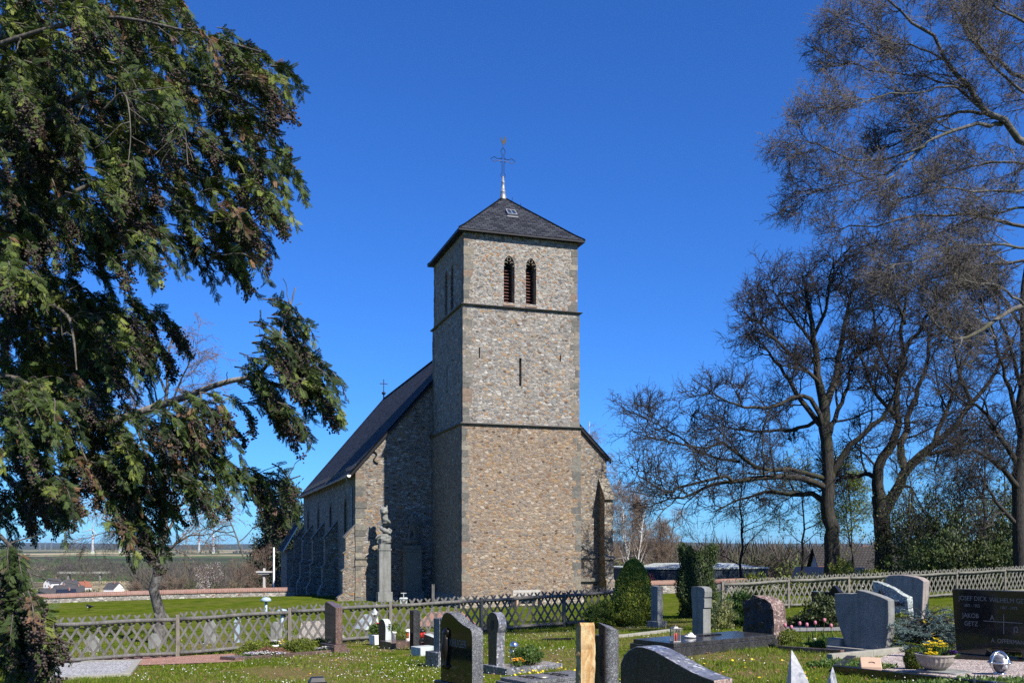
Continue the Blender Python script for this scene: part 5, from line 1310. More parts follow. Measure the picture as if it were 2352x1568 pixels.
np_mesh('foliage',v,[np.c_[i,i+1,i+2,i+3]],M['leaf_blue'],t_,var=np.repeat(np.clip(g.normal(.5,.25,len(bp_)),0,1),4))
Bn=np.array([curve(b,6) for b in br]); v,f=tubes(Bn,np.repeat(np.linspace(.012,.004,6)[None],len(Bn),0),4); np_mesh('branches',v,[f],M['bark_dark'],t_)
# evergreen thicket beyond the pale fence: each bush a thing
for k,(px,Y,r,h,lf,lb) in enumerate([(2105,60,2.3,2.4,M['leaf_dark'],'dark evergreen bush right of the forked oak trunk'),(2185,57,2.6,2.9,M['leaf_dark'],'tall dark evergreen bush with a rounded top in the thicket'),(2270,58,2.7,2.7,M['leaf_dark'],'broad dark evergreen bush in the middle of the thicket'),(2340,56,2.4,2.3,M['leaf_dark'],'dark evergreen bush behind the right-hand oak trunk'),
    (2145,53,1.7,1.3,M['leaf_hedge'],'olive-green bush low in front of the dark thicket'),(2235,52,1.5,1.1,M['leaf_dark'],'low dark bush just over the pale fence, right part'),(2310,52,1.6,1.2,M['leaf_hedge'],'low olive bush just over the pale fence near its end'),(2400,54,2.4,2.4,M['leaf_dark'],'evergreen bush at the right picture edge')]):
    bush('evergreen_bush',lb,'bush',atz(px,Y),(r,r*.8,h/1.0),8000,.15,lf,'ell',50+k,core=.35,lump=.45,group='evergreen thicket beyond the fence',var=(.42,.25))
for k,(px,Y,r,h,lb) in enumerate([(1935,50,.55,.9,'small bright green cypress left of the forked oak'),(2000,52,1.1,.6,'low bright green bush between the oak trunks'),(1850,52,1.2,.5,'low green bush left of the nearer oak'),(1742,54,.9,.55,'reddish-green bush in front of the flat-roofed building')]):
    bush('green_bush',lb,'bush',atz(px,Y),(r,r*.8,h),3600,.10,M['leaf_heath'],'ell',70+k,core=.6,lump=.3,group='low bushes behind the pale fence',var=(.6,.25))
bush('red_dogwood','red-stemmed bare bush between the church buttress and the blue building','bush',np.array([(1462-CX)/F*66,66,G((1462-CX)/F*66,66)-.2]),(1.9,.9,1.25),5000,.22,M['leaf_red'],'dome',75,asp=.10,core=.0,droop=-1.5)
# pines and bushes by the far side of the nave
def conifer(name,label,x,y,z,h,r,seed,mat,trunk,ends=.16,group=None,n=9000):
    g=np.random.default_rng(seed); t_=thing(name,label,'tree',(x,y,z),0,group)
    nb=46; B=[];tp=[]
    for k in range(nb):
        zz=h*(.28+.70*(k/nb)); a=g.uniform(0,6.28); l=r*(1.05-.8*((k/nb)**1.6))*g.uniform(.6,1.1)
        B.append([np.array([0,0,zz]),np.array([math.cos(a)*l*.5,math.sin(a)*l*.5,zz+.12*l]),np.array([math.cos(a)*l,math.sin(a)*l,zz+.2*l*g.uniform(-.6,1.2)])])
    Bn=np.array([curve(b,6) for b in B]); 
    p=Bn[g.integers(0,nb,n),g.integers(2,6,n)]+g.normal(size=(n,3))*r*.13
    v,f=leafquads(p,r*ends,1,0,.28,-.5); np_mesh('foliage',v,[f],mat,t_,var=np.repeat(np.clip(g.normal(.45,.24,n),0,1),4))
    tr=np.array([curve([np.array([0,0,-.5]),np.array([.05*r,0,h*.5]),np.array([0,0,h])],6)]); v1,f1=tubes(tr,np.array([np.linspace(h*.022,h*.004,6)]),7); v2,f2=tubes(Bn,np.repeat(np.linspace(h*.006,h*.002,6)[None],nb,0),4)
    v,f=cat([(v1,f1),(v2,f2)]); np_mesh('trunk',v,f,trunk,t_,smooth=True)
    return t_
conifer('pine_tree','dark pine beside the far end of the nave, its crown level with the eaves',(662-CX)/F*98,98,-8.5,14.6,2.6,81,M['leaf_pine'],M['bark_dark'],.17,n=12000)
conifer('pine_tree','slimmer pine left of the dark pine by the nave',(612-CX)/F*100,100,-9,12.4,2.2,82,M['leaf_pine'],M['bark_dark'],.16)
conifer('spruce_tree','low dark spruce standing just beyond the left-hand wall',(208-CX)/F*88,88,-8.2,3.6,1.9,83,M['leaf_pine'],M['bark_dark'],.16)
autotree('blossom_tree','small tree in white blossom beyond the lawn wall',(480-CX)/F*88,88,5.2,2.1,.1,M['bark_dark'],M['twig_birch'],84,nl=16,t0=.25,up=1.0,leaf=(M['petal_white'],.07,1,.55,.10),base_z=-7.6)
for i,(px,Y,h,s,bz,lb) in enumerate([(300,86,5.5,2.0,-8.2,'reddish bare bush-like tree left of the birch'),(395,90,5.8,2.3,-8.3,'greyish bare tree right behind the lawn birch'),(560,92,6.8,2.4,-8,'brown bare tree between the blossom tree and the pines'),(598,95,9.5,2.4,-8.5,'tall thin bare tree left of the pines'),(700,104,10,2.6,-9,'bare tree close to the sacristy'),(640,90,6,1.8,-8,'bare sapling under the pines')]):
    autotree('bare_tree',lb,(px-CX)/F*Y,Y,h,s,.11,M['bark_dark'],M['twig_birch'],90+i,nl=12,t0=.2,up=1.1,stems=2,group='bare trees below the churchyard wall',base_z=bz)
# ------------------------------------------------------------------ graves
GR=-math.radians(53.13)
def recur(o,a,b):
    for i,p in enumerate(o.data.polygons): p.material_index=(0 if i<2 else 1)
def stone(name,label,px,Y,w,t,outline,mat,side=None,base=None,basemat=None,rot=GR,cat_n='headstone',bw=.008,z=None,noise=0.0):
    """upright slab; outline (x,z) seen from the front, front face towards local -y"""
    p=atz(px,Y); 
    if z is not None: p[2]=z
    t_=thing(name,label,cat_n,p,rot); bz=0.0
    if base:
        bw_,bt,bh=base; mb=MB(); mb.box((0,0,bh/2-.1),(bw_,bt,bh+.2)); bevel(mb.build('plinth',basemat or side or mat,t_),.008); bz=bh
    mb=MB(); mb.prism([(a,b+bz) for a,b in outline],-t/2,t/2)
    o=mb.build('slab',[mat,side or mat],t_); recur(o,0,1)
    if bw: bevel(o,bw)
    if noise: rough(o,noise)
    return t_,o
def rough(o,amt,lev=4,sc=3.0):
    """hewn faces: subdivide and push the surface about with 3-d noise"""
    bm=bmesh.new(); bm.from_mesh(o.data)
    bmesh.ops.triangulate(bm,faces=bm.faces[:])
    for _ in range(lev): bmesh.ops.subdivide_edges(bm,edges=[e for e in bm.edges if e.calc_length()>.07],cuts=1,use_grid_fill=False); bmesh.ops.triangulate(bm,faces=bm.faces[:])
    bm.normal_update()
    from mathutils import noise as mn
    for v in bm.verts:
        d=mn.fractal(v.co*sc*2,1.0,2.2,4)*amt; v.co+=v.normal*d
    bm.to_mesh(o.data); bm.free()
def arc(x0,x1,z0,rise,n=10): return [(x0+(x1-x0)*k/n, z0+rise*math.sin(PI*k/n)) for k in range(n+1)]
def text(body,size,parent,loc,mat,ext=.003,rot=(PI/2,0,0),name='lettering',sx=1.0,font_sp=1.0):
    cu=bpy.data.curves.new('txt','FONT'); cu.body=body; cu.size=size; cu.extrude=ext; cu.align_x='CENTER'; cu.space_character=font_sp; cu.resolution_u=3
    o=bpy.data.objects.new('txt',cu); C.objects.link(o); dg=bpy.context.evaluated_depsgraph_get()
    me=bpy.data.meshes.new_from_object(o.evaluated_get(dg)); bpy.data.objects.remove(o)
    me.name=name; me.materials.clear(); r=link_mesh(name,me,mat,parent); r.location=loc; r.rotation_euler=rot; r.scale=(sx,1,1); return r

# tall polished stone with the swept top
t_,o=stone('headstone','large polished black headstone with a swept asymmetric top and a bronze flower relief',1060,15.4,.9,.21,
 [(-.45,0),(.45,0),(.45,.78),(.435,.85),(.39,.895),(.30,.915),(.17,.95),(.05,1.0),(-.08,1.065),(-.17,1.10),(-.27,1.11),(-.36,1.08),(-.42,1.01),(-.45,.93)],M['gr_black'],M['gr_grey'],base=(1.15,.30,.12),basemat=M['gr_dark'])
mb=MB(); y=-.12
mb.tube([(-.27,y,.36),(-.27,y,.41),(-.26,y,.52),(-.27,y,.66),(-.265,y,.80),(-.265,y,.88)],[.075,.045,.055,.085,.06,.05],8)
mb.blob((-.27,y,.37),(.11,.035,.05),10,6,.15,2); mb.blob((-.26,y,.90),(.085,.04,.075),10,6,.25,4); mb.tube([(-.31,y,.82),(-.345,y,.80),(-.35,y,.88)],[.015]*3,5)
mb.build('rose_relief',M['bronze'],t_,True)
text('KRÜGER',.17,t_,(.06,-.108,.70),M['bronze_light'],name='lettering',sx=.75)
# keyhole stone
hc=.78; ol=[(-.14,0),(.14,0),(.14,.35),(.15,.5)]+[(.21*math.cos(a),hc+.23*math.sin(a)) for a in np.linspace(-.75,PI+.75,18)]+[(-.15,.5),(-.14,.35)]
t_,o=stone('headstone','slim blue-grey granite headstone with a round head and a dark oval inlay',1140,18.7,.4,.19,ol,M['gr_dark'],M['gr_blue'],base=(.46,.34,.16),basemat=M['gr_blue'])
mb=MB(); mb.prism([(.055*math.cos(a),.93+.10*math.sin(a)) for a in np.linspace(0,2*PI,17)[:-1]],-.101,-.09); mb.build('inlay',M['bronze'],t_)
# its slab with planting
def slabgrave(name,label,px,Y,l,w,h,mat,dirn=GR,cat_n='grave slab',step=None,dx=0,z=None):
    p=atz(px,Y); 
    if z is not None: p[2]=z
    t_=thing(name,label,cat_n,p,GR+PI/2)     # local +x runs along (.8,.6)
    mb=MB(); mb.box((0,0,h/2-.1),(l,w,h+.2)); bevel(mb.build('plate' if not step else 'kerb',mat,t_),.008)
    if step: mb=MB(); mb.box((0,0,h+step/2+.001),(l-.10,w-.10,step)); bevel(mb.build('plate',mat,t_),.008)
    return t_
slabgrave('grave_slab','low blue-grey granite slab beside the round-headed stone',1207,18.75,1.35,.62,.13,M['gr_blue'])
b_=atz(1212,18.75)+np.array([0,0,.13]); bush('planted_box','small round box and heather planting on the blue-grey granite slab','shrub',b_,(.29,.24,.17),4200,.035,M['leaf_herb'],'ell',101,var=(.45,.25),core=.7)
def flowers(name,label,pos,r,n,size,mat,stem=True,seed=1,h=.10,group=None,cat_n='flowers',lm=None,z0=0.0):
    g=np.random.default_rng(seed); t_=thing(name,label,cat_n,pos,0,group)
    a=g.uniform(0,6.28,n); q=np.sqrt(g.random(n)); c=np.c_[np.cos(a)*q*r[0],np.sin(a)*q*r[1],z0+h*(.7+.5*g.random(n))*(1-.35*q)]
    npt=5; V=[];Fq=[]
    for k in range(npt):
        w=2*PI*k/npt+g.uniform(0,6.28,n); d=np.c_[np.cos(w),np.sin(w),g.uniform(.0,.7,n)]; d=unit(d); s=unit(np.cross(d,np.array([0,0,1.])))
        V.append(np.stack([c,c+d*size*.55+s*size*.4,c+d*size,c+d*size*.55-s*size*.4],1).reshape(-1,3))
    v=np.vstack(V); i=np.arange(len(v)//4)*4; var=np.tile(np.repeat(g.random(n),4),npt)
    np_mesh('blossoms',v,[np.c_[i,i+1,i+2,i+3]],mat,t_,var=var)
    m=n*4; a=g.uniform(0,6.28,m); q=np.sqrt(g.random(m)); b=np.c_[np.cos(a)*q*r[0],np.sin(a)*q*r[1],z0+0*a]
    dd=unit(np.c_[g.normal(size=(m,2))*.5,np.ones(m)]); s=unit(np.cross(dd,g.normal(size=(m,3)))); hh=(h*(.5+.6*g.random(m)))[:,None]
    v=np.stack([b,b+dd*hh*.5+s*.011,b+dd*hh,b+dd*hh*.5-s*.011],1).reshape(-1,3); i=np.arange(m)*4
    np_mesh('leaves',v,[np.c_[i,i+1,i+2,i+3]],lm or M['leaf_herb'],t_,var=np.repeat(g.random(m),4))
    return t_
flowers('pansies','orange and yellow pansies at the left edge of the round box planting',atz(1190,18.4)+np.array([0,0,.14]),(.12,.10),26,.045,M['petal_orange'],seed=3,h=.14)
# silver cylinder lantern
t_=thing('grave_lantern','silver cylindrical grave lantern with a domed lid and a white candle','lantern',atz(1181,19.6)+np.array([0,0,.13]))
mb=MB(); mb.lathe([(.075,0),(.08,.02),(.075,.03)],(0,0,0),16); mb.lathe([(.085,.27),(.085,.31),(.078,.35),(.05,.385),(.0,.40)],(0,0,0),16)
for k in range(3):
    a=k*2.09+.9; mb.tube([(.072*math.cos(a),.072*math.sin(a),.02),(.072*math.cos(a),.072*math.sin(a),.28)],[.014,.014],6)
mb.build('lantern_frame',M['steel'],t_,True); mb=MB(); mb.lathe([(.05,.03),(.05,.22),(.04,.23)],(0,0,0),14); mb.build('candle',M['candle'],t_,True)
# sandstone stele, rough
t_,o=stone('stele','upright rough ochre sandstone stele in the foreground',1345,13.0,.20,.25,[(-.05,0),(.05,0),(.05,1.02),(.03,1.06),(-.04,1.03),(-.05,1.0)],M['sandstone'],bw=0,noise=.016)
# dark stele with scooped top
p=atz(1404,13.1); t_=thing('stele','dark grey granite stele with a rounded edge and a scooped sloping top','headstone',p,GR)
mb=MB(); n=14; plan=[(-.11,-.13)]+[(.02+.09*math.cos(a),-.02+.11*math.sin(a)) for a in np.linspace(-PI/2,PI/2,n)]+[(-.11,.09)]
k0=len(mb.v); top=[.93+.06*(1-math.sin(max(0,min(1,(y+.13)/.22))*PI/2))+ (.05 if x<-.05 else 0) for x,y in plan]
m_=len(plan)
mb.v+=[(x,y,-.1) for x,y in plan]+[(x,y,z) for (x,y),z in zip(plan,top)]
for i in range(m_):
    j=(i+1)%m_; mb.f.append((k0+i,k0+j,k0+m_+j,k0+m_+i)); mb.uv.append(None); mb.mi.append(1 if 0<i<m_-1 else 0)
mb.f.append(tuple(k0+m_+i for i in range(m_))); mb.uv.append(None); mb.mi.append(1)
bevel(mb.build('shaft',[M['gr_dark'],M['gr_grey']],t_),.006)
stone('headstone','lower plain dark slab standing against the scooped stele',1381,13.4,.3,.10,[(-.16,0),(.16,0),(.16,.86),(-.16,.86)],M['gr_dark'],M['gr_dark'])
# big curved stone in front
t_,o=stone('headstone','broad foreground headstone with a wave-shaped blue-grey top and a pink speckled end',1548,10.0,1.32,.27,
 [(-.66,0),(.66,0),(.66,.71),(.52,.73),(.36,.765),(.2,.815),(.0,.88),(-.15,.925),(-.30,.95),(-.42,.945),(-.53,.90),(-.61,.83),(-.66,.74)],M['gr_dark'],M['gr_blue'],bw=.01,z=-2.02)
o.data.materials.append(M['gr_multi']); o.data.polygons[3].material_index=2
# slab bottom centre with bronze bits
t_=slabgrave('grave_slab','polished grey grave slab with bronze letters and a round bronze dish',1262,14.9,1.5,.75,.16,M['gr_grey'],step=.05)
mb=MB(); mb.lathe([(.0,.211),(.11,.213),(.10,.235),(.05,.25),(.0,.255)],(-.22,-.1,0),18); mb.build('dish',M['pewter'],t_,True)
mb=MB()
for r_,(x_,y_,n_) in enumerate(((-.42,.2,6),(-.30,.16,7),(.10,.22,8),(.22,.17,7))):
    for k in range(n_): mb.box((x_+.012*(k%3),y_-.055*k,.216),(.035+.012*((k*7+r_)%3),.03,.012))
mb.build('bronze_marks',M['bronze'],t_)
slabgrave('grave_slab','pale framed slab left of the slab with the bronze dish',1206,14.6,.8,.7,.12,M['st_grey'])
# big double slab on the right
t_=slabgrave('grave_slab','large polished dark grave slab in two steps behind the wave-shaped stone',1622,21.2,3.35,1.28,.20,M['gr_dark'],step=.09)
mb=MB(); R=random.Random(4)
for k in range(9): mb.box((-.05+k*.075,.12+.02*math.sin(k*2),.305),(.05,.12*R.uniform(.5,1),.02),R.uniform(-.5,.5))
mb.build('bronze_ornament',M['bronze'],t_)
zb=G(*gpix(1600,1480)[:2])
def onslab(px,py,z): Y=(HY-py); Y=z/( (HY-py)/F ); return np.array([(px-CX)/F*Y,Y,z])
zs=t_.location[2]+.291
t2=thing('grave_lantern','square metal lantern with a red candle on the large dark slab','lantern',onslab(1551,1474,zs),.35)
mb=MB(); mb.box((0,0,.015),(.17,.17,.03)); mb.box((0,0,.285),(.18,.18,.025)); mb.box((0,0,.31),(.11,.11,.03),0,.6); mb.tube([(0,0,.32),(0,0,.36)],[.012,.02],6)
for sx in (-1,1):
    for sy in (-1,1): mb.box((sx*.07,sy*.07,.15),(.022,.022,.245))
for s in (-1,1): mb.box((s*.07,0,.15),(.008,.012,.245)); mb.box((0,s*.07,.15),(.012,.008,.245))
bevel(mb.build('lantern_frame',M['pewter'],t2),.004); mb=MB(); mb.lathe([(.038,.03),(.04,.17),(.03,.19)],(0,0,0),12); mb.build('candle',M['redglass'],t2,True)
t2=thing('stone_rose','small cream stone rose lying on the large dark slab','ornament',onslab(1586,1464,zs))
mb=MB(); mb.blob((0,0,.03),(.13,.09,.03),12,6,.15,3); mb.blob((0,0,.065),(.075,.06,.03),10,6,.2,5); mb.blob((.01,0,.095),(.04,.035,.022),8,6,.1,1); mb.build('rose',M['candle'],t2,True)
# pillar with carved head
t_,o=stone('headstone','tall narrow grey stone pillar with a notched rounded head behind the large slab',1612,24.2,.4,.27,
 [(-.19,0),(.17,0),(.17,.80),(.205,.80),(.21,1.02),(.17,1.03),(.17,1.05),(.21,1.06),(.22,1.2),(.20,1.27),(.12,1.31),(-.02,1.32),(-.22,1.31),(-.235,1.15),(-.20,.75)],M['st_grey'],M['st_grey'],bw=.01,noise=.004)
# rough red rock
t_,o=stone('headstone','rough dark boulder headstone with reddish hewn edges beside the tulips',1756,23.0,.9,.46,
 [(-.44,0),(.44,0),(.46,.4),(.43,.78),(.36,.93),(.2,1.03),(.0,1.05),(-.14,1.10),(-.26,1.0),(-.36,.99),(-.46,.93),(-.43,.5)],M['rock_dark'],M['st_rock'],bw=0,noise=.035)
# grey stepped stone
t_,o=stone('headstone','plain grey headstone with a stepped top, bright side edge and a tapering foot',1985,19.6,1.2,.22,
 [(-.34,0),(.54,0),(.60,.35),(.61,.70),(.60,.99),(.45,1.05),(.27,1.10),(.08,1.145),(-.10,1.17),(-.10,1.09),(-.35,1.095),(-.62,1.075),(-.60,.72),(-.54,.48),(-.45,.26)],M['st_grey'],M['st_grey'],base=(1.45,.5,.09),basemat=M['conc'],bw=.012)
mb=MB(); mb.box((-.62,0,.13),(.3,.3,.22)); bevel(mb.build('foot_block',M['conc'],t_),.01)
# wide black stone with a peak
stone('headstone','wide black headstone with a pointed middle, under the nearer oak',1921,29.5,1.66,.16,[(-.80,0),(.80,0),(.84,.86),(.30,.90),(.16,.95),(.0,1.13),(-.09,1.13),(-.2,.93),(-.84,.93)],M['gr_black'],M['gr_black'],bw=.008)
# slate memorial with lettering
t_,o=stone('headstone','bluish rough slate memorial with a descending top edge and a tree relief',2052,26.2,1.02,.24,[(-.52,0),(.48,0),(.52,.45),(.47,.86),(.36,.90),(.1,1.06),(-.2,1.17),(-.42,1.24),(-.54,1.26)],M['st_slate'],M['st_slate'],bw=0,noise=.022)
text('SIMONS',.155,t_,(.15,-.150,.63),M['iron'],.012,name='lettering')
mb=MB(); mb.prism([(-.42,.72),(-.15,.72),(-.22,.82),(-.19,.82),(-.26,.93),(-.24,.93),(-.30,1.05),(-.36,.93),(-.34,.93),(-.41,.82),(-.38,.82)],-.175,-.13); mb.build('tree_relief',M['iron'],t_)
# brown arched stone behind
stone('headstone','broad brown granite headstone with a gently arched top and a lit right edge',2082,29.6,1.26,.34,[(-.62,0),(.60,0),(.66,1.22)]+[(.66-1.3*k/8,1.22+.2*math.sin(PI*(.08+.62*k/8)) -.05*(k/8)) for k in range(1,8)]+[(-.62,1.28)],M['gr_brown'],M['gr_brown'],bw=.02)
# dark family stone with lettering
t_,o=stone('headstone','wide black family headstone lettered with several names at the right edge',2310,16.6,1.75,.2,[(-.82,0),(-.30,0),(-.27,.14),(.30,.14),(.33,0),(.86,0),(.9,1.13),(-.9,1.13)],M['gr_black'],M['gr_dark'],base=(2.0,.5,.10),basemat=M['gr_black'])
mt_=M['bronze_light']
for b_,x,z,s in (('JOSEF DICK',-.52,.94,.115),('WILHELM GETZ',.12,.93,.115),('AGNES',.68,.94,.115),('1875 - 1955',-.54,.83,.07),('1867 - 1973',.10,.82,.07),('1888',.70,.82,.07),('JAKOB',-.56,.64,.115),('GETZ',-.55,.50,.115),('A',-.18,.62,.13),('Ω',.22,.44,.13),('EHEL',.66,.62,.115),('BEX',.68,.47,.115),('A. OFFERMANN',.12,.24,.105)):
    text(b_,s,t_,(x,-.1035,z+.1),mt_,.003,sx=.86)
mb=MB(); mb.box((.02,-.105,.665),(.012,.006,.34)); mb.box((.0,-.1051,.70),(.66,.006,.012)); mb.build('cross_inlay',mt_,t_)
stone('headstone','second black headstone standing close behind the wide family stone',2345,17.6,1.7,.2,[(-.85,0),(.85,0),(.85,1.12),(-.85,1.12)],M['gr_black'],M['gr_dark'])
# gravel plot with kerb, bowl, book, lantern
def wpx(px,py): return gpix(px,py)[:2]
A_,B_,C_,D_2=wpx(1926,1545),wpx(1956,1517),wpx(2110,1495),wpx(2240,1580)
D2=A_+np.array([.62,-.62])*3.6; C2=B_+(D2-A_)+np.array([1.0,1.0]); 
pl=[A_,A_+np.array([.61,-.79])*3.4,A_+np.array([.61,-.79])*3.4+np.array([.8,.6])*2.4,A_+np.array([.8,.6])*2.4]
pl=[A_,wpx(2352,1620),wpx(2420,1515),wpx(2105,1494),]
sheet('gravel_bed',[wpx(1926,1545),wpx(2440,1602),wpx(2420,1520),wpx(2060,1502)],M['gravel_pink'],.05,px=False,n=18)
def kerb(label,pts,w,h,mat,name='grave_kerb',closed=False,group=None,n=8):
    pts=[np.array(p,float) for p in pts]; o=np.array([*pts[0],G(*pts[0])]); t_=thing(name,label,'kerb',o,0,group)
    seg=list(zip(pts,pts[1:]+pts[:1])) if closed else list(zip(pts,pts[1:]))
    for a,b in seg:
        d=(b-a)/np.linalg.norm(b-a); nn=np.array([-d[1],d[0]])*w/2; mb=MB(); L_=np.linalg.norm(b-a); e=d*w/2*.98
        za,zb_=G(*a)-o[2],G(*b)-o[2]; a2,b2=a-e-o[:2],b-e-o[:2]
        if not closed: b2=b-o[:2]; a2=a-o[:2]
        mb.hexa([(*(a2-nn),za-.15),(*(b2-nn),zb_-.15),(*(b2+nn),zb_-.15),(*(a2+nn),za-.15),(*(a2-nn),za+h),(*(b2-nn),zb_+h),(*(b2+nn),zb_+h),(*(a2+nn),za+h)])
        bevel(mb.build('kerb_stone',mat,t_),.008)
    return t_
kerb('black granite kerb along the front of the pink gravel bed',[wpx(1920,1545),wpx(2115,1568),wpx(2300,1590)],.13,.13,M['gr_black'])
kerb('dark flat kerb stone at the left end of the pink gravel bed',[wpx(1926,1543),wpx(1956,1518)],.17,.11,M['gr_dark'])
kerb('weathered grey kerb along the back of the pink gravel bed',[wpx(1905,1517),wpx(2000,1508),wpx(2100,1497)],.13,.13,M['conc'])
pb=atz(2148,14.6)
t_=thing('footing_slab','thin grey stone slab under the flower bowl','slab',pb+np.array([.06,0,.05]),GR); mb=MB(); mb.box((.1,-.03,.015),(.62,.50,.05)); bevel(mb.build('plate',M['st_grey'],t_),.006)
t_=thing('flower_bowl','ribbed stone bowl planted with yellow narcissi and violet pansies','planter',pb+np.array([0,0,.09]))
mb=MB(); prof=[(.13,0),(.15,.015),(.21,.06),(.255,.13),(.275,.2),(.285,.215),(.285,.235),(.255,.235),(.235,.19)]
mb.lathe(prof,(0,0,0),48)
for i in range(1,5):
    for k in range(0,48,2):
        j=i*48+k; x,y,z=mb.v[j]; mb.v[j]=(x*.955,y*.955,z)
mb.build('bowl',M['bowl'],t_,False); mb=MB(); mb.lathe([(.0,.18),(.25,.19),(.0,.2)],(0,0,0),16); mb.build('soil',M['soil'],t_)
flowers('narcissi','yellow narcissi standing up in the ribbed stone bowl',pb+np.array([.03,.04,.28]),(.17,.13),46,.045,M['petal_yellow'],seed=7,h=.24)
flowers('primroses','low yellow primroses at the front of the ribbed stone bowl',pb+np.array([-.1,-.12,.28]),(.12,.07),30,.04,M['petal_yellow'],seed=8,h=.08)
flowers('pansies','dark violet pansies at the right of the ribbed stone bowl',pb+np.array([.19,-.1,.28]),(.10,.09),34,.045,M['petal_violet'],seed=9,h=.10)
flowers('narcissi','bed of yellow flowers behind the blue spruce',atz(2165,25.5),(.75,.35),90,.06,M['petal_yellow'],seed=10,h=.26)
p=atz(2000,15.0); t_=thing('stone_book','small open book of tan terracotta lying on the pink gravel','ornament',p+np.array([0,0,.09]),-.25)
mb=MB(); mb.hexa([(-.17,-.10,-.04),(.17,-.10,-.04),(.17,.13,-.04),(-.17,.13,-.04),(-.15,-.10,.05),(.15,-.10,.05),(.15,.10,.18),(-.15,.10,.18)]); bevel(mb.build('book',M['clay'],t_),.012)
mb=MB(); mb.tube([(-.03,-.02,.107),(.02,-.01,.112),(.06,-.03,.10)],[.008]*3,5); mb.build('bronze_twig',M['bronze'],t_)
p=atz(2296,14.0); t_=thing('grave_lantern','shiny spherical metal lantern with crossed bands in front of the family stone','lantern',p+np.array([0,0,.05]),.4)
mb=MB(); r=.155
for k in range(2):
    a0=k*PI/2; pts=[(r*math.cos(a)*math.cos(a0),r*math.cos(a)*math.sin(a0),.17+r*math.sin(a)) for a in np.linspace(0,2*PI,25)]; mb.tube(pts,[.016]*25,6,False)
mb.tube([(r*math.cos(a),r*math.sin(a),.17) for a in np.linspace(0,2*PI,25)],[.012]*25,6,False)
mb.lathe([(.09,0),(.09,.02),(.03,.04)],(0,0,0),14)
for a in (0,PI/2,PI,1.5*PI): mb.blob((r*1.06*math.cos(a),r*1.06*math.sin(a),.17),.02,6,4)
mb.build('lantern_frame',M['steel'],t_,True); mb=MB(); mb.blob((0,0,.17),.138,18,12); mb.build('shade',M['gr_blue'],t_,True); mb=MB(); mb.lathe([(.045,.0),(.045,.14)],(-.02,-.105,.09),12); mb.build('candle',M['candle'],t_,True)
# marble flames
def flame(label,px,Y,h,w,t,lean,ribs,mat_=None,nm='marble_flame'):
    p=atz(px,Y); t_=thing(nm,label,'sculpture',p,GR); mb=MB(); n=12; rows=[]
    for k in range(n+1):
        q=k/n; ww=w*(1-q**1.6)*.5+.004; tt=t*(1-q)**.8*.5+.004; cx=lean*q*q
        rows.append([(cx-ww,-tt*.2,q*h-.1*(q<.01)),(cx-ww*.05,-tt,q*h-.1*(q<.01)),(cx+ww,tt*.6,q*h-.1*(q<.01)),(cx-ww*.2,tt,q*h-.1*(q<.01))])
    k0=len(mb.v)
    for r_ in rows: mb.v+=r_
    for i in range(n):
        for j in range(4):
            j2=(j+1)%4; mb.f.append((k0+i*4+j,k0+i*4+j2,k0+i*4+4+j2,k0+i*4+4+j)); mb.uv.append(None); mb.mi.append(0)
    if ribs:
        for q in range(4): mb.tube([(lean*.2+w*.28-q*.008,-t*.30,h*(.12+q*.17)),(lean*.35+w*.10,-t*.12,h*(.34+q*.16)),(lean*.6,0,h*(.46+q*.14))],[.022,.018,.004],6)
    o=mb.build('flame',mat_ or M['marble'],t_); bevel(o,.006)
flame('pointed white marble flame sculpture, the taller and wider of the pair',1838,9.4,.83,.40,.34,-.10,False)
flame('slimmer white marble flame with carved ribs beside the taller one',1908,9.2,.69,.26,.22,.02,True)
flame('small dark pointed stone fin low at the lower right edge',2238,8.6,.62,.12,.16,.0,False,M['gr_black'],'stone_fin')
# tulips
for k,(px,Y,h) in enumerate([(1818,21.2,.40),(1838,21.5,.46),(1854,21.3,.44),(1893,21.8,.50),(1908,21.4,.40),(1872,21.6,.46),(1804,21.6,.42)]):
    g=atz(px,Y); t_=thing('tulip',['pink tulip close to the lower edge of the red boulder stone','pink tulip second along from the red boulder stone','taller pink tulip in the middle of the row beside the boulder stone','tallest pink tulip, near the stepped grey stone','short pink tulip closest to the stepped grey stone','pink tulip above the white candle jar','pink tulip tucked behind the boulder stone edge'][k],'tulip',g,k*1.1,'pink tulips between the boulder stone and the stepped stone')
    mb=MB(); mb.tube([(0,0,0),(.01,0,h*.5),(.0,.01,h)],[.007]*3,5); mb.build('stem',M['leaf_herb'],t_)
    mb=MB(); mb.lathe([(.012,h-.01),(.034,h+.025),(.036,h+.055),(.024,h+.085),(.01,h+.09)],(0,.01,0),7); mb.build('blossom',M['petal_pink'],t_,True)
    mb=MB()
    for a in (0.4,2.6,4.5): 
        c,s=math.cos(a),math.sin(a); mb.quad([(0,0,0),(c*.07-s*.022,s*.07+c*.022,h*.38),(c*.10,s*.10,h*.72),(c*.07+s*.022,s*.07-c*.022,h*.38)])
    mb.build('leaf',M['leaf_herb'],t_)
bush('herb_bed','mixed grey-green perennials between the tulips and the stepped grey stone','plants',atz(1902,20.6),(.42,.22,.2),2600,.07,M['leaf_herb'],'dome',111,asp=.25,droop=-1.8,core=.0,var=(.4,.3))
bush('primula_patch','low yellow-green plants along the dark kerb by the tulips','plants',atz(1842,20.6),(.4,.18,.10),1500,.06,M['leaf_spring'],'dome',112,core=0,var=(.3,.25))
t_=thing('grave_candle','white plastic candle jar standing among the tulips','candle',atz(1871,20.8)); mb=MB(); mb.lathe([(.035,0),(.038,.14),(.033,.17),(.02,.19),(.03,.20),(.03,.22)],(0,0,0),12); mb.build('jar',M['candle'],t_,True)
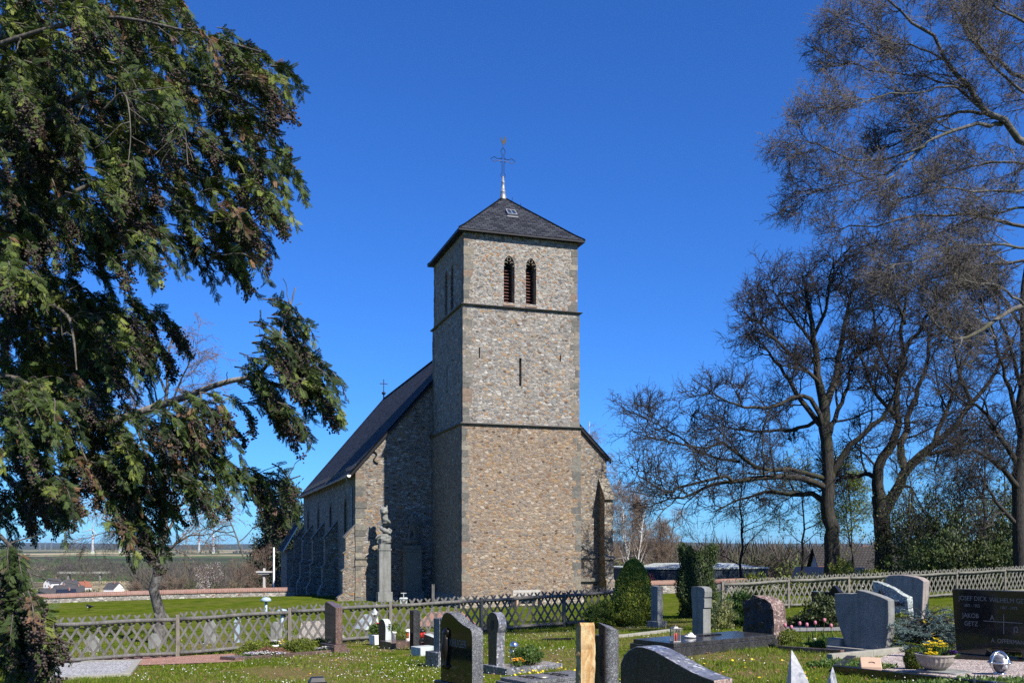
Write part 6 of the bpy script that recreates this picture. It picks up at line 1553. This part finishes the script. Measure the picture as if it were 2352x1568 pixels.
kerb('dark brown kerb in front of the tulip bed',[wpx(1792,1492),wpx(1852,1497),wpx(1935,1503)],.11,.10,M['gr_red'])
kerb('low dark kerb lying across the lawn behind the ochre stele',[wpx(1246,1471),wpx(1318,1469)],.12,.07,M['gr_black'])
kerb('pale concrete edging in front of the conical thuja',[wpx(1390,1466),wpx(1440,1462),wpx(1565,1447)],.12,.08,M['conc'])
stone('headstone','slim pale granite headstone right behind the conical thuja',1509,31.5,.30,.24,[(-.15,0),(.15,0),(.15,1.12),(-.15,1.15)],M['st_grey'],M['st_grey'],base=(.5,.4,.2))
# --- left group
t_,o=stone('headstone','dark red polished headstone with a slanted top at the end of the heather bed',766,26.1,.66,.2,[(-.33,0),(.33,0),(.33,.98),(-.22,1.12),(-.33,1.07)],M['gr_red'],M['gr_red'],base=(.84,.38,.25),basemat=M['gr_red'])

k0,k1=wpx(543,1517),wpx(800,1497); k2=k1+np.array([-.62,.80])*.95; k3=k0+np.array([-.62,.80])*.95
kerb('red granite kerb framing the heather and pansy bed',[k0,k1,k2,k3],.10,.10,M['gr_red'],closed=True)
sheet('bed_soil',[k0,k1,k2,k3],M['soil'],.05,px=False,n=8)
mid=(k0*.72+k1*.28+ (k3-k0)*.22); flowers('pansies','strip of white and lilac pansies along the front of the heather bed',np.array([*mid,G(*mid)+.05]),(.62,.20),150,.05,M['petal_white'],seed=21,h=.12)
mid=(k0*.16+k1*.84+(k3-k0)*.2); flowers('pansies','white pansies right in front of the dark red headstone',np.array([*mid,G(*mid)+.05]),(.36,.11),60,.05,M['petal_white'],seed=22,h=.12)
def pot(name,label,pos,r,h,mat,cat_n='planter'):
    t_=thing(name,label,cat_n,pos); mb=MB(); mb.lathe([(r*.7,0),(r*.92,h*.8),(r,h*.82),(r,h),(r*.86,h),(r*.84,h*.9)],(0,0,0),18); mb.build('pot',mat,t_,True); mb=MB(); mb.lathe([(0,h*.88),(r*.85,h*.9),(0,h*.92)],(0,0,0),14); mb.build('soil',M['soil'],t_); return t_
g=gp3(629,1503)+np.array([0,.1,.05]); pot('flowerpot','white flowerpot in the heather bed',g,.115,.22,M['white']); flowers('primroses','white primroses in the white flowerpot',g+np.array([0,0,.2]),(.12,.12),30,.05,M['petal_white'],seed=23,h=.16)
flowers('narcissi','yellow narcissi behind the white flowerpot',gp3(640,1492),(.3,.15),20,.06,M['petal_yellow'],seed=24,h=.3)
g=gp3(676,1492)+np.array([0,.3,0]); pot('copper_pot','copper-coloured pot behind the dark green heather mound',g,.14,.30,M['copper'])
# white gravel grave, far left
a0,a1=wpx(60,1566),wpx(292,1551); b1,b0=wpx(318,1519),wpx(90,1524)
kerb('concrete kerb round the white gravel grave at the lower left',[a0,a1,b1,b0],.16,.07,M['conc'],closed=True)
sheet('gravel_bed',[a0,a1,b1,b0],M['gravel_white'],.04,px=False,n=8)
# round white stone and neighbours near the fence
t_,o=stone('headstone','white round-topped headstone seen nearly edge-on beside a flower trough',884,28.4,.36,.20,[(-.2,0),(.2,0),(.22,.5)]+[(.22*math.cos(a),.55+.24*math.sin(a)) for a in np.linspace(.15,PI-.15,9)]+[(-.22,.5)],M['gr_dark'],M['st_pale'],bw=.01)
g=gp3(866,1479); t_=thing('flower_trough','white square trough with green box and red flowers beside the white round stone','planter',g,GR)
mb=MB(); mb.box((0,0,.15),(.34,.34,.30),0,1.12); bevel(mb.build('trough',M['candle'],t_),.01)
bush('planted_box','small box plant in the white square trough','shrub',g+np.array([0,0,.3]),(.22,.22,.16),1500,.05,M['leaf_herb'],'ell',121,core=.6)
flowers('carnations','red and pink blossoms above the white square trough',g+np.array([.02,0,.55]),(.10,.1),16,.05,M['petal_red'],seed=25,h=.1)
slabgrave('grave_slab','dark granite slab with vases and red lanterns near the fence',930,27.0,1.25,.65,.2,M['gr_red'])
zs=G(*atz(930,27)[:2])+.2; 
g=np.array([(905-CX)/F*27.0,27.0,zs]); pot('vase','white vase on the dark slab by the round white stone',g,.085,.24,M['white']); flowers('lilies','pale green lily leaves with a pink bud in the white vase',g+np.array([0,0,.22]),(.17,.15),16,.07,M['leaf_spring'],seed=26,h=.3)
bush('planted_box','loose yellow-green plant beside the white vase','shrub',np.array([(921-CX)/F*27,27.1,zs]),(.2,.18,.14),900,.07,M['leaf_spring'],'ell',122,core=0,asp=.25)
for k,(px,dy,lb) in enumerate([(938,.1,'red lantern with a white lid left of the thin black stele'),(970,.2,'red lantern with a dark lid right of the thin black stele')]):
    t_=thing('grave_lantern',lb,'lantern',np.array([(px-CX)/F*(27+dy),27+dy,zs])); mb=MB(); mb.lathe([(.09,0),(.09,.03),(.085,.04)],(0,0,0),12); mb.lathe([(.09,.22),(.1,.24),(.08,.27),(.03,.30)],(0,0,0),12)
    for q in range(4): a=q*PI/2+.4; mb.tube([(.085*math.cos(a),.085*math.sin(a),.02),(.085*math.cos(a),.085*math.sin(a),.23)],[.012,.012],5)
    mb.build('lantern_frame',M['white'] if k==0 else M['iron'],t_); mb=MB(); mb.lathe([(.07,.04),(.07,.21)],(0,0,0),12); mb.build('candle',M['redglass'],t_,True)
stone('stele','thin black granite stele in front of the red lanterns',953,25.6,.16,.21,[(-.10,0),(.10,0),(.10,1.02),(-.10,1.04)],M['gr_black'],M['gr_dark'])
t_=thing('grave_lantern','small black lantern with a red candle at the foot of the thin stele','lantern',atz(971,24.6)); mb=MB(); mb.box((0,0,.02),(.16,.16,.04)); mb.box((0,0,.29),(.18,.18,.05)); 
for sx in (-1,1):
    for sy in (-1,1): mb.box((sx*.065,sy*.065,.15),(.02,.02,.24))
mb.build('lantern_frame',M['iron'],t_); mb=MB(); mb.lathe([(.045,.04),(.045,.24)],(0,0,0),10); mb.build('candle',M['redglass'],t_,True)
stone('headstone','small slanted dark plaque stone left of the big polished headstone',992,24.2,.5,.20,[(-.25,0),(.25,0),(.25,.40),(-.22,.46)],M['gr_dark'],M['st_pale'])
g=atz(975,23.6); t_=thing('planter_box','white and black square planter in front of the small plaque stone','planter',g,GR); mb=MB(); mb.box((0,0,.1),(.45,.5,.22)); o=mb.build('box',M['st_pale'],t_); bevel(o,.01)
t_,o=stone('headstone','blue-grey round column on a square base, half hidden by the big polished headstone',1010,20.6,.3,.16,[(-.12,0),(.12,0),(.12,.70),(-.12,.70)],M['st_grey'],M['gr_blue'],base=(.52,.40,.32),basemat=M['gr_blue'])
mb=MB(); mb.lathe([(.07,.321),(.07,1.05),(.05,1.06)],(.16,0,0),14); mb.build('column',M['gr_blue'],t_,True)
# bottom centre: black lantern roof and stone just inside the frame
t_=thing('grave_lantern','black lantern with a ridged roof at the bottom edge of the lawn','lantern',atz(729,13.6),.3)
mb=MB(); mb.box((0,0,.36),(.24,.24,.05)); mb.box((0,0,.41),(.22,.22,.06),0,.75); mb.box((0,0,.02),(.2,.2,.04))
for sx in (-1,1):
    for sy in (-1,1): mb.box((sx*.085,sy*.085,.19),(.025,.025,.31))
mb.build('lantern_frame',M['iron'],t_); mb=MB(); mb.lathe([(.05,.04),(.05,.3)],(0,0,0),10); mb.build('candle',M['petal_yellow'],t_,True)
# ------------------------------------------------------------------ between fence and church
for k,(px,Y,z0,lb) in enumerate([(611,43.5,None,'pale blue mushroom lamp on the shaded lawn edge left of the church'),(648,38.0,None,'pale blue mushroom lamp just behind the front fence')]):
    t_=thing('path_lamp',lb,'lamp',atz(px,Y)); zt=[-2.42,-2.58][k]; h=zt-t_.location[2]
    mb=MB(); mb.tube([(0,0,-.1),(0,0,h-.1)],[.065,.06],10); mb.build('pole',M['lampblue'],t_,True); mb=MB(); mb.lathe([(.20,h-.12),(.235,h-.10),(.22,h-.02),(.15,h+.05),(.0,h+.08)],(0,0,0),18); mb.build('lamp_shade',M['lampblue'],t_,True)
t_=thing('grave_marker','white slanted grave plate behind the fence right of the dark red headstone','headstone',atz(838,38),GR); mb=MB(); mb.hexa([(-.5,-.25,0),(.5,-.25,0),(.5,.25,0),(-.5,.25,0),(-.45,.0,.3),(.45,.0,.3),(.45,.25,.55),(-.45,.25,.55)]); bevel(mb.build('plate',M['st_pale'],t_),.01)
t_=thing('angel_statue','small cream praying figure behind the fence by the white trough','statue',atz(862,36.5)); mb=MB(); mb.lathe([(.16,0),(.17,.1),(.12,.4),(.10,.62),(.13,.72),(.07,.84),(.05,.88)],(0,0,0),12); mb.blob((0,0,.97),.095,10,8); mb.tube([(-.12,0,.72),(-.08,-.13,.6),(0,-.16,.68)],[.05,.045,.03],6); mb.tube([(.12,0,.72),(.08,-.13,.6),(0,-.16,.68)],[.05,.045,.03],6); mb.build('figure',M['st_pale'],t_,True)
for k,(px,Y,h,lb) in enumerate([(212,31.5,.55,'small grey cross stone behind the left end of the fence'),(355,32,.5,'small pale pointed stone behind the fence under the birch'),(482,33.5,.85,'pale grave stone behind the fence right of the birch'),(634,34.5,.6,'small pale rounded stone behind the fence beside the sandy path')]):
    stone('headstone',lb,px,Y,.4,.16,[(-.2,0),(.2,0),(.22,h*.7),(.08,h),(-.08,h*1.02),(-.2,h*.7)],M['st_grey'],M['st_grey'],rot=.3,bw=.012)
t_=thing('lantern_post','pale blue lantern post behind the fence right of the birch','lamp',atz(545,33.5)); mb=MB(); mb.box((0,0,.35),(.16,.12,.7)); mb.prism([(-.11,.70),(.11,.70),(.0,.88)],-.09,.09); mb.build('post_shaft',M['lampblue'],t_)
g=gpix(205,1401,45,60); t_=thing('magpie','black and white magpie walking on the far lawn','bird',g,2.6)
mb=MB(); mb.blob((0,0,.20),(.16,.085,.085),12,8,.05,1); mb.blob((.15,0,.27),(.06,.05,.055),10,6); mb.tube([(-.12,0,.20),(-.28,0,.21),(-.42,0,.20)],[.05,.03,.012],6); mb.tube([(.19,0,.27),(.26,0,.26)],[.02,.003],5); mb.tube([(.0,.03,.13),(.01,.03,.0)],[.012,.01],4); mb.tube([(.03,-.03,.13),(.04,-.03,.0)],[.012,.01],4)
mb.build('body',M['iron'],t_,True); mb=MB(); mb.blob((.03,0,.175),(.11,.092,.06),10,6); mb.build('white_belly',M['white'],t_,True)
# tree stump and prop by the path
t_=thing('tree_stump','short pale tree stump beside the asphalt path','stump',atz(1620,31.5)); mb=MB(); mb.lathe([(.2,-.05),(.16,.1),(.14,.36),(.0,.37)],(0,0,0),10); mb.build('stump',M['fence_pale'],t_)
t_=thing('wooden_prop','dark slanting bar leaning by the yew hedge','bar',atz(1632,31.8)); mb=MB(); mb.tube([(-.35,0,.1),(.35,0,.75)],[.05,.05],8); mb.build('bar',M['iron'],t_)

# ------------------------------------------------------------------ beyond the walls
def house(name,label,cat_n,px,pyb,Y,w,d,h,rh,rot,wall,roof,zb=None,group=None,wins=True):
    chim=wins
    x=(px-CX)/F*Y; z=(HY-pyb)/F*Y if zb is None else zb; t_=thing(name,label,cat_n,(x,Y,z),rot,group)
    mb=MB(); mb.prism([(-w/2,-6),(w/2,-6),(w/2,h),(0,h+rh),(-w/2,h)],-d/2,d/2); mb.build('wall',wall,t_)
    mb=MB(); o=.35; sl=rh/(w/2); L_=math.hypot(w/2+o,rh+o*sl); th=.18
    for s in (-1,1):
        a=(s*(w/2+o),-d/2-o,h-o*sl+.05); b=(s*(w/2+o),d/2+o,h-o*sl+.05); c=(0,d/2+o,h+rh+.05); e=(0,-d/2-o,h+rh+.05)
        q=[a,b,c,e] if s>0 else [b,a,e,c]
        mb.quad(q,[(0,0),(d,0),(d,L_),(0,L_)]); mb.quad([(p[0],p[1],p[2]+th) for p in q],[(0,0),(d,0),(d,L_),(0,L_)])
        mb.quad([a,e,(e[0],e[1],e[2]+th),(a[0],a[1],a[2]+th)]); mb.quad([a,b,(b[0],b[1],b[2]+th),(a[0],a[1],a[2]+th)]); mb.quad([b,c,(c[0],c[1],c[2]+th),(b[0],b[1],b[2]+th)])
    ro=mb.build('roof',roof,t_); mb=MB(); mb.box((w*.12,d*.15,h+rh+(.3 if chim else -.4)),(.6,.6,1.4)); mb.build('chimney',M['brick_red'],ro)
    if wins:
        for xx,zz in ((-w*.22,h*.55),(w*.22,h*.55),(0,h+rh*.35)):
            mb=MB(); mb.box((xx,-d/2-.03,zz),(1.1,.08,1.2)); f=mb.build('window',M['white'],t_); mb=MB(); mb.box((xx,-d/2-.05,zz),(.9,.08,1.0)); mb.build('pane',M['glass'],f)
    return t_
hs_=[(122,1345,640,11,12,5,4.4,.5,M['render_white'],M['tile_grey'],'white gabled house at the left of the valley hamlet'),(160,1350,620,11,13,5,4.6,.5,M['render_white'],M['tile_grey'],'white gabled house right of the first valley house'),(188,1351,640,10,13,4,4.8,.55,M['render_grey'],M['tile_red'],'valley house with an orange-red tiled roof'),
 (140,1362,540,9,11,4,4.4,.5,M['render_grey'],M['tile_grey'],'grey-roofed house in the middle row of the hamlet'),(176,1364,520,9,10,4,4.2,1.2,M['brick_red'],M['tile_grey'],'brick house with a dark roof in the middle row'),(152,1378,430,9,10,4,4.2,.9,M['brick_red'],M['pv'],'dark brick house with solar panels nearest the wall'),(262,1356,560,12,10,4,4.4,1.9,M['render_white'],M['tile_grey'],'whitewashed house half hidden by bare bushes'),(108,1372,480,9,10,4,4.2,.7,M['render_grey'],M['tile_grey'],'grey house at the left end of the lower row')]
for (px,py,Y,w,d,h,rh,rot,wl,rf,lb) in hs_: house('village_house',lb,'house',px,py+6,Y,w*.72,d*.72,h*.72,rh*.72,-rot,wl,rf,group='houses of the valley hamlet')
# concrete overpass
t_=thing('road_bridge','pale concrete road bridge among the trees of the plain','bridge',((195-CX)/F*900,900,(HY-1330)/F*900)); mb=MB(); mb.box((0,0,6.3),(46,9,1.6),.12); mb.build('deck',M['conc'],t_)
for x in (-14,14): mb=MB(); mb.box((x,x*.12,1),(1.6,6,9.5),.12); mb.build('pier',M['conc'],t_)
# wind turbines
def turbine(label,px,pyb,Y,a0):
    x=(px-CX)/F*Y; z=(HY-pyb)/F*Y; t_=thing('wind_turbine',label,'wind turbine',(x,Y,z),0,'wind turbines on the plain')
    mb=MB(); mb.tube([(0,0,-8),(0,0,12),(0,0,50),(0,0,98)],[7.4,6.6,4.6,2.4],16); mb.build('tower',M['turbine'],t_,True); mb=MB(); mb.tube([(0,0,-7),(0,0,9)],[7.55,6.95],16); mb.build('green_base',M['turbine_green'],t_,True)
    mb=MB(); mb.tube([(0,0,63),(0,0,67)],[4.35,4.2],16); mb.build('red_band',M['petal_red'],t_)
    mb=MB(); mb.blob((0,-2,101),(4.2,7,4.4),12,8); mb.build('nacelle',M['turbine'],t_,True)
    for k in range(3):
        a=a0+k*2.0944; c,s=math.sin(a),math.cos(a); mb=MB(); mb.tube([(0,-8,101),(c*9,-8,101+s*9),(c*30,-8,101+s*30),(c*45,-8,101+s*45)],[1.6,2.4,1.3,.25],6); mb.build('blade',M['turbine'],t_,True)
turbine('white wind turbine with a red band, the leftmost tower on the plain',213,1272,4000,.3); turbine('white wind turbine half hidden behind the hanging cypress sprays',276,1270,4300,1.1)
turbine('more distant wind turbine left of the lawn birch crown edge',457,1274,4700,.7); turbine('white wind turbine with a green foot right of the lawn birch',490,1272,4200,1.6)
def pylon(px,Y,h,lb):
    x=(px-CX)/F*Y; z=G(x,Y); t_=thing('power_pylon',lb,'pylon',(x,Y,z),0,'power pylons on the horizon'); mb=MB(); q=h*.07
    for sx in (-1,1):
        for sy in (-1,1): mb.tube([(sx*q,sy*q,0),(0,0,h)],[.5,.35],4)
    for k in range(8):
        s=1-k/8; s2=1-(k+1)/8; mb.tube([(-q*s,-q*s,h*k/8),(q*s2,-q*s2,h*(k+1)/8)],[.3,.3],4); mb.tube([(q*s,-q*s,h*k/8),(-q*s2,-q*s2,h*(k+1)/8)],[.3,.3],4)
    for zz,ww in ((.7,.24),(.84,.17)): mb.tube([(-h*ww,0,h*zz),(h*ww,0,h*zz)],[.5,.5],4)
    mb.build('lattice_tower',M['zinc'],t_)
for px,Y,h,lb in ((92,5200,60,'lattice power pylon nearest the left edge of the hazy plain'),(104,5600,60,'faintest lattice power pylon, between two others at the left'),(118,5000,62,'lattice power pylon just left of the leftmost turbine'),(545,5400,60,'small lattice power pylon left of the pines'),(556,4900,60,'larger lattice power pylon left of the pines')): pylon(px,Y,h,lb)
# white pole and sign table beyond the wall
t_=thing('flag_pole','thin white pole beyond the churchyard wall left of the nave','pole',((629-CX)/F*72,72,-4.8)); mb=MB(); mb.tube([(0,0,-1),(0,0,4.6)],[.09,.06],8); mb.build('pole',M['white'],t_)
t_=thing('bird_table','white post carrying a broad flat top beyond the wall','post',((607-CX)/F*70,70,-4.2)); mb=MB(); mb.box((0,0,1.0),(.14,.14,3.0)); mb.tube([(.5,0,-.4),(.05,0,1.2)],[.04,.04],6); mb.build('post_shaft',M['render_grey'],t_); mb=MB(); mb.box((0,0,2.24),(1.05,.6,.10)); mb.box((0,0,2.12),(.8,.45,.10)); mb.build('flat_top',M['render_grey'],t_)
# flat-roofed blue building and houses on the right
Yb=74; xb=(1500-CX)/F*Yb; zt=(HY-1305)/F*Yb
t_=thing('pavilion_building','flat-roofed building with dark blue metal cladding beyond the right-hand wall','building',(xb,Yb,zt),.30)
mb=MB(); mb.b2((-1,0,-5),(9.6,8,-1.05)); mb.build('wall',M['render_grey'],t_)
for a,b in ((-1.2,2.15),(3.0,5.0),(5.02,9.8)):
    mb=MB(); mb.b2((a,-.25,-1.0),(b,8.2,-.08))
    for k in range(int((b-a)/.42)): mb.b2((a+k*.42,-.28,-1.0),(a+k*.42+.035,-.252,-.08))
    mb.build('cladding_band',M['panel_blue'],t_)
mb=MB(); mb.b2((2.16,-.3,-5),(2.98,8,-.08)); mb.build('stair_tower',M['render_white'],t_)
mb=MB(); mb.b2((-1.3,-.35,-.07),(9.9,8.3,.05)); mb.hexa([(2.0,1,.051),(9.5,1,.051),(9.5,7,.051),(2.0,7,.051),(3,2,.3),(8.6,2,.3),(8.6,6,.3),(3,6,.3)]); mb.build('roof',M['st_pale'],t_)
t_2=house('tiled_house','large house with a dark brown tiled roof seen between the two oak trunks','house',2045,1342,96,9,14.5,2.3,4.0,PI/2-.06,M['render_grey'],M['tile_brown'],zb=-6.7,wins=False)
house('solar_house','house with a blue solar-panelled roof left of the nearer oak trunk','house',1905,1348,90,6.5,5.5,.5,2.2,PI/2-.5,M['render_white'],M['pv'],zb=-5.0,wins=False)
house('red_house','small distant house with a red roof seen through the young tree','house',1778,1300,170,9,10,3,3.5,.8,M['render_white'],M['tile_red'],zb=-8.5)
house('red_house','white distant house with a red roof further right behind the young tree','house',1815,1296,190,9,10,3,3.3,.4,M['render_white'],M['tile_red'],zb=-8.5)

# ------------------------------------------------------------------ far woodland (stuff)
g=np.random.default_rng(5); VS=[];FS=[];VA=[];nv0=0
def canopy(x,y,z,h,r,n,tone,bare):
    global nv0
    d=unit(g.normal(size=(n,3))); q=g.random(n)**.45; p=d*q[:,None]*np.array([r,r,h*.40])+np.array([x,y,z+h*.58])
    if bare:   # thin upright twigs and stems
        dd=unit(d*.7+np.array([0,0,.6])+.55*g.normal(size=(n,3))); L_=r*.75*(.5+.8*g.random(n)); W=np.maximum(.05*L_,.00032*y)
        ns=max(2,n//24); p[:ns]=np.c_[x+g.normal(0,r*.18,ns),y+g.normal(0,r*.18,ns),np.full(ns,z)]; L_[:ns]=h*.8; W[:ns]=np.maximum(.10,.0004*y)
    else:
        dd=unit(g.normal(size=(n,3))+np.array([0,0,.6])); L_=np.maximum(r*.17,.0009*y)*(.6+.8*g.random(n)); W=.5*L_
    s=unit(np.cross(dd,g.normal(size=(n,3))))
    v=np.stack([p,p+dd*(L_*.5)[:,None]+s*W[:,None]*.5,p+dd*L_[:,None],p+dd*(L_*.5)[:,None]-s*W[:,None]*.5],1).reshape(-1,3); i=np.arange(n)*4+nv0
    VS.append(v); FS.append(np.c_[i,i+1,i+2,i+3]); VA.append(np.repeat(np.clip(tone+g.normal(0,.05,n),0,1),4)); nv0+=len(v)
cnt=0
while cnt<4300:
    Y=75*math.exp(g.random()*math.log(4600/75)); px=g.uniform(-160,700) if g.random()<.55 else g.uniform(1395,2500)
    if 700<px<1395: continue
    x=(px-CX)/F*Y
    if px<700 and Y<104: continue
    if px>1395 and Y<112: continue
    if any(abs(x-(h_[0]-CX)/F*h_[2])<9 and -12<h_[2]-Y<90 for h_ in hs_): continue
    if Y>1000 and math.sin(x/260.+Y/330.)<.45: continue
    z=G(x,Y); h=g.uniform(6,12) if Y<300 else g.uniform(8,15); r=h*g.uniform(.3,.5)
    lim=np.interp(Y,[75,200,420,900,2000,5000],[1336,1326,1305,1284,1268,1258]) if px<700 else np.interp(Y,[75,200,600,2000,5000],[1272,1262,1258,1256,1254])
    if px<330 and Y<690: lim=max(lim,1374)
    lim+=g.uniform(-5,14)
    zt_=(HY-lim)/F*Y
    if z+h>zt_: h=zt_-z; r=h*.45
    if h<2.2: continue
    k_=g.choice(7,p=[.14,.26,.24,.14,.11,.08,.03]); tone=[.06,.14,.24,.34,.48,.62,.8][k_]; cnt+=1
    canopy(x,Y,z,h,r,int(300 if Y<200 else (200 if Y<600 else 90)),tone,k_<4)
np_o=np_mesh('woodland',np.vstack(VS),[np.vstack(FS)],leafmat('woodland',[(0,(.05,.035,.035)),(.12,(.085,.07,.062)),(.26,(.10,.088,.075)),(.38,(.085,.085,.05)),(.5,(.07,.095,.035)),(.64,(.12,.155,.045)),(.75,(.045,.065,.025)),(.85,(.03,.045,.022)),(1,(.2,.2,.15))],.8,.1,.1),None,var=np.concatenate(VA))
tag(np_o,kind='stuff')

# ------------------------------------------------------------------ grass, daisies, dandelions (stuff)
def excl(x,y):
    k=np.zeros(len(x),bool)
    for q in EXCL: k|=inpoly(x,y,q)
    return k
g=np.random.default_rng(9); n=95000
Y=9.0*np.exp(g.random(n)*math.log(39/9.)); px=g.uniform(-30,2420,n); x=(px-CX)/F*Y; k=~excl(x,Y); x,Y=x[k],Y[k]; n=len(x)
pt=np.sin(x*.9+1.1*np.sin(Y*.6))*np.sin(Y*.8+.7)+.5*np.sin(x*2.3+Y*1.7); 
keep=g.random(n)<(.62+.3*pt); x,Y,pt=x[keep],Y[keep],pt[keep]; n=len(x); z=GA(x,Y)
bl=3; xx=np.repeat(x,bl)+g.normal(0,.035,n*bl); yy=np.repeat(Y,bl)+g.normal(0,.035,n*bl); b=np.c_[xx,yy,np.repeat(z,bl)-.01]
hh=(.03+.055*g.random(n*bl))*(1+.35*np.repeat(pt,bl)); ln=g.normal(0,.45,(n*bl,2)); tip=b+np.c_[ln*hh[:,None],hh]; a=g.uniform(0,6.28,n*bl); wv=np.c_[np.cos(a),np.sin(a),0*a]*(.0055+.0002*yy)[:,None]
v=np.stack([b-wv,b+wv,tip],1).reshape(-1,3); i=np.arange(n*bl)*3
va=np.clip(g.normal(.42,.2,n*bl)-.12*np.repeat(pt,bl)+(g.random(n*bl)<.10)*.45,0,1)
o=np_mesh('grass',v,[np.c_[i,i+1,i+2]],M['grass'],var=np.repeat(va,3)); tag(o,kind='stuff')
def discs(name,x,Y,r,h,mat,seed):
    g=np.random.default_rng(seed); n=len(x); z=GA(x,Y)+h*(.6+.8*g.random(n)); c=np.c_[x,Y,z]; nn=unit(np.c_[g.normal(0,.35,n)+.15,g.normal(0,.35,n)-.35,np.ones(n)]); u=unit(np.cross(nn,g.normal(size=(n,3)))); w=np.cross(nn,u); rr=(r*(.7+.6*g.random(n)))[:,None]
    v=np.stack([c+rr*(u*math.cos(a)+w*math.sin(a)) for a in np.arange(6)*PI/3],1).reshape(-1,3); i=np.arange(n)*6
    o=np_mesh(name,v,[np.stack([i+k for k in range(6)],1)],mat,var=np.repeat(g.random(n)*.6,6)); tag(o,kind='stuff')
n=16000; Y=10*np.exp(g.random(n)*math.log(37/10.)); px=g.uniform(100,2300,n); x=(px-CX)/F*Y
den=np.sin(x*1.1+.5)*np.sin(Y*.9+x*.3)+.6*np.sin(x*2.9+Y*2.1+1); den+=1.0*np.exp(-((px-900)/330)**2)-.45*(px>1500)-.25
k=(g.random(n)<np.clip(.10+.40*den,0.01,1))&~excl(x,Y); discs('daisies',x[k],Y[k],.0105,.055,M['petal_white'],31)
pc=np.r_[g.normal(1265,55,60),g.normal(1880,60,70),g.uniform(1600,2000,45),g.uniform(500,1500,25)]; yc_=np.r_[g.normal(17.3,.5,60),g.normal(11.6,.9,70),g.uniform(12,18,45),g.uniform(12,24,25)]
x=(pc-CX)/F*yc_; k=~excl(x,yc_)&(g.random(len(x))<.75); discs('dandelions',x[k],yc_[k],.021,.07,M['petal_yellow'],32)
n=2600; Y=10*np.exp(g.random(n)*math.log(36/10.)); px=g.uniform(60,2300,n); x=(px-CX)/F*Y; k=~excl(x,Y)
discs('fallen_leaves',x[k],Y[k],.022,.02,M['leaf_heath_brown'],33)
# low creeping plants by the kerb at the lower right
g=np.random.default_rng(44); pp=[]
for (px,py,rx,ry,nn) in ((1985,1540,.5,.35,1500),(1915,1530,.45,.3,1200),(2240,1578,.9,.35,2600),(2050,1590,.8,.3,1500)):
    c=gpix(px,py); a=g.uniform(0,6.28,nn); q=np.sqrt(g.random(nn)); xx=c[0]+np.cos(a)*q*rx; yy=c[1]+np.sin(a)*q*ry; pp.append(np.c_[xx,yy,GA(xx,yy)+.14*g.random(nn)*(1-q*.5)])
pp=np.vstack(pp); rng=g; v,f=leafquads(pp,.055,1,0,.5,-.6); o=np_mesh('ground_cover',v,[f],M['leaf_herb'],var=np.repeat(np.clip(g.normal(.45,.25,len(f)),0,1),4)); tag(o,kind='stuff')
# ------------------------------------------------------------------ the air
hb=MB(); hb.b2((-21500,-3500,-75),(21500,21500,122)); hm=bpy.data.materials.new('haze'); hm.use_nodes=True; ht=hm.node_tree; ht.nodes.remove(ht.nodes['Principled BSDF'])
pv=ht.nodes.new('ShaderNodeVolumePrincipled'); pv.inputs['Color'].default_value=(.42,.68,1,1); pv.inputs['Density'].default_value=2.4e-5; pv.inputs['Anisotropy'].default_value=.2
ht.links.new(pv.outputs[0],ht.nodes['Material Output'].inputs['Volume']); ho=hb.build('haze',hm); tag(ho,kind='stuff')
